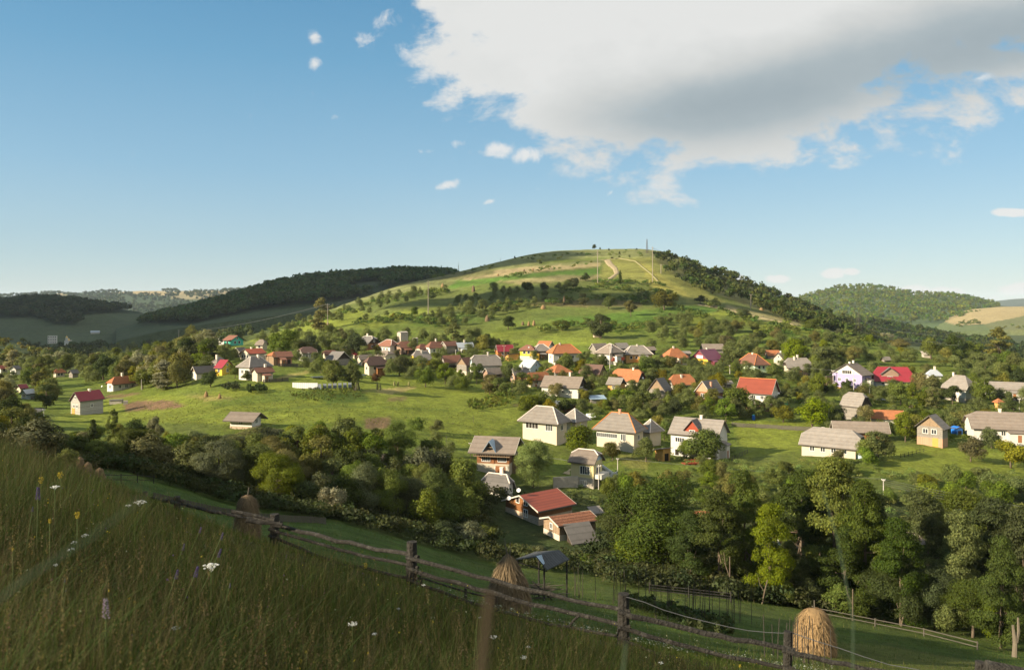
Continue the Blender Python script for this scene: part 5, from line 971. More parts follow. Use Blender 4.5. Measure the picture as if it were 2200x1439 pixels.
# trees that the photograph shows singly ----------------------------------------
for a in [
    (1290, 662, 728, 60, 'round', 'dark', 'large dark round tree standing alone on the green lower hill'), (1427, 620, 666, 66, 'round', 'olive', 'broad olive tree below the end of the dirt tracks'),
    (1355, 640, 679, 34, 'open', 'olive', 'slender trunked olive tree on the hill between two haystacks'), (1308, 634, 664, 40, 'round', 'mid', 'pale green round tree in the middle of the hill'),
    (1232, 592, 621, 32, 'round', 'dark', 'dark tree left of the first wooden power pole on the hill'), (1258, 587, 604, 24, 'round', 'dark', 'small dark tree under the tan strip of the hill'),
    (1168, 603, 628, 26, 'open', 'dark', 'dark tree on the hillside under the ploughed strip'), (1133, 601, 628, 30, 'open', 'dark', 'dark tree at the left of the pair under the ploughed strip'),
    (1332, 580, 612, 10, 'column', 'dark', 'narrow columnar tree beside the winding dirt track'), (1207, 683, 710, 42, 'round', 'mid', 'yellow green round tree on the green strip above the back row'),
    (1092, 676, 708, 42, 'open', 'dark', 'leaning dark tree left of three small haystacks'), (1253, 627, 656, 26, 'round', 'olive', 'olive bushy tree right of a haystack on the hill'), (1222, 641, 655, 20, 'bush', 'dark', 'dark bush beside a haystack on the hill'),
    (985, 627, 656, 28, 'open', 'olive', None), (1010, 632, 660, 26, 'round', 'dark', None), (1080, 610, 635, 18, 'round', 'dark', None), (1063, 603, 632, 32, 'open', 'dark', None), (1130, 645, 664, 26, 'round', 'dark', None),
    (1003, 640, 682, 38, 'round', 'dark', None), (1040, 640, 668, 36, 'round', 'mid', None), (945, 662, 690, 34, 'round', 'dark', None), (972, 664, 690, 30, 'round', 'dark', None), (1035, 663, 688, 32, 'round', 'dark', None), (1220, 600, 625, 28, 'round', 'olive', None), (1200, 605, 625, 24, 'open', 'mid', None),
    (890, 656, 680, 24, 'round', 'mid', 'small round tree left of the tall wooden power pole'), (930, 627, 645, 22, 'round', 'mid', None), (845, 672, 688, 22, 'bush', 'yellow', None), (785, 670, 690, 18, 'round', 'yellow', None), (830, 665, 682, 16, 'round', 'mid', None), (728, 670, 692, 26, 'round', 'mid', None),
    (1390, 622, 650, 20, 'round', 'fresh', 'bright green round tree left of the broad olive tree'), (1372, 625, 648, 20, 'open', 'mid', None), (1505, 634, 652, 34, 'round', 'dark', 'dark round tree at the upper end of the pale hillside fence'), (1538, 641, 660, 28, 'round', 'mid', 'smaller round tree beside the pale hillside fence'),
    (1597, 658, 688, 40, 'round', 'mid', 'round olive tree touching the pale hillside fence'), (1583, 684, 713, 38, 'round', 'olive', 'left one of two joined round trees on the bright slope'), (1618, 686, 713, 34, 'round', 'mid', 'right one of two joined round trees on the bright slope'), (1555, 690, 706, 22, 'bush', 'mid', 'small bush left of two joined round trees'),
    (1747, 677, 712, 48, 'round', 'mid', 'dense round tree at the lower end of the pale hillside fence'), (1803, 703, 726, 26, 'bush', 'grey', 'greyish bush left of the lattice pylon'), (1871, 716, 740, 26, 'round', 'fresh', 'small bright tree right of the lattice pylon'), (1902, 710, 738, 36, 'bush', 'silver', 'silvery bush right of the lattice pylon'),
    (1932, 727, 752, 56, 'bush', 'yellow', 'wide yellow green bush on the right crest'), (2000, 718, 772, 62, 'round', 'mid', 'large green tree on the right crest'), (2045, 716, 768, 50, 'round', 'dark', None), (2087, 728, 772, 50, 'round', 'mid', None), (2145, 703, 778, 66, 'tall', 'yellow', 'tall yellow green tree near the right edge of the crest'), (2185, 755, 810, 60, 'round', 'mid', None),
    (612, 697, 765, 78, 'round', 'mid', 'very large round tree behind the open wooden barn'), (690, 640, 712, 60, 'tall', 'olive', 'tall open tree at the left foot of the hill'), (415, 697, 745, 46, 'round', 'yellow', 'pale yellow green tree rising left of the turquoise house'), (448, 725, 778, 62, 'round', 'mid', None), (505, 745, 775, 32, 'round', 'dark', None), (478, 735, 772, 38, 'round', 'dark', None),
    (765, 708, 768, 62, 'round', 'dark', 'large dark tree left of the grey house below the orchard'), (722, 705, 758, 34, 'tall', 'dark', None), (792, 700, 735, 40, 'round', 'dark', None), (830, 699, 735, 42, 'round', 'dark', None), (870, 698, 735, 34, 'round', 'dark', None), (912, 703, 738, 36, 'round', 'dark', None), (975, 692, 745, 58, 'tall', 'mid', 'tall green tree behind the brown tiled back row'), (1005, 712, 752, 34, 'round', 'yellow', None), (1040, 715, 760, 50, 'round', 'yellow', None),
    (760, 768, 838, 46, 'round', 'mid', 'leafy tree with a stack of brushwood at its foot'), (716, 768, 832, 58, 'round', 'mid', 'round tree shading the white board fence'), (690, 765, 802, 36, 'round', 'fresh', 'bright green tree right of the upper meadow'), (452, 790, 832, 46, 'open', 'dark', 'dark tree in front of the low grey roofed barn'), (505, 776, 812, 36, 'round', 'mid', 'round tree right of the magenta roof'), (530, 797, 817, 24, 'round', 'mid', 'small tree against the grey pyramid roofed house'),
    (858, 760, 810, 60, 'round', 'mid', 'broad round tree left of the yellow house with grey roof'), (936, 752, 798, 34, 'round', 'mid', 'tree hiding the right end of the yellow house with grey roof'), (914, 785, 832, 50, 'open', 'mid', 'tree with several trunks at the upper edge of the meadow'), (808, 798, 824, 26, 'round', 'brown', 'dark reddish tree below the chocolate roof'), (600, 745, 770, 26, 'round', 'mid', None), (640, 748, 782, 34, 'round', 'mid', None),
    (1024, 775, 825, 38, 'open', 'mid', 'open tree before the large grey roofed house'), (1098, 776, 820, 50, 'round', 'mid', 'dense tree right of the low shed with terrace'), (993, 806, 842, 40, 'bush', 'mid', 'leafy bush below the wooden gabled barn'), (1085, 818, 842, 26, 'bush', 'fresh', 'bright bush at the top corner of the meadow'), (886, 720, 760, 30, 'round', 'dark', None),
    (1240, 908, 978, 88, 'round', 'fresh', 'large bright tree right of the tall cream house'), (1145, 930, 1048, 96, 'round', 'fresh', 'very large bright green tree at the end of the long log house'), (1000, 978, 1085, 112, 'round', 'mid', 'big round tree left of the long log house'), (1515, 912, 992, 108, 'round', 'mid', 'big dark tree hiding the right half of the red dormer house'), (1475, 938, 985, 50, 'open', 'mid', 'lighter tree in front of the red dormer house wall'),
    (1388, 934, 992, 62, 'round', 'mid', 'dense tree between the orange ridged roof and the yellow shed'), (1316, 945, 990, 50, 'open', 'olive', 'open shrubby tree before the orange ridged roof'), (1590, 826, 892, 92, 'round', 'mid', 'wide tree hiding the left of the large red roof'), (1560, 848, 905, 50, 'round', 'fresh', None), (1745, 852, 918, 88, 'round', 'fresh', 'wide bright tree left of the patchy grey barn'), (1683, 866, 908, 56, 'open', 'yellow', 'yellowish open tree below the large red roof'), (1460, 822, 862, 52, 'round', 'olive', 'olive tree left of the narrow wooden house'),
    (1888, 915, 988, 70, 'round', 'mid', 'dense dark tree right of the broad grey half hipped roof'), (1945, 886, 950, 50, 'open', 'mid', 'open tree left of the two storey wooden house'), (2085, 936, 992, 66, 'open', 'olive', 'open olive tree right of the two storey wooden house'), (2172, 935, 1004, 78, 'open', 'yellow', 'orchard tree with a pale trunk at the right edge'), (2130, 912, 965, 50, 'round', 'mid', None), (1935, 812, 870, 56, 'round', 'fresh', 'bright tree below the crimson roof'), (1960, 822, 895, 40, 'tall', 'mid', 'tree with a tall bare trunk right of the crimson roof'), (2003, 806, 880, 50, 'tall', 'olive', 'wispy tree before the small grey hip'),
    (1820, 812, 842, 30, 'round', 'dark', 'dark shrub under the lilac and white house'), (1795, 818, 838, 16, 'round', 'fresh', 'small bright shrub beside the slanting wooden shed'), (1905, 822, 850, 40, 'open', 'grey', None), (1800, 958, 1000, 40, 'open', 'olive', 'sparse tree in front of the broad cream house'),
    (1215, 758, 800, 60, 'round', 'mid', 'round tree in front of the wide orange hipped roof'), (1292, 760, 792, 34, 'open', 'mid', 'small tree before the white edged grey hip'), (1385, 762, 800, 62, 'round', 'fresh', 'bright tree in front of the orange yellow house'), (1360, 745, 775, 44, 'open', 'olive', None), (1265, 812, 850, 40, 'round', 'olive', 'rounded tree at the end of the long grey roof'), (1425, 805, 845, 46, 'open', 'olive', None), (1200, 818, 848, 20, 'tall', 'mid', 'small tree before the long grey roof'),
    (1150, 800, 830, 24, 'open', 'olive', None), (1580, 772, 805, 40, 'round', 'mid', 'dark tree left of the brown pyramid roof'), (1540, 775, 810, 40, 'round', 'mid', None), (1710, 782, 822, 36, 'round', 'fresh', None), (1615, 785, 818, 50, 'round', 'mid', None), (1575, 735, 780, 60, 'round', 'mid', None), (1705, 722, 790, 60, 'round', 'fresh', None), (1770, 732, 795, 70, 'round', 'mid', None),
    (1400, 800, 812, 30, 'bush', 'olive', None), (1300, 855, 880, 40, 'bush', 'olive', None)] + [(a_, b_, c_, d_, random.choice(['round', 'round', 'open']), random.choice(['mid', 'fresh', 'mid', 'olive', 'yellow']), None) for a_, b_, c_, d_ in [(680, 772, 810, 42), (658, 762, 798, 36), (745, 735, 775, 42), (810, 745, 788, 40), (842, 770, 812, 40), (885, 778, 816, 44), (905, 760, 798, 34), (957, 774, 824, 44), (972, 798, 838, 42), (1052, 800, 848, 42), (1072, 802, 850, 40), (1122, 795, 842, 44), (1172, 838, 886, 60), (1215, 850, 887, 50), (1135, 846, 892, 58), (1180, 788, 814, 34), (1232, 802, 832, 30), (1262, 780, 812, 40), (1312, 790, 822, 42), (1442, 758, 800, 46), (1490, 782, 816, 40), (1330, 828, 870, 56), (1382, 834, 872, 58), (1410, 852, 890, 50), (1105, 745, 770, 30), (1010, 735, 760, 34), (1262, 748, 775, 30), (1545, 800, 840, 50), (1530, 830, 878, 40), (1640, 800, 815, 50), (1760, 800, 850, 60), (1980, 795, 850, 56), (2040, 800, 840, 50), (2110, 810, 870, 56), (2160, 800, 850, 50), (1955, 850, 905, 50), (2100, 880, 925, 50)]]:
    T(*a[:6], label=a[6])
# tall trees of the right-hand wood edge, near the hollow
for u, vt, d, w, tone, kind, lb in [(1410, 1008, 112, 200, 'mid', 'round', 'broad tall tree right of the bright red roof'), (1545, 1050, 100, 130, 'mid', 'tall', 'tall tree left of two slim bare trunks'), (1600, 1008, 104, 120, 'fresh', 'tall', 'tall leafy tree behind the bean poles'), (1655, 1080, 95, 105, 'fresh', 'tall', 'slim tree leaning over the lower meadow'),
                    (1720, 1010, 112, 140, 'mid', 'tall', None), (1790, 980, 108, 150, 'fresh', 'tall', 'tall crowned tree behind the pale haystack'), (1860, 1030, 96, 130, 'mid', 'tall', 'tall tree above the hay meadow edge'), (1935, 1110, 90, 110, 'mid', 'tall', None), (1990, 1060, 104, 140, 'mid', 'tall', 'dense tree right of the pale haystack'),
                    (2060, 1095, 92, 130, 'fresh', 'tall', None), (2130, 1070, 96, 150, 'mid', 'tall', 'tall tree near the right edge behind the rail fence'), (2200, 1080, 88, 150, 'dark', 'tall', 'dark tall tree cut by the right edge'), (2150, 1150, 80, 110, 'mid', 'tall', 'ivy clad tree above a pale stump'), (2270, 1040, 98, 150, 'mid', 'tall', None),
                    (1480, 1100, 100, 100, 'dark', 'tall', None), (1340, 1050, 118, 110, 'mid', 'round', None), (1810, 1130, 96, 120, 'dark', 'tall', None), (1700, 1160, 98, 90, 'dark', 'tall', None), (1900, 1190, 92, 100, 'dark', 'round', None), (2010, 1200, 90, 100, 'dark', 'round', None), (2090, 1230, 86, 100, 'dark', 'round', None),
                    (1325, 1075, 125, 90, 'mid', 'tall', None), (1760, 1080, 118, 110, 'mid', 'tall', None), (1880, 1060, 116, 120, 'mid', 'tall', None), (2080, 1030, 118, 120, 'mid', 'round', None)]:
    T(u, vt, None, w * 1.22, kind, {'fresh': 'mid', 'mid': 'deep'}.get(tone, tone), d=d, label=lb, grp='tall trees of the wood edge')
for u, vt, d, w, tone in [(1390, 1215, 104, 90, 'dark'), (1450, 1225, 100, 90, 'dark'), (1310, 1190, 108, 80, 'mid'), (1350, 1150, 112, 80, 'fresh'), (1265, 1185, 110, 60, 'mid'), (1160, 1172, 111, 56, 'grey'), (1120, 1165, 112, 60, 'grey'), (1045, 1115, 122, 66, 'mid'), (1010, 1120, 116, 90, 'grey'), (1540, 1235, 97, 70, 'mid'), (1630, 1230, 96, 70, 'mid'), (1690, 1250, 93, 70, 'mid'), (1740, 1240, 95, 80, 'dark'), (1800, 1250, 92, 80, 'mid'), (1850, 1260, 90, 70, 'dark'), (2120, 1290, 83, 60, 'mid'), (2040, 1290, 86, 70, 'mid'), (1590, 1240, 98, 60, 'dark'), (1490, 1200, 104, 80, 'dark'), (1180, 1180, 108, 60, 'dark'), (2210, 1300, 80, 70, 'dark'), (960, 1110, 115, 80, 'dark'), (1960, 1270, 88, 70, 'dark')]:
    T(u, vt, None, w, 'bush', tone, d=d, grp='bushes along the foot of the wood edge')
T(80, 898, None, 150, 'bush', 'grey', d=30, label='big shaded blue green bush on the near ridge at the left'); T(5, 905, None, 90, 'bush', 'dark', d=32, label='dark bush at the left edge of the near ridge'); T(140, 962, None, 60, 'bush', 'mid', d=27, label='low green bush beside the three ridge haystacks')
# hedge band in the gully at the lower left, tops read from the picture
htop = lambda u: float(np.interp(u, [100, 150, 200, 250, 330, 400, 480, 560, 640, 740, 800, 850, 900, 950, 1000, 1060], [930, 925, 905, 880, 905, 920, 925, 912, 895, 888, 908, 895, 920, 940, 960, 1040]))
for a in [(200, 902, 150, 44, 'cone', 'dark'), (243, 880, 160, 40, 'tall', 'mid'), (335, 885, 158, 40, 'open', 'silver'), (185, 918, 150, 50, 'bush', 'silver'), (275, 925, 148, 60, 'open', 'silver'), (355, 952, 128, 55, 'bush', 'silver'), (310, 925, 150, 50, 'bush', 'grey'), (515, 988, 122, 60, 'bush', 'silver'), (445, 985, 126, 40, 'bush', 'yellow'), (255, 905, 152, 30, 'round', 'yellow'), (360, 920, 150, 30, 'bush', 'yellow'), (640, 897, 152, 80, 'round', 'mid'), (690, 925, 142, 70, 'round', 'olive'), (742, 890, 156, 80, 'round', 'mid'), (855, 897, 156, 86, 'round', 'fresh'), (930, 925, 158, 80, 'round', 'mid'), (590, 955, 130, 90, 'round', 'mid'), (425, 925, 145, 90, 'round', 'olive'), (500, 930, 148, 80, 'round', 'olive'), (640, 1010, 116, 120, 'round', 'dark'), (740, 1020, 116, 110, 'round', 'dark'), (710, 1030, 113, 70, 'bush', 'silver'), (830, 1000, 122, 100, 'round', 'mid'), (790, 960, 138, 80, 'round', 'mid'), (905, 985, 135, 70, 'round', 'mid')]:
    T(a[0], a[1], None, a[3], a[4], a[5], d=a[2])
scatter([(115, 112), (1010, 112), (990, 160), (560, 168), (120, 165)], 62, 30, (5, 9), (.8, 1.15), ['round', 'round', 'open', 'bush'], ['mid', 'mid', 'olive', 'dark', 'fresh', 'grey'], dr=True, top=htop, lim=.12, grp='trees of the hedge band in the gully')
# left valley
scatter([(60, 800), (240, 745), (400, 735), (470, 745), (515, 790), (500, 800), (405, 800), (400, 830), (330, 845), (230, 825), (140, 835), (100, 880), (60, 880), (0, 900), (-20, 800)], 150, 11, (7, 12), (.75, 1.1), ['round', 'round', 'open', 'tall'], ['mid', 'dark', 'olive', 'mid', 'yellow', 'silver'], grp='trees of the left valley')
scatter([(-20, 900), (60, 890), (70, 930), (110, 945), (-20, 960)], 10, 22, (5, 8), (.8, 1.1), ['round', 'bush'], ['mid', 'dark', 'yellow'])
# the foot of the hill, back row and village gardens
scatter([(560, 745), (700, 715), (790, 735), (1040, 735), (1110, 760), (1050, 775), (960, 755), (880, 770), (700, 790), (640, 790)], 50, 13, (5, 9), (.8, 1.1), ['round', 'open', 'bush'], ['dark', 'mid', 'olive'], lim=.35, grp='trees between the back row houses')
scatter([(480, 730), (620, 700), (760, 655), (900, 628), (960, 630), (860, 655), (740, 690), (640, 712), (520, 735)], 48, 11, (5, 9), (.8, 1.1), ['round', 'open'], ['dark', 'dark', 'mid', 'olive', 'brown'], grp='trees along the left foot of the hill')
scatter([(900, 690), (1010, 640), (1180, 615), (1260, 620), (1200, 640), (1060, 690), (960, 705)], 34, 15, (4.5, 7), (.9, 1.2), ['round', 'open'], ['dark', 'mid', 'olive'], grp='orchard trees on the hill')
scatter([(1380, 715), (1440, 690), (1540, 700), (1640, 730), (1800, 740), (1960, 765), (2230, 800), (2230, 850), (2100, 815), (1900, 785), (1750, 800), (1560, 765), (1400, 765)], 100, 15, (5, 9.5), (.85, 1.2), ['round', 'round', 'open', 'bush'], ['mid', 'fresh', 'olive', 'yellow', 'mid', 'dark'], lim=.3, grp='trees above the right half of the village')
scatter([(820, 790), (1000, 760), (1250, 770), (1500, 770), (1760, 790), (2230, 830), (2230, 960), (1900, 950), (1770, 915), (1560, 905), (1300, 910), (1130, 895), (1110, 850), (960, 825)], 300, 10, (3.2, 7.2), (.85, 1.15), ['round', 'open', 'bush', 'round'], ['mid', 'fresh', 'olive', 'yellow', 'mid', 'dark'], lim=.58, grp='garden trees in the village')
scatter([(1300, 905), (1560, 905), (1720, 905), (1900, 975), (2230, 1000), (2230, 1100), (1360, 1100), (1230, 1050), (1330, 1010), (1440, 1010), (1600, 1000), (1420, 950)], 70, 20, (2.5, 5.5), (.9, 1.3), ['open', 'bush', 'round'], ['mid', 'fresh', 'yellow', 'fresh', 'olive'], lim=.25, grp='trees in the lower right gardens')
scatter([(860, 930), (980, 905), (1010, 960), (1000, 1030), (900, 1000)], 5, 30, (3, 5), (.9, 1.2), ['bush', 'round'], ['mid', 'fresh'])
for u, v, h_, w_ in [(1277, 535, 11, 10), (1289, 536, 5, 5), (1308, 538, 5, 5), (1106, 556, 6, 6), (1162, 567, 6, 8), (985, 580, 4, 5), (1331, 547, 7, 6), (1075, 560, 3, 4), (1368, 537, 4, 6), (1315, 556, 4, 8), (1353, 552, 4, 5)]:
    T(u, v - h_, v + 1, w_, 'bush', 'dark', dmin=400, grp='small shrubs near the bare hilltop')

# ------------------------------------------------------------------ woods too dense to count
def wood(name, label, pts, hts, wr, tone, ncard=60, size=.17, conifer=0.0):
    """pts (N,3) ground points; merges small crowns into one mesh"""
    tm = []
    for s_ in range(6):
        g = np.random.default_rng(s_ + 50); c = s_ >= 4; nl = 9; L = g.uniform(-1, 1, (nl, 3)) * [.24, .24, .22] + [0, 0, .60]
        if c: zz = np.linspace(.15, .92, nl); L = np.stack([g.uniform(-.1, .1, nl), g.uniform(-.1, .1, nl), zz], 1)
        pk = g.integers(0, nl, ncard); d = g.normal(size=(ncard, 3)); d /= np.linalg.norm(d, axis=1, keepdims=True); d[:, 2] = np.abs(d[:, 2]) * 1.1 - .3
        rad = (.26 if not c else .32 * (1.05 - L[pk, 2]))
        p = L[pk] + d * (np.array([1, 1, .8]) * (rad if np.isscalar(rad) else rad[:, None])); tm.append((p, d + g.normal(size=(ncard, 3)) * .3, size * (.7 + .6 * g.random(ncard)), g.random(ncard)))
    V, Q, C = [], [], []; off = 0; g = np.random.default_rng(3)
    kind = np.where(g.random(len(pts)) < conifer, g.integers(4, 6, len(pts)), g.integers(0, 4, len(pts)))
    for s_ in range(6):
        idx = np.nonzero(kind == s_)[0]
        if not len(idx): continue
        p, nr, sz, rn = tm[s_]; h = hts[idx]; w = h * wr * g.uniform(.8, 1.2, len(idx)) * (.5 if s_ >= 4 else 1); a = g.uniform(0, 6.28, len(idx)); ca, sa = np.cos(a), np.sin(a)
        px_ = p[None, :, 0] * ca[:, None] - p[None, :, 1] * sa[:, None]; py_ = p[None, :, 0] * sa[:, None] + p[None, :, 1] * ca[:, None]
        P_ = np.stack([px_ * w[:, None] + pts[idx, 0:1], py_ * w[:, None] + pts[idx, 1:2], p[None, :, 2] * h[:, None] + pts[idx, 2:3]], -1).reshape(-1, 3)
        N_ = np.stack([nr[None, :, 0] * ca[:, None] - nr[None, :, 1] * sa[:, None], nr[None, :, 0] * sa[:, None] + nr[None, :, 1] * ca[:, None], np.repeat(nr[None, :, 2], len(idx), 0)], -1).reshape(-1, 3)
        S_ = (sz[None] * w[:, None] * 1.25).ravel(); lt = (g.uniform(.65, 1.35, len(idx))[:, None] * (.7 + .6 * rn[None])).ravel(); hue = np.repeat(g.uniform(.8, 1.35, len(idx)), len(rn))
        v, q, t = leaf_cards(P_, N_, S_, np.stack([lt * hue, lt, lt * .9], 1)); V.append(v); Q.append(q + off); C.append(t); off += len(v)
    me = np_mesh(name, np.concatenate(V), np.concatenate(Q), np.concatenate(C)); me.materials.append(LEAF[tone]); o = bpy.data.objects.new(name, me); COL.objects.link(o); tag(o, label, 'woodland', kind='stuff'); return o
def ridge_pts(r, polys, n, keep_out=([(735, 616), (790, 604), (845, 606), (800, 626), (750, 632)],)):
    d0, d1 = r[0], r[1]; us = r[4]; u = rng.uniform(us[0], us[-1], n * 6); t = rng.uniform(0, 1.02, n * 6); z = ridge_z(r, u, t); d = d0 + (d1 - d0) * t; v = HZ - z / d * F
    m = np.zeros(len(u), bool)
    for p in polys: m |= pip(p, u + vnoise(u, v, .09, 5) * 5, v)
    for p in keep_out: m &= ~pip(p, u, v)
    u, d, z = u[m][:n], d[m][:n], z[m][:n]; return np.stack([(u - 1100) / F * d, d, z], 1)
def ground_pts(poly, n, dr):
    us = [p[0] for p in poly]; u = rng.uniform(min(us), max(us), n * 8); d = np.exp(rng.uniform(math.log(dr[0]), math.log(dr[1]), n * 8)); x = (u - 1100) / F * d; z = H(x, d); v = HZ - z / d * F
    m = pip(poly, u + vnoise(u, v, .09, 5) * 6, v)
    for k_ in KEEP: m &= ~pip(k_, u, v)
    return np.stack([x[m][:n], d[m][:n], z[m][:n]], 1)
p = ridge_pts(RG['f1'], [[(300, 700), (330, 670), (520, 625), (700, 585), (990, 570), (985, 596), (940, 606), (860, 608), (780, 634), (740, 648), (690, 648), (640, 656), (560, 664), (480, 680), (420, 694), (350, 694)]], 3800); wood('woodland', 'dark shaded wood on the ridge left of the main hill', p, rng.uniform(8, 16, len(p)), 1.0, 'forest')
p = ridge_pts(RG['f2'], [[(-400, 640), (330, 640), (345, 676), (290, 668), (240, 672), (185, 676), (165, 702), (108, 697), (80, 684), (0, 684), (-400, 684)]], 1900); wood('woodland', 'dark shaded wood on the far left hill', p, rng.uniform(12, 19, len(p)), .85, 'forest')
p = ridge_pts(RG['f3'], [[(-400, 628), (90, 628), (230, 640), (340, 636), (420, 655), (560, 640), (560, 700), (-400, 700)], [(-400, 620), (80, 620), (100, 640), (230, 626), (330, 635), (420, 655), (480, 700), (-400, 700)], [(350, 624), (385, 624), (390, 640), (350, 638)], [(395, 628), (480, 626), (560, 628), (560, 660), (480, 640), (440, 650), (400, 640)], [(470, 620), (600, 620), (600, 632), (490, 630)], [(-400, 620), (60, 626), (60, 650), (-400, 660)]], 4200); wood('woodland', 'hazy wood on the farthest left plateau', p, rng.uniform(16, 26, len(p)), .9, 'forest', 30, .26, .15)
p = ridge_pts(RG['f5'], [[(1690, 600), (2000, 600), (2130, 640), (2150, 665), (2060, 690), (1700, 720)]], 2300); wood('woodland', 'sunlit green wood on the far right hill', p, rng.uniform(10, 24, len(p)), .75, 'mid', 34, .24, .3)
p = ridge_pts(RG['f8'], [[(1640, 660), (1830, 680), (1990, 705), (2160, 735), (2200, 765), (1950, 742), (1800, 722), (1640, 735)]], 800); wood('woodland', 'dark wood in the valley below the right shoulder of the hill', p, rng.uniform(8, 14, len(p)), .9, 'dark')
p = ground_pts([(1405, 555), (1440, 556), (1500, 580), (1560, 592), (1660, 628), (1760, 668), (1860, 712), (1930, 745), (1900, 745), (1790, 722), (1690, 692), (1600, 650), (1520, 640), (1450, 605)], 760, (520, 1000)); wood('woodland', 'dark wood covering the right shoulder of the main hill', p, rng.uniform(5, 11, len(p)), .95, 'dark')
p = ground_pts([(0, 745), (250, 735), (450, 715), (560, 715), (500, 745), (400, 745), (240, 755), (150, 790), (0, 800)], 260, (420, 1200)); wood('woodland', 'shaded trees on the left valley floor', p, rng.uniform(8, 14, len(p)), .9, 'dark')
p = ridge_pts(RG['f4'], [[(-300, 700), (40, 735), (120, 768), (160, 785), (60, 790), (-300, 800)]], 130); wood('woodland', 'scrub on the near dark slope at the left edge', p, rng.uniform(3, 7, len(p)), 1.1, 'olive')
p = ridge_pts(RG['f6'], [[(2040, 690), (2100, 690), (2110, 700), (2060, 705)], [(2085, 668), (2110, 668), (2110, 673), (2085, 673)], [(2150, 700), (2300, 690), (2300, 712), (2150, 712)]], 110); wood('woodland', 'scattered bushes on the tan fields at the far right', p, rng.uniform(6, 12, len(p)), 1.1, 'mid')
p = ground_pts([(2000, 745), (2230, 745), (2230, 780), (2000, 775)], 160, (500, 1300)); wood('woodland', 'dark trees in the far valley at the right edge', p, rng.uniform(8, 13, len(p)), .9, 'dark')
# undergrowth: too dense to count, hugging the foot of the village trees and the gully
def undergrowth(label, P_, hts, tone): wood('undergrowth', label, P_, hts, 1.5, tone, 100, .075)['category'] = 'undergrowth'
p = ground_pts([(820, 790), (1000, 760), (1250, 770), (1500, 765), (1760, 780), (2230, 830), (2230, 960), (1900, 950), (1770, 905), (1560, 900), (1300, 905), (1130, 895), (1110, 850), (960, 825)], 1100, (180, 380))
def off_houses(P_, m=.6):
    k = np.ones(len(P_), bool)
    for h in HOUSES:
        inv = h['root'].matrix_basis.inverted()
        x = P_[:, 0] * inv[0][0] + P_[:, 1] * inv[0][1] + inv[0][3]; y = P_[:, 0] * inv[1][0] + P_[:, 1] * inv[1][1] + inv[1][3]
        k &= ~((x > -m) & (x < h['A'] + m) & (y > -m) & (y < h['B'] + m))
    return P_[k]
p = off_houses(p); undergrowth('weeds, vines and garden growth between the village houses', p, rng.uniform(.8, 2.2, len(p)), 'mid')
p = off_houses(ground_pts([(1280, 900), (1560, 905), (1620, 1000), (1900, 985), (2230, 1010), (2230, 1120), (1360, 1120), (1200, 1060), (1330, 1000), (1440, 1010)], 900, (118, 230))); undergrowth('garden growth on the lower right slopes', p, rng.uniform(.5, 1.5, len(p)), 'fresh')
u_ = rng.uniform(100, 2350, 2600); d_ = rng.uniform(103, 150, 2600) - np.where(u_ > 1300, 12, 0); x_ = (u_ - 1100) / F * d_; z_ = H(x_, d_); v_ = HZ - z_ / d_ * F; m_ = ~((u_ > 1065) & (u_ < 1300) & (v_ > 1085) & (v_ < 1200)); p = off_houses(np.stack([x_, d_, z_], 1)[m_]); undergrowth('dark undergrowth along the bottom of the gully', p, rng.uniform(1.0, 2.8, len(p)), 'dark')

def hedge(pts, n, wd):
    P_ = []
    for _ in range(n):
        k = random.randrange(len(pts) - 1); t = random.random(); a, c = pts[k], pts[k + 1]; q_ = hit(a[0] + (c[0] - a[0]) * t + random.gauss(0, 2), a[1] + (c[1] - a[1]) * t + random.gauss(0, wd), 250); P_.append((q_.x, q_.y, q_.z))
    return P_
HL = []
for pts, n_, wd in [([(700, 690), (800, 655), (880, 640), (960, 628)], 60, 2), ([(1150, 658), (1300, 642), (1400, 655)], 40, 2), ([(960, 692), (1060, 668), (1130, 655)], 30, 2), ([(1440, 662), (1520, 690), (1570, 712)], 26, 2), ([(1300, 716), (1380, 704), (1440, 690)], 40, 4), ([(1160, 715), (1240, 700), (1330, 700)], 26, 3), ([(760, 700), (860, 688), (960, 700)], 40, 3), ([(1280, 610), (1330, 612), (1430, 615)], 30, 2), ([(1200, 628), (1290, 620), (1400, 632), (1460, 640)], 50, 3), ([(1080, 600), (1180, 580), (1290, 566)], 16, 1.5), ([(880, 605), (960, 592), (1060, 575)], 20, 2), ([(1120, 560), (1250, 550), (1380, 552)], 16, 3), ([(1520, 660), (1600, 690), (1700, 705)], 24, 3), ([(1620, 715), (1760, 722), (1900, 745)], 50, 4), ([(560, 722), (640, 700), (700, 690)], 30, 3)]: HL += hedge(pts, int(n_ * 1.8), wd * 1.3)
HL = np.array(HL); wood('hillside_scrub', 'low scrub and hedge lines dividing the fields of the hill', HL, rng.uniform(1.2, 4.6, len(HL)), 1.4, 'mid', 60, .12)['category'] = 'scrub'
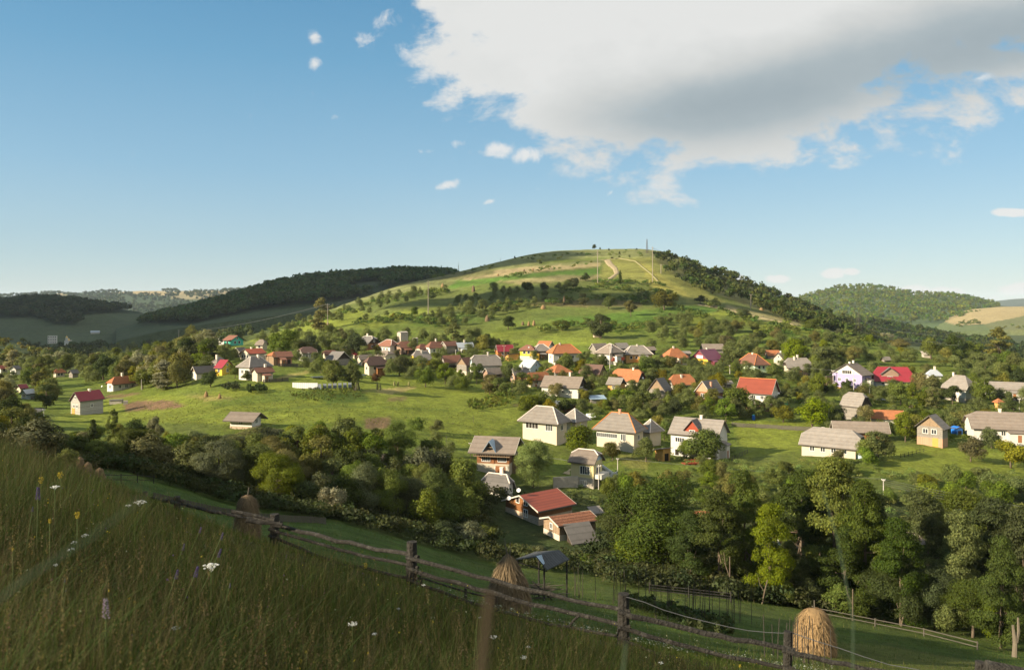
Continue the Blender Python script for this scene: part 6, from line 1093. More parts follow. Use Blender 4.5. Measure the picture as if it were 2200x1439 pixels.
# ------------------------------------------------------------------ keep 300 single trees, the smallest rest become one mass
def only(k): return [t for t in TREES if t['root'].name.startswith(k)]
trs = sorted(only('tree'), key=lambda t: -(t['w'] * (t['v'] - t['vt'])) - (1e6 if t['label'] else 0)); rest = trs[296:]
V, Q, C = [], [], []; off = 0
for t in rest:
    cr = [c for c in t['root'].children if c.name.startswith('crown')][0]; me = cr.data; nv = len(me.vertices)
    co = np.empty(nv * 3, np.float32); me.vertices.foreach_get('co', co); co = co.reshape(-1, 4, 3)[::2].reshape(-1, 3) * np.array(cr.scale)
    cl = np.empty(nv * 4, np.float32); me.color_attributes['tint'].data.foreach_get('color', cl); cl = cl.reshape(-1, 4, 4)[::2].reshape(-1, 4)[:, :3]
    V.append(co + np.array(t['p'])); q = np.arange(len(co)).reshape(-1, 4) + off; Q.append(q); off += len(co); C.append(cl * random.uniform(.8, 1.25))
    for c in list(t['root'].children): bpy.data.objects.remove(c)
    bpy.data.objects.remove(t['root']); TREES.remove(t)
if V:
    me = np_mesh('small_trees', np.concatenate(V), np.concatenate(Q), np.concatenate(C)); me.materials.append(LEAF['mid']); o = bpy.data.objects.new('small_trees', me); COL.objects.link(o)
    tag(o, 'smallest garden and hedge trees merging into the greenery', 'greenery', kind='stuff')

# ------------------------------------------------------------------ haystacks
HAY = mat('hay', (.25, .165, .08), .95, .28, 2.5, .6, 14, .05, dirt=(.21, .13, .06)); HAYD = mat('dark_hay', (.16, .112, .065), .95, .3, 2.5, .6, 14, .05, dirt=(.10, .07, .045))  # HAYD is a darker, greyer hay
STRAWM = tint_mat('straw', 0, .9); POLE = mat('grey_pole_wood', (.11, .095, .072), .9, .2, 2, .4, 10, .1)
def straw(prof_, n, base, ln=.5, wd=.018):
    """loose stalks lying on the surface of a stack given by (radius, height) rows"""
    zs = np.array([p[1] for p in prof_]); rs = np.array([p[0] for p in prof_]); z = rng.uniform(zs[0], zs[-1] * .98, n); keep = rng.random(n) < (np.interp(z, zs, rs) / rs.max() + .15); z = z[keep]; n = len(z)
    r = np.interp(z, zs, rs) * (1 + .03 * rng.normal(size=n)) + .02; a = rng.uniform(0, 6.283, n); l = ln * rng.uniform(.4, 1.2, n); r2 = np.interp(np.maximum(z - l, zs[0]), zs, rs) + rng.uniform(.0, .10, n) + .22 * rng.random(n) ** 6; a2 = a + rng.normal(size=n) * .10
    p0 = np.stack([r * np.cos(a), r * np.sin(a), z], 1); p1 = np.stack([r2 * np.cos(a2), r2 * np.sin(a2), z - l * .95], 1); t = np.stack([-np.sin(a), np.cos(a), 0 * a], 1) * wd
    v = np.stack([p0 - t, p0 + t, p1 + t * .6, p1 - t * .6], 1).reshape(-1, 3); k = rng.uniform(.6, 1.5, n)[:, None]; return v, np.arange(n * 4).reshape(-1, 4), np.repeat(np.array(base) * k, 4, 0)
def stack(u, vb, label, h, wd, shape='cone', d=None, near=False, lean=0.0, tone=HAY, pole=True, grp=None, dmin=0.0):
    p = place(u, vb, d, dmin); k = p.y / F; hh = h * k; r = wd * k / 2; root = empty('haystack', p, random.uniform(0, 6)); tag(root, label, 'haystack', grp)
    P_ = {'cone': [(.95, -.1), (1.0, .08), (.95, .3), (.75, .55), (.45, .8), (.15, .97), (.03, 1.0)], 'dome': [(.92, -.08), (1.0, .05), (.98, .25), (.88, .5), (.74, .7), (.66, .82), (.55, .92), (.32, .98), (.05, 1.0)], 'slim': [(.8, -.1), (1, .1), (.9, .4), (.7, .7), (.3, .95), (.05, 1)]}[shape]
    pr = [(a * r, b * hh) for a, b in P_]; n = 36 if near else 12
    hb_ = MB().lathe((0, 0, 0), [(np.interp(z, [q[1] for q in pr], [q[0] for q in pr]), z) for z in np.linspace(pr[0][1], pr[-1][1], 22 if near else 9)], n, .05)
    if near: hb_.v = [(x * (1 + .07 * math.sin(3 * math.atan2(y, x) + z * 2.1 + u) + .04 * math.sin(z * 5 + u)) + .05 * r * math.sin(z * 1.7 + u), y * (1 + .07 * math.sin(3 * math.atan2(y, x) + z * 2.1 + u)), z) for x, y, z in hb_.v]
    hb_.build('hay', tone, root, smooth=False)
    if near:
        v, q, c = straw(pr, 9000, (.26, .17, .08) if tone is HAY else (.15, .108, .06)); me = np_mesh('loose_straw', v, q, c); me.materials.append(STRAWM); so_ = bpy.data.objects.new('loose_straw', me); COL.objects.link(so_); so_.parent = root; so_['kind'] = 'stuff'
    if pole: MB().tube([(0, 0, hh * .9), (lean * hh, 0, hh * (1.13 if not near else 1.16))], .05 if near else .07, .03, 6).build('pole', POLE, root)
    return root, hh, r
s1, hh, r = stack(1092, 1306, 'tall shaded haystack with two crossed poles behind the near fence', 124, 92, 'cone', d=46, near=True, tone=HAYD, lean=-.05)
MB().tube([(r * .2, -r * 1.15, hh * .05), (.02, -.28, hh * .75), (-.2, .1, hh * 1.26)], .035, .02, 6).build('pole', POLE, s1); MB().tube([(-.5, -r * .6, hh * .5), (.05, -.2, hh * .95), (.12, 0, hh * 1.2)], .04, .02, 6).build('pole', POLE, s1)
for q_ in s1.children:
    pass
s1.rotation_euler = (0, 0, R(10))
s2, hh, r = stack(1750, 1388, 'golden sunlit haystack with rounded top on the lower right meadow', 98, 84, 'dome', d=50, near=True, tone=HAY, lean=-.05)
stack(531, 1162, 'grey brown haystack behind the loose rails of the fence', 96, 52, 'dome', d=56, near=True, tone=HAYD, lean=-.04)
for u, v, h, w_, lb in [(172, 1012, 40, 22, 'leftmost and tallest of three haystacks on the near ridge'), (189, 1020, 34, 22, 'middle one of three haystacks on the near ridge'), (214, 1035, 30, 24, 'lowest and rightmost of three haystacks on the near ridge')]: stack(u, v, lb, h, w_, 'dome', d=29, tone=HAYD, pole=False)
for u, v, h, w_, sh, lb in [(443, 853, 13, 9, 'cone', 'left haystack of the pair on the upper left of the bright meadow'), (472, 857, 12, 8, 'cone', 'right haystack of the pair on the upper left of the bright meadow'), (951, 619, 11, 8, 'cone', 'haystack right of the tall wooden power pole on the hill'), (1017, 627, 14, 8, 'slim', 'slim haystack among dark trees on the hill'), (1047, 690, 14, 11, 'cone', 'pale haystack under the dark tree clump'),
                        (1123, 699, 9, 6, 'slim', 'leftmost small dark haystack of three in a row'), (1136, 700, 10, 6, 'slim', 'middle haystack of three in a row'), (1147, 700, 12, 7, 'slim', 'rightmost and brightest haystack of three in a row'), (1212, 654, 18, 6, 'slim', 'narrow haystack beside the dark bush on the hill'), (1387, 650, 11, 7, 'slim', 'reddish haystack right of the bright round tree'),
                        (1167, 664, 9, 11, 'cone', 'low broad haystack on the brown strip'), (1145, 582, 6, 5, 'cone', 'tiny haystack at the upper tan strip'), (1126, 584, 6, 5, 'cone', 'tiny dark haystack left of the other on the upper tan strip'), (955, 627, 7, 6, 'cone', 'small haystack below the one by the power pole'), (1704, 690, 7, 8, 'cone', 'left haystack at the end of the pale hillside fence'), (1714, 692, 8, 8, 'cone', 'right haystack at the end of the pale hillside fence'),
                        (1636, 667, 7, 10, 'cone', 'brown heap of hay beyond the pale hillside fence'), (704, 700, 8, 8, 'cone', 'pale haystack at the left foot of the hill'), (1070, 593, 5, 5, 'cone', 'farthest left tiny haystack on the upper tan strip')]:
    stack(u, v, lb, h, w_, sh, tone=HAY if 'dark' not in lb else HAYD, pole=h > 11, dmin=150, grp='haystacks on the hill' if v < 720 else 'haystacks on the meadow')
for u, v, h in [(811, 838, 17), (817, 839, 14), (847, 831, 12), (855, 831, 12), (878, 831, 11), (1100, 848, 28)]:
    p = place(u, v); k = p.y / F; root = empty('hay_rack', p); lb_ = {811: 'left post of hay at the edge of the mown patch', 817: 'second post of hay at the edge of the mown patch', 847: 'third post of hay on the mown patch', 855: 'fourth post of hay on the mown patch', 878: 'rightmost post of hay on the mown patch', 1100: 'tall brown wrapped post below the low shed with terrace'}[u]; tag(root, lb_, 'hay post', 'posts of drying hay')
    MB().tube([(0, 0, -.3), (0, 0, h * k * 1.12)], .05, n=5).build('pole', POLE, root); MB().lathe((0, 0, .2), [(.2, 0), (.38, .3), (.32, h * k * .6), (.1, h * k * .85)], 8, .15).build('hay', mat('green_hay', (.20, .19, .07), .95, .3, 3, .5, 14), root)
p = place(768, 840); root = empty('brushwood_stack', p); tag(root, 'upright stack of brushwood poles leaning at the foot of a tree', 'wood stack')
b = MB()
for q_ in range(26): a = random.uniform(0, 6.28); r_ = random.uniform(.7, 1.1); b.tube([(r_ * math.cos(a), r_ * math.sin(a), -.1), (.25 * math.cos(a), .25 * math.sin(a), random.uniform(2.2, 3.0))], .07, .04, 5)
b.build('pole', POLE, root)

# ------------------------------------------------------------------ poles, pylons, wires
UPOL = mat('weathered_power_pole', (.30, .25, .19), .9, .2); BEAN = mat('dark_stick', (.055, .046, .036), .9, .2); CPOL = mat('pale_concrete_pole', (.50, .46, .40), .9, .12); STEEL = mat('dull_steel', (.12, .10, .09), .6, .1, metal=.4); WIRE = mat('cable', (.10, .10, .10), .6, .1); INS = mat('insulator', (.75, .72, .65), .3, .05)
PT = {}
def pole(u, vb, vt, label, kind='wood', d=None, dmin=0.0, key=None, arm=1, lean=0.0, grp='village utility poles'):
    p = place(u, vb, d, dmin); k = p.y / F; h = (HZ - p.z / p.y * F - vt) * k; ph = math.atan2(p.x, p.y); root = empty('utility_pole', p, -ph); tag(root, label, 'utility pole', grp)
    m = UPOL if kind == 'wood' else CPOL; r = max(.13, .00055 * p.y) if h > 9 else max(.11, .0005 * p.y)
    MB().tube([(0, 0, -1), (lean * h, 0, h)], r, r * .65, 7).build('pole', m, root); tops = []
    for q_ in range(arm):
        z = h * (.96 - .07 * q_); w_ = min(1.1, h * .1); c = MB().box(lean * h - w_, lean * h + w_, -.08, .08, z - .07, z + .07).build('crossarm', m, root)
        for x in (-w_ * .9, 0, w_ * .9): MB().lathe((lean * h + x, 0, z + .07), [(.03, 0), (.09, .05), (.09, .16), (.03, .2)], 6).build('insulator', INS, c); tops.append(root.matrix_basis @ Vector((lean * h + x, 0, z + .25)))
    PT[key or u] = tops; return root
hp = 'tall wooden power poles on the hill'
pole(920, 675, 603, 'tall wooden power pole above the orchard at the left', d=None, dmin=250, key='a', arm=2, grp=hp); pole(704, 722, 652, 'wooden power pole at the left foot of the hill', dmin=250, key='b', arm=2, grp=hp); pole(1284, 612, 537, 'tall wooden power pole beside the winding dirt track', dmin=300, key='c', arm=2, grp=hp)
pole(1402, 607, 530, 'tall wooden power pole standing out against the sky right of the hilltop mast', dmin=300, key='d', grp=hp); pole(1612, 664, 632, 'leaning wooden pole on the pale slope right of the hill', dmin=300, key='e', lean=.05, grp=hp); pole(1420, 588, 568, 'short wooden pole with a strut behind the tall pole', dmin=400, key='f', grp=hp)
pole(384, 742, 708, 'wooden pole with pale insulators in the left valley trees', dmin=200, key='g', arm=3, grp=hp); pole(562, 711, 695, 'small pole at the edge of the shaded slope left of the hill', dmin=250, key='h', grp=hp); pole(588, 700, 688, 'smallest pole on the shaded slope left of the hill', dmin=250, key='i', grp=hp)
for u, vb, vt, kd, lb, ky in [(304, 838, 803, 'conc', 'pale pole beside the orange roofed house on the left', 'j'), (94, 905, 880, 'conc', 'pale pole beside the lane at the left', 'k'), (571, 783, 762, 'wood', 'dark pole behind the grey pyramid roofed house', 'l'), (662, 778, 758, 'conc', 'pale pole before the dark brown roofed house', 'm'), (900, 762, 748, 'conc', 'pale pole before the small cream walled house', 'n'), (979, 766, 752, 'conc', 'pale pole before the light grey metal roof', 'o'),
                          (1028, 757, 745, 'conc', 'pale pole left of the crimson metal roof', 'p'), (1083, 776, 742, 'wood', 'pole in front of the crimson metal roof', 'q'), (1310, 806, 744, 'conc', 'tall pale pole in front of the white edged grey hip', 'r'), (1568, 803, 785, 'conc', 'short white pole below the plum roof', 's'), (1665, 803, 782, 'wood', 'grey pole left of the grey half hipped roof', 't'), (1790, 834, 795, 'conc', 'pale pole left of the lilac and white house', 'u'),
                          (1834, 845, 798, 'conc', 'pale pole before the lilac and white house', 'v'), (1868, 856, 817, 'conc', 'stout white concrete pole left of the crimson roof with dormer', 'w'), (2190, 885, 856, 'conc', 'white concrete pole near the right edge', 'x'), (1286, 1052, 999, 'conc', 'white concrete pole at the corner of the pale yellow house', 'y'), (1327, 1012, 985, 'conc', 'double pale pole right of the pale yellow house', 'z'),
                          (1011, 987, 952, 'wood', 'dark wooden pole left of the long log house', 'A'), (1898, 1064, 1030, 'conc', 'white concrete pole above the tall right trees', 'B'), (1524, 1005, 985, 'wood', 'grey T shaped pole by the orange veranda', 'C'), (2046, 862, 842, 'conc', 'pole before the grey roofed white house on the right', 'D')]: pole(u, vb, vt, lb, kd, key=ky, dmin=118)
def lattice(u, vb, vt, w_, label, dmin, name='lattice_mast', cat='mast', arms=False):
    p = place(u, vb, None, dmin); k = p.y / F; h = (HZ - p.z / p.y * F - vt) * k; b_ = w_ * k / 2; root = empty(name, p, R(25)); tag(root, label, cat); t_ = b_ * .22; n_ = 7; rr_ = max(.10, k * .18)
    for sx in (-1, 1):
        for sy in (-1, 1): MB().tube([(sx * b_, sy * b_, -1), (sx * t_, sy * t_, h)], rr_, n=4).build('leg', STEEL, root)
    b = MB()
    for i in range(n_):
        z0, z1 = h * i / n_, h * (i + 1) / n_; r0, r1 = b_ + (t_ - b_) * i / n_, b_ + (t_ - b_) * (i + 1) / n_
        for (ax, ay), (bx_, by_) in (((-1, -1), (1, -1)), ((1, -1), (1, 1)), ((1, 1), (-1, 1)), ((-1, 1), (-1, -1))): b.tube([(ax * r0, ay * r0, z0), (bx_ * r1, by_ * r1, z1)], rr_ * .5, n=3); b.tube([(bx_ * r0, by_ * r0, z0), (ax * r1, ay * r1, z1)], rr_ * .5, n=3)
    b.build('bracing', STEEL, root); tops = []
    if arms:
        for z in (h * .72, h * .88): MB().box(-h * .16, h * .16, -.1, .1, z, z + .2).build('crossarm', STEEL, root); tops += [root.matrix_basis @ Vector((sx * h * .15, 0, z)) for sx in (-1, 1)]
    else: MB().tube([(0, 0, h), (0, 0, h * 1.06)], rr_ * .7, n=4).build('antenna', STEEL, root)
    PT[name] = tops; return root
lattice(1390, 545, 514, 4, 'thin steel lattice mast on top of the bare hill', 600); lattice(1845, 722, 672, 12, 'rusty lattice pylon on the right shoulder slope', 300, 'lattice_pylon', 'pylon', True); lattice(1920, 733, 712, 9, 'second shorter lattice pylon below the right crest', 460, 'lattice_pylon', 'pylon', False)
def cable(a, b, label, sag=.03, r=.02, name='power_line', n=14):
    a, b = Vector(a), Vector(b); L = (b - a).length; pts = []
    for i in range(n + 1): t = i / n; q_ = a.lerp(b, t); q_.z -= 4 * sag * L * t * (1 - t) * .25; pts.append(q_)
    o = MB().tube(pts, r, n=4).build(name, WIRE); tag(o, label, 'cable', 'overhead wires'); return o
py = PT['lattice_pylon'] if PT['lattice_pylon'] else None
pyl = [o for o in COL.objects if o.name.startswith('lattice_pylon')][0]; M0 = pyl.matrix_basis; hgt = 19
def far_pt(u, v, d): return ((u - 1100) / F * d, d, -(v - HZ) / F * d)
pd = M0.translation.y; top = lambda v, du=0: far_pt(1845 + du, v, pd)
for i, (v0, v1) in enumerate([(688, 720), (700, 738), (712, 742)]): cable(top(v0, 6), far_pt(2010 + i * 25, v1, 330), ['highest', 'middle', 'lowest'][i] + ' cable from the rusty lattice pylon down to the right', .02, .06)
for i, (v0, v1) in enumerate([(686, 610), (694, 618)]): cable(top(v0, -6), PT['d'][i], ['upper', 'lower'][i] + ' cable between the rusty lattice pylon and the tall hill pole', .06, .05)
for a_, b_, w_ in (('b', 'a', 'left foot of the hill and the orchard'), ('g', 'b', 'left valley trees and the left foot of the hill')):
    for i in range(2): cable(PT[a_][i], PT[b_][i], ['near', 'far'][i] + ' cable between poles of the ' + w_, .03, .045)
for a_, b_, w_ in (('r', 's', 'over the roofs between the white edged grey hip and the plum roof'), ('s', 't', 'above the brown pyramid roof'), ('t', 'u', 'between the grey half hipped roof and the lilac and white house'), ('y', 'z', 'beside the pale yellow house'), ('A', 'y', 'from the long log house to the pale yellow house'), ('z', 'B', 'across the lower right gardens'), ('q', 'p', 'before the crimson metal roof'), ('o', 'n', 'before the light grey metal roof')):
    for i in range(2): cable(PT[a_][i], PT[b_][i], ['near', 'far'][i] + ' wire ' + w_, .03, .022)
for i in range(4):
    a_ = PT['B'][0] + Vector((0, 0, -i * .35)); cable(a_, far_pt(2330, 1112 + i * 9, 120), ['topmost', 'second', 'third', 'lowest'][i] + ' of four wires over the right gardens', .02, .022)

# ------------------------------------------------------------------ fences
vpt = lambda u, v, d: Vector(((u - 1100) / F * d, d, -(v - HZ) / F * d))
FW = mat('fence_wood', (.036, .033, .028), .92, .35, 3.0, .9, 16, .1, dirt=(.075, .07, .06)); FWP = mat('pale_fence_wood', (.10, .088, .07), .92, .3, 3, .5, 12, .1)
def pt(u, d, up=0.0): p = at_d(u, d); p.z += up; return p
def log(b, a, c, r, n=9, sag=.0, wob=.12, jit=.02):
    pts = []; a, c = Vector(a), Vector(c)
    for i in range(n + 1): t = i / n; q_ = a.lerp(c, t); q_.z -= sag * 4 * t * (1 - t); q_ += Vector((random.gauss(0, jit), random.gauss(0, jit), random.gauss(0, jit))) if 0 < i < n else Vector(); pts.append(q_)
    b.tube(pts, r, r * .86, 8, wob=wob)
nf = empty('rail_fence', pt(1100, 18)); tag(nf, 'old dark wooden post and rail fence crossing the grassy slope in front', 'fence'); nfl = nf.location.copy()
# posts: (u, distance, row of the top, radius, rows of the rails on it)
PO = [(312, 30, 1056, .10, [1064]), (380, 28, 1066, .13, [1078]), (590, 22.5, 1104, .15, [1122]), (885, 19, 1163, .145, [1197, 1219, 1243]), (1340, 17, 1275, .145, [1313, 1347, 1371]), (1693, 16.6, 1356, .10, [1396, 1436, 1462]), (2105, 15.6, 1420, .10, [1478, 1510, 1540])]
for i, (u, d, vt, r_, rl) in enumerate(PO):
    b = MB(); t_ = vpt(u, vt, d); g_ = pt(u, d, -.4); b.tube([g_ - nfl, (g_.lerp(t_, .5) + Vector((random.uniform(-.02, .02), 0, 0))) - nfl, t_ - nfl], r_ * .95, r_ * .85, 10, wob=.10); b.build('post', FW, nf)
for i in range(len(PO) - 1):
    (u0, d0, _, _, r0), (u1, d1, _, _, r1) = PO[i], PO[i + 1]
    for j in range(min(len(r0), len(r1)) if i != 2 else 3):
        a = vpt(u0 - 12, r0[min(j, len(r0) - 1)] + (j * 14 if i == 2 else 0), d0 - .12); c = vpt(u1 + 14, r1[min(j, len(r1) - 1)], d1 - .12); b = MB(); log(b, a - nfl, c - nfl, [.056, .050, .042][j] * random.uniform(.9, 1.1), 12, [.05, .06, .16][j], .08, .015); b.build('rail', FW, nf)
for (a, c) in (((498, 1099, 21.8), (590, 1116, 21.6)), ((530, 1118, 21.7), (607, 1127, 21.5)), ((1205, 1352, 16.6), (1245, 1322, 16.5))): b = MB(); log(b, vpt(*a) - nfl, vpt(*c) - nfl, .055 if a[1] < 1200 else .03, 5, 0, .1); b.build('rail', FW, nf)
b = MB(); log(b, vpt(2118, 1431, 14.6) - nfl, vpt(2230, 1452, 14.4) - nfl, .12, 3, 0, .06, .005); b.build('rail', FW, nf)
b = MB(); log(b, vpt(1340, 1280, 16.9) - nfl, vpt(1700, 1360, 16.6) - nfl, .008, 8, .15, .05); b.build('wire', WIRE, nf); b = MB(); log(b, vpt(1700, 1358, 16.6) - nfl, vpt(2130, 1470, 15.8) - nfl, .008, 8, .1, .05); b.build('wire', WIRE, nf)
def rail_fence(pts, label, h=1.0, sp=4.0, nr=2, m=FW, r=.05, name='rail_fence', board=False):
    P3 = []
    for k in range(len(pts) - 1):
        a, c = pts[k], pts[k + 1]; n_ = max(1, int((place(*a[:2], a[2]) - place(*c[:2], c[2])).length / sp))
        for i in range(n_ + (k == len(pts) - 2)): t = i / n_; q_ = (a[0] + (c[0] - a[0]) * t, (a[1] + (c[1] - a[1]) * t) if a[1] else None, (a[2] + (c[2] - a[2]) * t) if a[2] else None); P3.append(place(*q_))
    root = empty(name, P3[0]); tag(root, label, 'fence'); o = P3[0]
    for p_ in P3: hh_ = h * random.uniform(.95, 1.12); MB().tube([p_ - o + Vector((0, 0, -.5)), p_ - o + Vector((random.uniform(-.04, .04), 0, hh_))], r * 1.2, n=6).build('post', m, root)
    for j in range(nr):
        z = h * (.35 + .5 * j / max(nr - 1, 1)) if nr > 1 else h * .7; b = MB()
        for a, c in zip(P3[:-1], P3[1:]): b.tube([a - o + Vector((0, 0, z)), c - o + Vector((0, 0, z))], r * .8, n=5)
        b.build('rail', m, root)
    if board:
        b = MB()
        for a, c in zip(P3[:-1], P3[1:]):
            L = (c - a).length; n_ = max(2, int(L / .28)); dr = (c - a).normalized(); nn_ = Vector((dr.y, -dr.x, 0)) * .03
            for i in range(n_): q_ = a.lerp(c, (i + .1) / n_) - o + nn_; w_ = dr * (L / n_ * .8); b.poly([q_, q_ + w_, q_ + w_ + Vector((0, 0, h * random.uniform(.93, 1))), q_ + Vector((0, 0, h))], nn_ * .6)
        b.build('pickets', m, root)
    return root
rail_fence([(1745, 1318, None), (1880, 1345, None), (1985, 1366, None), (2100, 1396, None)], 'weathered rail fence along the wood edge at the lower right', .85, 5.5, 2, FWP, .06)
rail_fence([(1395, None, 84), (1480, None, 83), (1570, None, 82)], 'dark rail fence behind the bean poles', 1.1, 2.6, 3, FW, .055)
rail_fence([(905, None, 40), (1000, None, 40), (1065, None, 41)], 'short dark rail fence left of the tall shaded haystack', .9, 3, 2, FW, .06)
rail_fence([(330, None, 78), (460, None, 82), (600, None, 86), (700, None, 92)], 'low wattle fence around the small green field at the left', .75, 2.4, 3, FWP, .03, 'wattle_fence', True)
rail_fence([(190, None, 80), (260, None, 88), (330, None, 98)], 'broken rail fence at the top of the small green field', 1.0, 5, 2, FW, .05)
rail_fence([(1505, 655, None), (1560, 667, None), (1640, 683, None), (1715, 699, None)], 'long pale fence running up the right shoulder of the hill', 1.5, 9, 2, FWP, .10)
rail_fence([(1572, 916, None), (1650, 921, None), (1740, 926, None)], 'pale board fence behind the bright garden lawn', 1.2, 3, 2, FWP, .05, 'board_fence', True)
rail_fence([(1935, 985, None), (1985, 972, None)], 'short garden fence left of the two storey wooden house', 1.0, 2, 2, FW, .05)
WF = mat('white_board', (.62, .62, .60), .7, .12, 1, stripes=('x', 1.5, .3)); fp = place(628, 832); fr_ = empty('board_fence', fp, R(-8)); tag(fr_, 'white solid board fence at the top of the bright meadow', 'fence'); k = fp.y / F
MB().box(0, 57 * k, 0, .08, -.4, 10 * k).build('panel', WF, fr_)
for i in range(7): MB().box(57 * k + i * 1.3, 57 * k + i * 1.3 + 1.1, .1 + i * .9, .16 + i * .9, -.4, 8 * k).build('panel', mat('grey_board', (.17, .19, .20), .8, .1), fr_)
gp = place(672, 815); gh = empty('netted_bed', gp, R(28)); tag(gh, 'long dark netted garden bed behind the white board fence', 'garden bed'); MB().box(0, 19, 0, 3.5, .5, .62).build('net', mat('dark_netting', (.07, .09, .10), .9, .15), gh)
for i in range(4):
    for y in (.1, 3.3): MB().box(.2 + i * 6, .32 + i * 6, y, y + .1, -.5, .5).build('post', POLE, gh)

for h in [h for h in HOUSES if h['prot'] and h['A'] > 4 and h['root']['category'] == 'house' and h['d'] > 150 and int(h['u0']) % 2 == 0][:34]:
    M_ = h['root'].matrix_basis; o = 3.5 + random.random() * 3; L_ = h['A'] * random.uniform(.9, 1.5) + 3; x0 = random.uniform(-3, 1); q0 = M_ @ Vector((x0, -o, 0)); b = MB(); bp = MB(); n_ = max(3, int(L_ / 2)); prev = None; hh_ = random.uniform(.9, 1.3); P_ = []
    for i in range(n_ + 1): q_ = M_ @ Vector((x0 + L_ * i / n_, -o + random.uniform(-.1, .1), 0)); q_.z = h1(q_.x, q_.y); P_.append(q_)
    rt = empty('garden_fence', P_[0]); tag(rt, ('paling' if hh_ > 1.1 else 'rail') + ' garden fence running in front of ' + h['short'], 'fence', 'garden fences')
    for q_ in P_: bp.tube([q_ - P_[0] - Vector((0, 0, .4)), q_ - P_[0] + Vector((0, 0, hh_ + .1))], .06, n=5).build('post', FWP, rt); bp = MB()
    for a_, c_ in zip(P_[:-1], P_[1:]):
        for z in (.35, .85): b.tube([a_ - P_[0] + Vector((0, 0, z * hh_)), c_ - P_[0] + Vector((0, 0, z * hh_))], .045, n=4)
        if hh_ > 1.1:
            for i in range(6): q_ = a_.lerp(c_, (i + .15) / 6) - P_[0]; w_ = (c_ - a_) / 6 * .7; b.poly([q_, q_ + w_, q_ + w_ + Vector((0, 0, hh_)), q_ + Vector((0, 0, hh_))], (0, -.03, 0))
    b.build('palings' if hh_ > 1.1 else 'rail', FWP, rt)
# open hay shed in the lower meadow
sp_ = at_d(1160, 61); sh = empty('hay_shed', sp_, 0); tag(sh, 'open timber shed with torn grey felt roof and stacked branches', 'shed')
r0_, r1_, e0_, e1_, l0_, l1_ = [vpt(*q_) - sp_ for q_ in ((1152, 1197, 60), (1202, 1183, 62.4), (1175, 1225, 59.3), (1223, 1202, 61.8), (1105, 1203, 60.6), (1150, 1186, 63.2))]
rm = mat('torn_felt_roof', (.075, .08, .082), .85, .3, 1.8, .6, 6, .2, stripes=('x', 2.6, .4), dirt=(.045, .045, .045)); rf = MB().poly([r0_, r1_, e1_, e0_], (0, 0, .07)).build('roof', rm, sh); MB().poly([r0_ + Vector((0, 0, .01)), r1_ + Vector((0, 0, .01)), l1_, l0_], (0, 0, .07)).build('roof', rm, sh)
MB().poly([r0_ + Vector((0, 0, .1)), r0_.lerp(r1_, .22) + Vector((0, 0, .1)), e0_.lerp(e1_, .12).lerp(r0_, .35) + Vector((0, 0, .12)), e0_.lerp(r0_, .35) + Vector((0, 0, .12))]).build('patch', METBL, rf)
for q_ in (l0_.lerp(r0_, .15), l1_.lerp(r1_, .15), e0_.lerp(r0_, .25), e1_.lerp(r1_, .25)): MB().tube([(q_.x, q_.y, -.6), (q_.x, q_.y, q_.z)], .07, n=6).build('post', FW, sh)
b = MB(); b.tube([l0_ + Vector((.1, 0, -.1)), e0_ + Vector((0, 0, -.05))], .05, n=5); b.tube([(-.6, -.8, 1.6), (.9, -.9, .2)], .05, n=5); b.build('beam', FW, sh)
b = MB()
for q_ in range(34): x, y, z = random.uniform(-1.9, 1.2), random.uniform(-1.3, .9), random.uniform(.05, .9); b.tube([(x - .8, y, z), (x + .9, y + random.uniform(-.3, .3), z + random.uniform(-.15, .2))], .045, .03, 5)
br = b.build('branch_pile', POLE, None, sp_); br.rotation_euler = (0, 0, R(14)); tag(br, 'pile of cut branches under the open timber shed', 'wood pile', None)
# bean poles
bm = MB().tube([(0, 0, -.2), (.03, .01, 1.2), (.0, .03, 2.6)], .028, .018, 5); b0 = bm.build('bean_pole', BEAN); n_ = 0
for (ua, ub, da, db, cnt, hs) in ((1225, 1400, 58, 66, 16, 1.1), (1400, 1590, 52, 64, 26, 1.0), (1640, 1720, 40, 44, 9, .75), (1700, 1830, 38, 42, 8, .9), (1560, 1620, 56, 66, 6, 1.1)):
    for i in range(cnt):
        u, d = random.uniform(ua, ub), random.uniform(da, db); p = at_d(u, d); o = b0 if n_ == 0 else b0.copy()
        if n_: COL.objects.link(o)
        o.location = p; o.rotation_euler = (random.uniform(-.05, .05), random.uniform(-.05, .05), random.uniform(0, 6)); s_ = hs * random.uniform(.8, 1.15); o.scale = (1, 1, s_); n_ += 1
        tag(o, 'thin bare bean pole standing in the vegetable plot' if d > 50 else 'short thin stake beside the golden haystack', 'bean pole', 'bean poles' if d > 50 else 'stakes by the haystack')
for u, vb, h in [(959, 976, 40), (1017, 910, 17), (1222, 915, 30), (1480, 905, 10)]:
    p = place(u, vb); k = p.y / F; o = MB().tube([(0, 0, -.3), (0, 0, h * k)], .05, .04, 5).build('stake', POLE, None, p); tag(o, {959: 'thin tall stake in the bright meadow above the log house', 1017: 'shorter stake in the bright meadow', 1222: 'stake in the greenery behind the tall cream house', 1480: 'stake behind the red dormer house'}[u], 'stake')
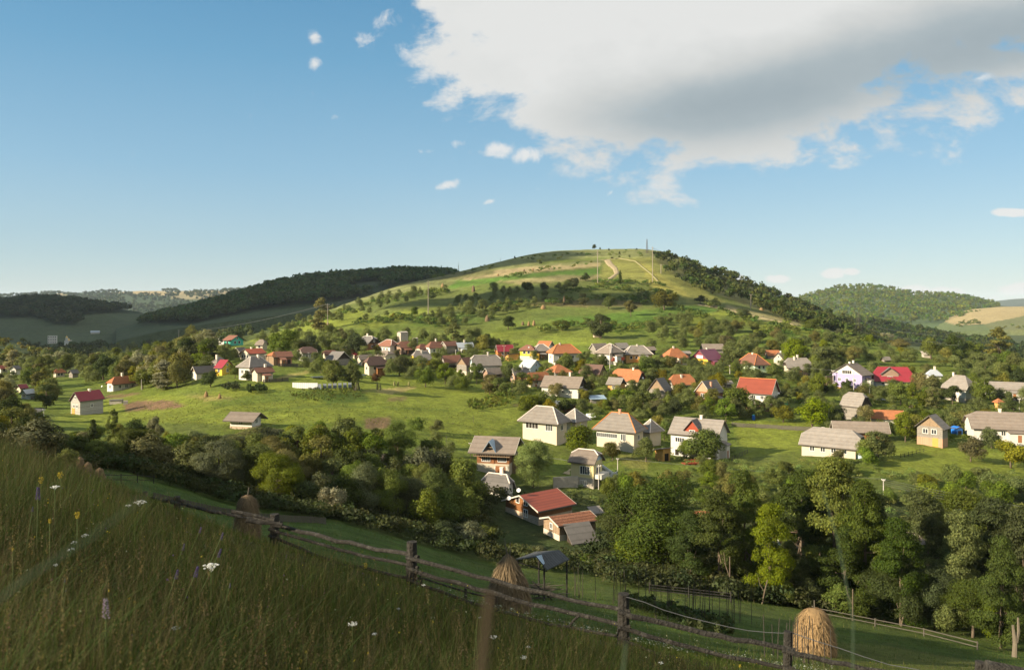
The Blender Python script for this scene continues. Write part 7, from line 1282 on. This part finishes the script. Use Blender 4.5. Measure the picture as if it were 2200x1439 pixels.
# crop rows
def crops(label, poly, dr, n, h, tone, sz=.28):
    P_ = ground_pts(poly, n, dr)
    if len(P_): o = wood('crop_rows', label, P_, rng.uniform(h * .7, h * 1.2, len(P_)), .7, tone, 26, .24); o['category'] = 'crops'
crops('dark green maize rows on the bright meadow', [(478, 832), (512, 830), (512, 842), (478, 842)], (180, 330), 90, 2.0, 'dark'); crops('second block of dark maize on the bright meadow', [(533, 838), (572, 836), (572, 846), (533, 848)], (180, 330), 90, 2.0, 'dark')
crops('vegetable rows below the white board fence', [(620, 845), (700, 832), (780, 838), (780, 856), (700, 866), (640, 858)], (160, 330), 260, .9, 'mid'); crops('bean rows at the right end of the meadow', [(1000, 868), (1080, 846), (1110, 850), (1100, 872), (1020, 888)], (160, 330), 200, 1.6, 'mid')
crops('maize patch behind the bean poles', [(1340, 1290), (1570, 1350), (1570, 1395), (1450, 1340), (1340, 1310)], (48, 80), 260, .9, 'dark')
crops('low weeds scattered on the bright meadow', [(260, 905), (300, 870), (560, 840), (800, 860), (1000, 880), (1100, 900), (1000, 960), (860, 910), (560, 930)], (150, 330), 1500, .45, 'fresh')
# small things in the gardens
def small(name, cat, label, u, v, fn, rz=0, dmin=118): p = place(u, v, None, dmin); r = empty(name, p, R(rz)); tag(r, label, cat); fn(r); return r
BLUE = mat('blue_plastic', (.02, .12, .45), .4, .05); GRN = mat('green_plastic', (.03, .35, .20), .5, .05)
small('water_barrel', 'barrel', 'blue barrel under the tree below the large red roof', 1619, 902, lambda r: (MB().lathe((0, 0, 0), [(.45, -.1), (.5, .4), (.5, 1.0), (.42, 1.5)], 12).build('drum', BLUE, r), MB().lathe((0, 0, 1.5), [(.45, 0), (.4, .08)], 12).build('lid', GRN, r)))
small('metal_sheet', 'sheet', 'bright white metal sheet lying on a slanted frame right of the tall cream house', 1268, 901, lambda r: (MB().poly([(-1.6, -1, .5), (1.4, -1.3, .9), (1.8, .9, 1.8), (-1.0, 1.1, 1.5)], (0, 0, .05)).build('sheet', mat('white_metal', (.8, .8, .76), .4, .05), r), MB().box(-1, -.9, .2, .3, -.4, 1.1).box(1, 1.1, .2, .3, -.4, 1.3).build('frame', POLE, r)), 10)
small('garden_gate', 'gate', 'small green gate right of the large red roof', 1689, 873, lambda r: (MB().box(-.6, .6, 0, .06, 0, 1.7).build('panel', GRN, r), MB().box(-.72, -.6, -.05, .1, -.4, 1.9).build('post', POLE, r), MB().box(.6, .72, -.05, .1, -.4, 1.9).build('post', POLE, r)))
small('concrete_block', 'block', 'dark flat roofed hutch right of the grey block barn', 250, 867, lambda r: (MB().box(-1.8, 1.8, -1, 1, -.5, 1.1).build('wall', CONC, r), MB().box(-2, 2, -1.2, 1.2, 1.1, 1.25).build('roof', SLATED, r)), 10)
small('concrete_block', 'block', 'small square concrete box right of the flat roofed hutch', 270, 869, lambda r: MB().box(-.6, .6, -.6, .6, -.5, 1.2).build('wall', CONC, r), 20)
small('dish_stand', 'satellite dish', 'satellite dish standing on the grass left of the orange roofed house', 219, 838, lambda r: (dish(r, Vector((0, 0, 1.4)), Vector((-.6, -.7, .5))), MB().tube([(0, 0, -.3), (0, 0, 1.3)], .05, n=5).build('stand', STEEL, r)))
small('white_boat_sheet', 'sheet', 'pale upturned sheet lying left of the orange tiled barn', 1889, 862, lambda r: (MB().poly([(-2, -.6, .3), (2, -.6, .4), (1.7, .8, 1.0), (-1.8, .8, .9)], (0, 0, .05)).build('sheet', METW, r), MB().box(-1, -.9, 0, .1, -.4, .5).box(1, 1.1, 0, .1, -.4, .5).build('frame', POLE, r)))
small('dead_stump', 'tree stump', 'tall pale dead trunk among the trees at the right edge', 2180, 1412, lambda r: (MB().tube([(0, 0, -.3), (.05, 0, 1.3), (-.15, 0, 2.9)], .24, .12, 9, wob=.15).build('trunk', TRUNKP, r), MB().tube([(.1, 0, 1.4), (.35, 0, 2.4), (.3, 0, 3.6)], .2, .08, 6).build('branch', TRUNKP, r)), 0, 60)
for u, v, vt in [(1568, 1285, 1195), (1636, 1297, 1245), (1832, 1333, 1265), (1618, 1290, 1240), (1935, 1345, 1300)]:
    p = place(u, v, None, 70); k = p.y / F; r = empty('bare_trunk', p); tag(r, {1568: 'thin bare trunk at the end of the dark rail fence', 1636: 'leaning bare trunk right of the slim short one', 1832: 'thin bare trunk behind the golden haystack', 1618: 'slim short bare trunk between two others', 1935: 'forked bare trunk by the weathered rail fence'}[u], 'tree trunk')
    h_ = (v - vt) * k; ln_ = .25 if u in (1636, 1935) else 0; MB().tube([(0, 0, -.3), (ln_ * h_ * .5, 0, h_ * .5), (ln_ * h_, 0, h_)], .09, .06, 8, wob=.08).build('trunk', TRUNKM, r); MB().tube([(ln_ * h_ * .5, 0, h_ * .5), (ln_ * h_ * .5 - .5, 0, h_ * .8), (ln_ * h_ * .5 - .7, .1, h_ * 1.1)], .05, .03, 6).build('branch', TRUNKM, r)
# ------------------------------------------------------------------ foreground meadow: blades, stalks and seed heads
def blades(n, dr, ur, h, wd, cols, lean=.35, dens=lambda u, d: np.ones(len(u)), seed=0, px_min=0.0, curl=.5, hsc=None, tuft=0):
    g = np.random.default_rng(seed); u = g.uniform(ur[0], ur[1], n * 2); d = np.exp(g.uniform(math.log(dr[0]), math.log(dr[1]), n * 2)); k = g.random(n * 2) < dens(u, d); u, d = u[k][:n], d[k][:n]; n = len(u)
    x = (u - 1100) / F * d
    if tuft:                                                          # blades spring outward from common roots
        nt2 = max(1, n // tuft); ci_ = g.integers(0, nt2, n); o1, o2 = g.normal(size=(2, n)) * .05; x, d = x[ci_] + o1, d[ci_] + o2; u = 1100 + F * x / d
    z = H(x, d); hh = g.uniform(h[0], h[1], n) * (1 + .35 * vnoise(x, d, 1.1, 3)) * (hsc(u, d) if hsc else 1); a = g.uniform(0, 6.283, n); la = g.uniform(0, 6.283, n); L = np.abs(g.normal(size=n)) * lean * hh
    if tuft: la = np.arctan2(o2, o1); hh = hh * (.65 + .7 * g.random(nt2)[ci_])
    w_ = np.maximum(wd * g.uniform(.6, 1.4, n), px_min * d / F); T_ = np.linspace(0, 1, 5); V = []
    for t in T_:
        cx = x + np.cos(la) * L * (t ** 2); cy = d + np.sin(la) * L * (t ** 2); cz = z + hh * (t - curl * .25 * t ** 2 * (L / np.maximum(hh, .01))); ww = w_ * (1 - .85 * t ** 1.5) * .5
        V.append(np.stack([cx - np.cos(a) * ww, cy - np.sin(a) * ww * .4, cz], 1)); V.append(np.stack([cx + np.cos(a) * ww, cy + np.sin(a) * ww * .4, cz], 1))
    v = np.stack(V, 1).reshape(-1, 3); b = (np.arange(n) * 10)[:, None]; q = np.concatenate([b + np.array([2 * i, 2 * i + 1, 2 * i + 3, 2 * i + 2]) for i in range(4)], 1).reshape(-1, 4)
    ci = np.array(cols)[g.integers(0, len(cols), n)] * g.uniform(.6, 1.4, n)[:, None] * (1 + .45 * vnoise(x, d, .5, 7))[:, None]; c = np.repeat(ci, 10, 0); top = np.stack([x + np.cos(la) * L, d + np.sin(la) * L, z + hh * (1 - curl * .25 * (L / np.maximum(hh, .01)))], 1)
    return v, q, c, top
def merge(parts):
    V, Q, C = [], [], []; off = 0
    for v, q, c in parts: V.append(v); Q.append(q + off); C.append(c); off += len(v)
    return np.concatenate(V), np.concatenate(Q), np.concatenate(C)
def stuff(name, parts, label, mat_, cat='grass'):
    me = np_mesh(name, *merge(parts)); me.materials.append(mat_); o = bpy.data.objects.new(name, me); COL.objects.link(o); tag(o, label, cat, kind='stuff'); return o
GRM = tint_mat('grass_blades', .40, .7, spec=.2, mul=(.90, .96, .76))
GRN_ = [(.050, .074, .015), (.036, .060, .012), (.062, .082, .018), (.042, .070, .013), (.075, .080, .022)]; TANC = [(.13, .10, .05), (.10, .075, .04), (.15, .12, .065), (.085, .058, .036), (.075, .05, .038)]
line = lambda u: np.interp(u, [-200, 0, 120, 250, 400, 590, 885, 1340, 1693, 2300], [60, 50, 34, 23, 19.5, 18, 17.5, 16.5, 16, 15.5])       # where the long grass ends
dn = lambda u, d: (d < line(u)).astype(float)
hs = lambda u, d: 1 - .62 * ss(d / line(u), .45, .95)                # it gets shorter towards its edge
A1 = blades(150000, (1.6, 55), (-500, 2500), (.25, .62), .006, GRN_, .5, dn, 1, .75, hsc=hs, tuft=22)
A2 = blades(80000, (1.4, 9), (-700, 2600), (.15, .5), .0045, GRN_, .7, dn, 2, 0, tuft=30)
A6 = blades(70000, (1.6, 55), (-500, 2500), (.12, .3), .007, GRN_, .6, dn, 22, .8, hsc=hs)
A3 = blades(36000, (2.0, 50), (-500, 2500), (.45, .95), .0022, TANC, .4, dn, 3, .38, hsc=hs)
A4 = blades(14000, (2.4, 40), (-300, 2400), (.35, .7), .009, [(.055, .08, .02), (.045, .07, .018)], .8, dn, 4, .9, hsc=hs)
A5 = blades(26000, (2.0, 50), (-500, 2500), (.3, .7), .003, [(.10, .09, .04), (.075, .068, .03), (.12, .10, .055)], .9, dn, 14, .5, hsc=hs)
def heads(top, n, s, cols, seed):
    """narrow feathery panicles strung along the top of a stalk"""
    g = np.random.default_rng(seed); i = g.choice(len(top), n, replace=False); p = top[i]; k = 9; t = np.tile(np.linspace(0, 1, k), n); d = p[:, 1]; L = np.repeat(g.uniform(.06, .15, n), k)
    P_ = np.repeat(p, k, 0) + g.normal(size=(n * k, 3)) * np.array([.006, .006, .004]) * (1.3 - t)[:, None]; P_[:, 2] -= L * t
    sz = np.repeat(np.maximum(s * g.uniform(.6, 1.3, n), .55 * d / F), k) * (.7 + .6 * t); c = np.repeat(np.array(cols)[g.integers(0, len(cols), n)] * g.uniform(.7, 1.3, n)[:, None], k, 0)
    return leaf_cards(P_, g.normal(size=(n * k, 3)) * [1, 1, .15], sz, c, .55)
Hd = heads(A3[3], 12000, .0075, [(.17, .12, .07), (.13, .085, .065), (.20, .155, .10), (.12, .08, .075)], 5)
stuff('grass', [A1[:3], A2[:3], A4[:3], A6[:3]], 'long uncut meadow grass on the shaded slope in front', GRM)
stuff('dry_grass_stalks', [A3[:3], A5[:3], Hd], 'dry tan grass stalks with feathery seed heads in the front meadow', GRM)
g = np.random.default_rng(77); n_ = 2600; u = g.uniform(-400, 2500, n_); d = np.exp(g.uniform(math.log(2.2), math.log(30), n_)); m = d < line(u) * .95; u, d = u[m], d[m]; x = (u - 1100) / F * d; k_ = 14
bx, by = np.repeat(x, k_) + g.normal(size=len(x) * k_) * .07, np.repeat(d, k_) + g.normal(size=len(x) * k_) * .07; bz = H(bx, by) + g.uniform(.05, .45, len(bx)) * np.repeat(1 - .5 * ss(d, 8, 18), k_)
wl = leaf_cards(np.stack([bx, by, bz], 1), g.normal(size=(len(bx), 3)) * [.7, .7, 1], np.maximum(.05 * g.uniform(.5, 1.4, len(bx)), .9 * by / F), np.array([(.05, .08, .016), (.075, .095, .022), (.04, .07, .02)])[np.repeat(g.integers(0, 3, len(x)), k_)] * g.uniform(.7, 1.3, (len(bx), 1)), .45)
stuff('meadow_weeds', [wl], 'leafy weeds growing low among the long grass in front', GRM, 'weeds')
# shorter mown grass beyond the fence
dn2 = lambda u, d: (d > line(u)) * (vnoise((u - 1100) / F * d, d, .3, 2) * .3 + .7)
B1 = blades(70000, (16, 100), (-100, 2400), (.08, .22), .012, [(.075, .11, .022), (.06, .095, .018), (.10, .12, .03)], .5, dn2, 6, .8)
B2 = blades(5000, (18, 95), (-100, 2400), (.25, .55), .008, [(.22, .18, .09), (.10, .12, .035)], .5, dn2, 8, .6)
stuff('mown_grass', [B1[:3], B2[:3]], 'shorter grass of the mown slope beyond the fence', GRM)
g = np.random.default_rng(9); u = g.uniform(880, 1800, 2600); v = np.exp(g.uniform(math.log(19), math.log(60), 2600)); x = (u - 1100) / F * v; m = (vnoise(x, v, .35, 4) > -.1); x, v = x[m], v[m]; P_ = np.stack([x, v, H(x, v) + g.uniform(.15, .3, len(x))], 1)
WC = leaf_cards(P_, g.normal(size=P_.shape) * [.4, .4, 1], np.maximum(.05 * g.uniform(.6, 1.3, len(x)), .9 * v / F), np.full(P_.shape, .34)); stuff('white_clover', [WC], 'tiny white flowers sprinkled through the mown slope beyond the fence', GRM, 'flowers')
g = np.random.default_rng(19); u = g.uniform(-100, 2200, 1500); v = np.exp(g.uniform(math.log(3), math.log(30), 1500)); m = v < line(u); u, v = u[m], v[m]; x = (u - 1100) / F * v; P_ = np.stack([x, v, H(x, v) + g.uniform(.25, .6, len(x))], 1); cs = np.array([(.45, .35, .03), (.10, .06, .20), (.4, .4, .34), (.22, .12, .16)])[g.integers(0, 4, len(x))]
stuff('small_meadow_flowers', [leaf_cards(P_, g.normal(size=P_.shape), np.maximum(.014 * g.uniform(.6, 1.5, len(x)), .9 * v / F), cs)], 'specks of small yellow, purple and white flowers in the front meadow', GRM, 'flowers')
# single flowers one can point to
STEM = mat('flower_stem', (.08, .11, .035), .8, .2); WFL = mat('white_umbel', (.60, .60, .54), .8, .08); YFL = mat('yellow_bloom', (.36, .27, .02), .8, .15); PFL = mat('violet_bloom', (.065, .035, .14), .8, .25); MFL = mat('mauve_grey_spike', (.26, .20, .27), .9, .3)
def flower(kind, u, v, d, size, label, tilt=0.0):
    """the bloom shows at pixel (u, v) at distance d; the stem runs down to the ground"""
    t_ = vpt(u, v, d); gz_ = h1(t_.x, t_.y); hh = max(t_.z - gz_, .12); root = empty(kind[0], Vector((t_.x, t_.y, gz_)), random.uniform(-.4, .4)); tag(root, label, 'flower', kind[1]); s = size * d / F * (.6 if kind[2] == 'yellow' else .6 if kind[2] == 'spike' else .7 if kind[2] == 'mint' else 1)
    lx = tilt * hh; MB().tube([(0, 0, -.05), (lx * .3, 0, hh * .5), (lx, 0, hh)], .004 + .0001 * d, .003, 5).build('stem', STEM, root); b = MB(); g = random
    if kind[2] == 'umbel':
        for i in range(26): r = s * .5 * math.sqrt(g.random()); a = g.uniform(0, 6.28); b.lathe((lx + r * math.cos(a), r * math.sin(a), hh - r * r / s * .5 + g.uniform(-.004, .004)), [(s * .02, -s * .05), (s * .085, 0), (s * .05, s * .03)], 6)
        for i in range(7): a = i * .9; b.tube([(lx * .93, 0, hh - s * .45), (lx + s * .33 * math.cos(a), s * .33 * math.sin(a), hh - s * .04)], s * .012, n=4)
        m = WFL
    elif kind[2] == 'yellow':
        for i in range(60): z = g.uniform(-.5, .4); r = s * .4 * (1 - abs(z)) * math.sqrt(g.random()); a = g.uniform(0, 6.28); b.lathe((lx + r * math.cos(a), r * math.sin(a), hh + z * s), [(s * .02, -s * .05), (s * .07, 0), (s * .03, s * .04)], 5)
        m = YFL
    else:
        for i in range(34):
            z = i / 34; r = s * .16 * (1 - z * .6); a = i * 2.4; zz = hh - z * 0 + (z - 1) * s * 1.0; xx = lx * (1 + (z - 1) * s / hh); b.lathe((xx + r * math.cos(a), r * math.sin(a), zz), [(s * .02, -s * .03), (s * .055, 0), (s * .03, s * .04)], 5)
        m = PFL if kind[2] == 'spike' else MFL
    b.build('bloom', m, root); return root
UM = ('yarrow_plant', 'white umbel flowers in the front meadow', 'umbel'); YE = ('yellow_flower', 'yellow flowers in the front meadow', 'yellow'); SP = ('sage_flower', 'violet sage spikes in the front meadow', 'spike'); MI = ('mint_flower', None, 'mint')
for u, v, d, s, lb in [(454, 1212, 6.0, 36, 'largest white umbel in the middle of the front meadow'), (757, 1337, 6.0, 20, 'white umbel below the nearer fence post'), (805, 1360, 6.5, 12, 'small white umbel right of the one below the fence post'), (376, 1347, 5.2, 24, 'white umbel right of the mauve mint spike'), (118, 1044, 8, 18, 'white umbel high at the left under the shaded bush'), (183, 1148, 7.5, 14, 'white umbel at the left of the pair'), (160, 1163, 7, 14, 'white umbel at the lower left of the pair'), (152, 1178, 6.6, 16, 'lowest white umbel of the left trio'),
                       (300, 1076, 14, 26, 'wide pale umbel by the start of the fence'), (276, 1084, 12, 12, 'small umbel left of the wide pale one'), (120, 1212, 5.5, 10, 'tiny white umbel above the purple bells'), (930, 1330, 12, 12, 'white umbel under the lowest rail'), (1060, 1366, 9, 16, 'white umbel right of the blurred stalk'), (1126, 1410, 8, 16, 'white umbel near the bottom centre'), (1135, 1388, 9, 9, 'tiny umbel above the one near the bottom centre'), (910, 1255, 15, 9, 'small umbel at the foot of the tall fence post'), (1420, 1422, 12, 12, 'white umbel at the bottom right of the second fence post'), (1030, 1325, 13, 8, 'small umbel below the middle of the rails'), (855, 1310, 12, 10, 'pale umbel left of the tall fence post'), (700, 1300, 10, 8, 'small umbel in the centre of the meadow')]:
    flower(UM, u, v, d, s, lb)
for u, v, d, s, lb in [(166, 1105, 6.5, 26, 'bright yellow flower cluster below the left umbels'), (107, 1118, 6, 18, 'yellow flower cluster left of the brightest one'), (290, 1293, 5, 12, 'yellow flower right of the mint spike'), (278, 1285, 5, 10, 'smaller yellow flower beside another by the mint spike'), (64, 1372, 4, 16, 'yellow flower near the lower left corner'), (48, 1362, 4, 12, 'small yellow flower near the lower left corner'), (646, 1420, 5, 16, 'yellow flower at the bottom edge'), (658, 1400, 5, 12, 'yellow flower just above the bottom edge'), (785, 1214, 18, 20, 'yellow flower cluster under the rails'), (88, 1030, 10, 24, 'yellow flowers at the top left of the meadow'), (130, 1020, 11, 26, 'yellow flowers below the shaded bush'), (28, 1180, 5, 12, 'yellow flower at the left edge'), (155, 1220, 6, 12, 'yellow flower above the blue bell'), (930, 1335, 8, 9, 'tiny yellow flower below the rails'), (1590, 1430, 12, 12, 'yellow flower at the lower right')]:
    flower(YE, u, v, d, s, lb)
for u, v, d, s, t_, lb in [(330, 1215, 5.5, 34, .3, 'left violet spike of the leaning pair'), (360, 1205, 5.5, 40, .35, 'right violet spike of the leaning pair'), (395, 1175, 6, 30, .35, 'violet spike above the leaning pair'), (414, 1145, 7, 26, .3, 'highest violet spike of the leaning row'), (352, 1170, 7, 24, .25, 'violet spike left of the leaning row'), (392, 1133, 9, 22, .3, 'far violet spike near the fence'), (78, 1046, 6.5, 44, .02, 'tall violet spike standing upright at the left'), (45, 1090, 6, 18, .1, 'small violet spike left of the tall one'), (117, 1240, 4.5, 16, .1, 'violet bell flower low at the left'), (118, 1262, 4.4, 14, .1, 'lower violet bell flower at the left'), (460, 1250, 6, 18, .2, 'violet spike right of the largest umbel'), (192, 1330, 4.5, 14, .1, 'pale violet flower left of the mint spike'), (636, 1255, 9, 16, .2, 'violet spike in the centre of the meadow'), (590, 1325, 7, 14, .2, 'violet spike low in the centre'), (610, 1190, 14, 18, .2, 'violet spike left of the tall fence post')]:
    flower(SP, u, v, d, s, lb, t_)
flower(MI, 227, 1285, 3.4, 60, 'hairy mauve grey mint spike standing alone in the lower left meadow')
# two grass stalks very near the lens
def stalk(label, pts, r0, r1, m):
    P3 = [vpt(*q_) for q_ in pts]; o = P3[0].copy(); b = MB(); b.tube([q_ - o for q_ in P3], r0, r1, 6); ob = b.build('grass_stalk', m, None, o); tag(ob, label, 'grass stalk'); return ob
SBR = mat('brown_stalk', (.040, .029, .017), .9, .2); SGR = mat('green_blade', (.045, .07, .04), .9, .2)
stalk('blurred brown seed stalk close to the lens at the bottom centre', [(1030, 1600, .40), (1036, 1430, .41), (1054, 1270, .42)], .0026, .0022, SBR)
stalk('blurred green blade close to the lens arching at the left', [(-60, 1330, .5), (60, 1240, .51), (200, 1150, .52), (318, 1062, .53)], .0012, .0006, SGR)
stalk('thin grey green grass stem rising high before the tall right trees', [(1832, 1600, 1.3), (1833, 1330, 1.3), (1800, 1160, 1.3), (1767, 1050, 1.3)], .0014, .0009, SGR)
stalk('thin blurred green stem at the bottom right of centre', [(1345, 1560, .9), (1338, 1450, .9), (1345, 1380, .9)], .002, .001, SGR)

# ------------------------------------------------------------------ clouds outside the picture whose shade lies on the left valley and the hilltop
CLM = mat('cloud_white', (.85, .85, .85), 1, .05)
def cloud(cx, cy, cz, rx, ry, rz, label, seed):
    import bmesh
    g = random.Random(seed); bm = bmesh.new()
    for i in range(44):
        a = g.uniform(0, 6.28); r = math.sqrt(g.random()) * .8; q_ = (math.cos(a) * r * rx, math.sin(a) * r * ry, g.uniform(-.2, .3) * rz); s_ = g.uniform(.28, .42)
        bmesh.ops.create_icosphere(bm, subdivisions=2, radius=1, matrix=Matrix.Translation(q_) @ Matrix.Diagonal((rx * s_, ry * s_, rz * g.uniform(.5, .9), 1)))
    me = bpy.data.meshes.new('cloud'); bm.to_mesh(me); bm.free(); me.materials.append(CLM); o = bpy.data.objects.new('clouds', me); o.location = (cx, cy, cz); COL.objects.link(o); tag(o, label, 'cloud', kind='stuff'); return o
def shade_at(x, y, z, rx, ry, alt, label, seed, rz=40): t = (alt - z) / sdir.z; cloud(x + sdir.x * t, y + sdir.y * t, alt, rx, ry, rz, label, seed)
shade_at(-660, 1330, -20, 760, 760, 800, 'low cloud beyond the left side whose shade lies on the valley and the dark ridge', 1)
shade_at(-420, 1900, 20, 380, 500, 800, 'second low cloud beyond the left side over the far left hill', 2)
shade_at(-70, 790, 40, 120, 70, 520, 'small low cloud beyond the left side shading the bare hilltop', 3, 30)
shade_at(40, 560, 0, 120, 26, 420, 'narrow cloud shading a strip across the middle of the hill', 4, 16)

# scrub added out of view on the left slope to shade the tall haystack
xs, ys = rng.uniform(-60, -50, 60), rng.uniform(21, 34, 60); p = np.stack([xs, ys, H(xs, ys)], 1)
wood('woodland', 'added scrub out of view on the left slope shading the tall haystack', p, rng.uniform(4.5, 6.5, 60), .9, 'mid', 90, .15)
# ------------------------------------------------------------------ air
HZB = min(float(gz.min()), *[float(r[6].min()) for r in RG.values()]) - 30
hz = MB().box(-14500, 14500, -14500, 14500, HZB, 165).build('haze', None); hz.data.flip_normals(); tag(hz, 'thin evening haze filling the valley and fading the far hills', 'haze', kind='stuff')
hm = bpy.data.materials.new('haze_air'); hm.use_nodes = True; t = NT(hm.node_tree); t.n.clear(); ho = t.new('ShaderNodeOutputMaterial'); pv = t.new('ShaderNodeVolumePrincipled'); pv.inputs['Color'].default_value = (.78, .90, 1, 1); pv.inputs['Density'].default_value = HAZE; pv.inputs['Anisotropy'].default_value = 0.0; t.link(pv.outputs[0], ho.inputs['Volume']); hz.data.materials.append(hm)
# ------------------------------------------------------------------ labels for the trees: kind, tone, size and the building each stands by
ADJ = dict(deep='deep green', forest='forest green', dark='dark', mid='green', yellow='yellowish', olive='olive green', silver='silvery', grey='grey green', brown='reddish brown', fresh='bright green')
KND = dict(round='rounded tree', open='open crowned tree', tall='tall tree', column='columnar tree', cone='conical tree', bush='bush')
used = {}; marks = [(h['u0'] * .5 + h['u1'] * .5, h['v1'], h['short']) for h in HOUSES] + [(1092, 1306, 'the tall shaded haystack'), (1750, 1388, 'the golden haystack'), (531, 1160, 'the grey brown haystack'), (1390, 540, 'the hilltop mast'), (1845, 722, 'the rusty lattice pylon'), (920, 675, 'the orchard power pole'), (1284, 612, 'the power pole by the dirt track'), (1612, 660, 'the leaning hill pole'), (1047, 690, 'the pale hill haystack'), (1290, 728, 'the large dark hill tree'), (200, 1020, 'the three ridge haystacks'), (400, 740, 'the left valley pole')]
for t in TREES:
    if t['label']: used[t['label']] = t
SZ = lambda t: 'large ' if t['v'] - t['vt'] > 60 and t['v'] - t['vt'] < 120 else 'huge ' if t['v'] - t['vt'] >= 120 else 'small ' if t['v'] - t['vt'] < 26 else ''
for t in sorted(TREES, key=lambda t: -t['w']):
    if t['label']: tag(t['root'], t['label'], 'bush' if t['kind'] == 'bush' else 'tree', t['grp']); continue
    c = sorted(marks, key=lambda m: math.hypot(m[0] - t['u'], (m[1] - t['v']) * 1.5)); done = None
    base = SZ(t) + ADJ[t['tone']] + ' ' + KND[t['kind']]
    for far in range(14):
        m = c[far]; du, dv = t['u'] - m[0], t['v'] - m[1]; dist = math.hypot(du, dv); nr = 'just ' if dist < 45 else 'well ' if dist > 160 else ''
        rel = (nr + ('right of ' if du > 0 else 'left of ')) if abs(du) > abs(dv) * 1.2 else (('close below ' if dv < 45 else 'far below ') if dv > 0 else ('close above ' if dv > -45 else 'far above '))
        lb = base + ' ' + rel + m[2]
        if lb not in used: done = lb; break
        m2 = c[far + 1]; lb = base + ' between ' + m[2] + ' and ' + m2[2]
        if lb not in used and len(lb.split()) <= 16 and dist < 90: done = lb; break
    if not done: done = base + ' ' + rel + m[2]
    used[done] = t; tag(t['root'], done, 'bush' if t['kind'] == 'bush' else 'tree', t['grp'] or ('bushes of the village' if t['kind'] == 'bush' else 'trees of the village'))
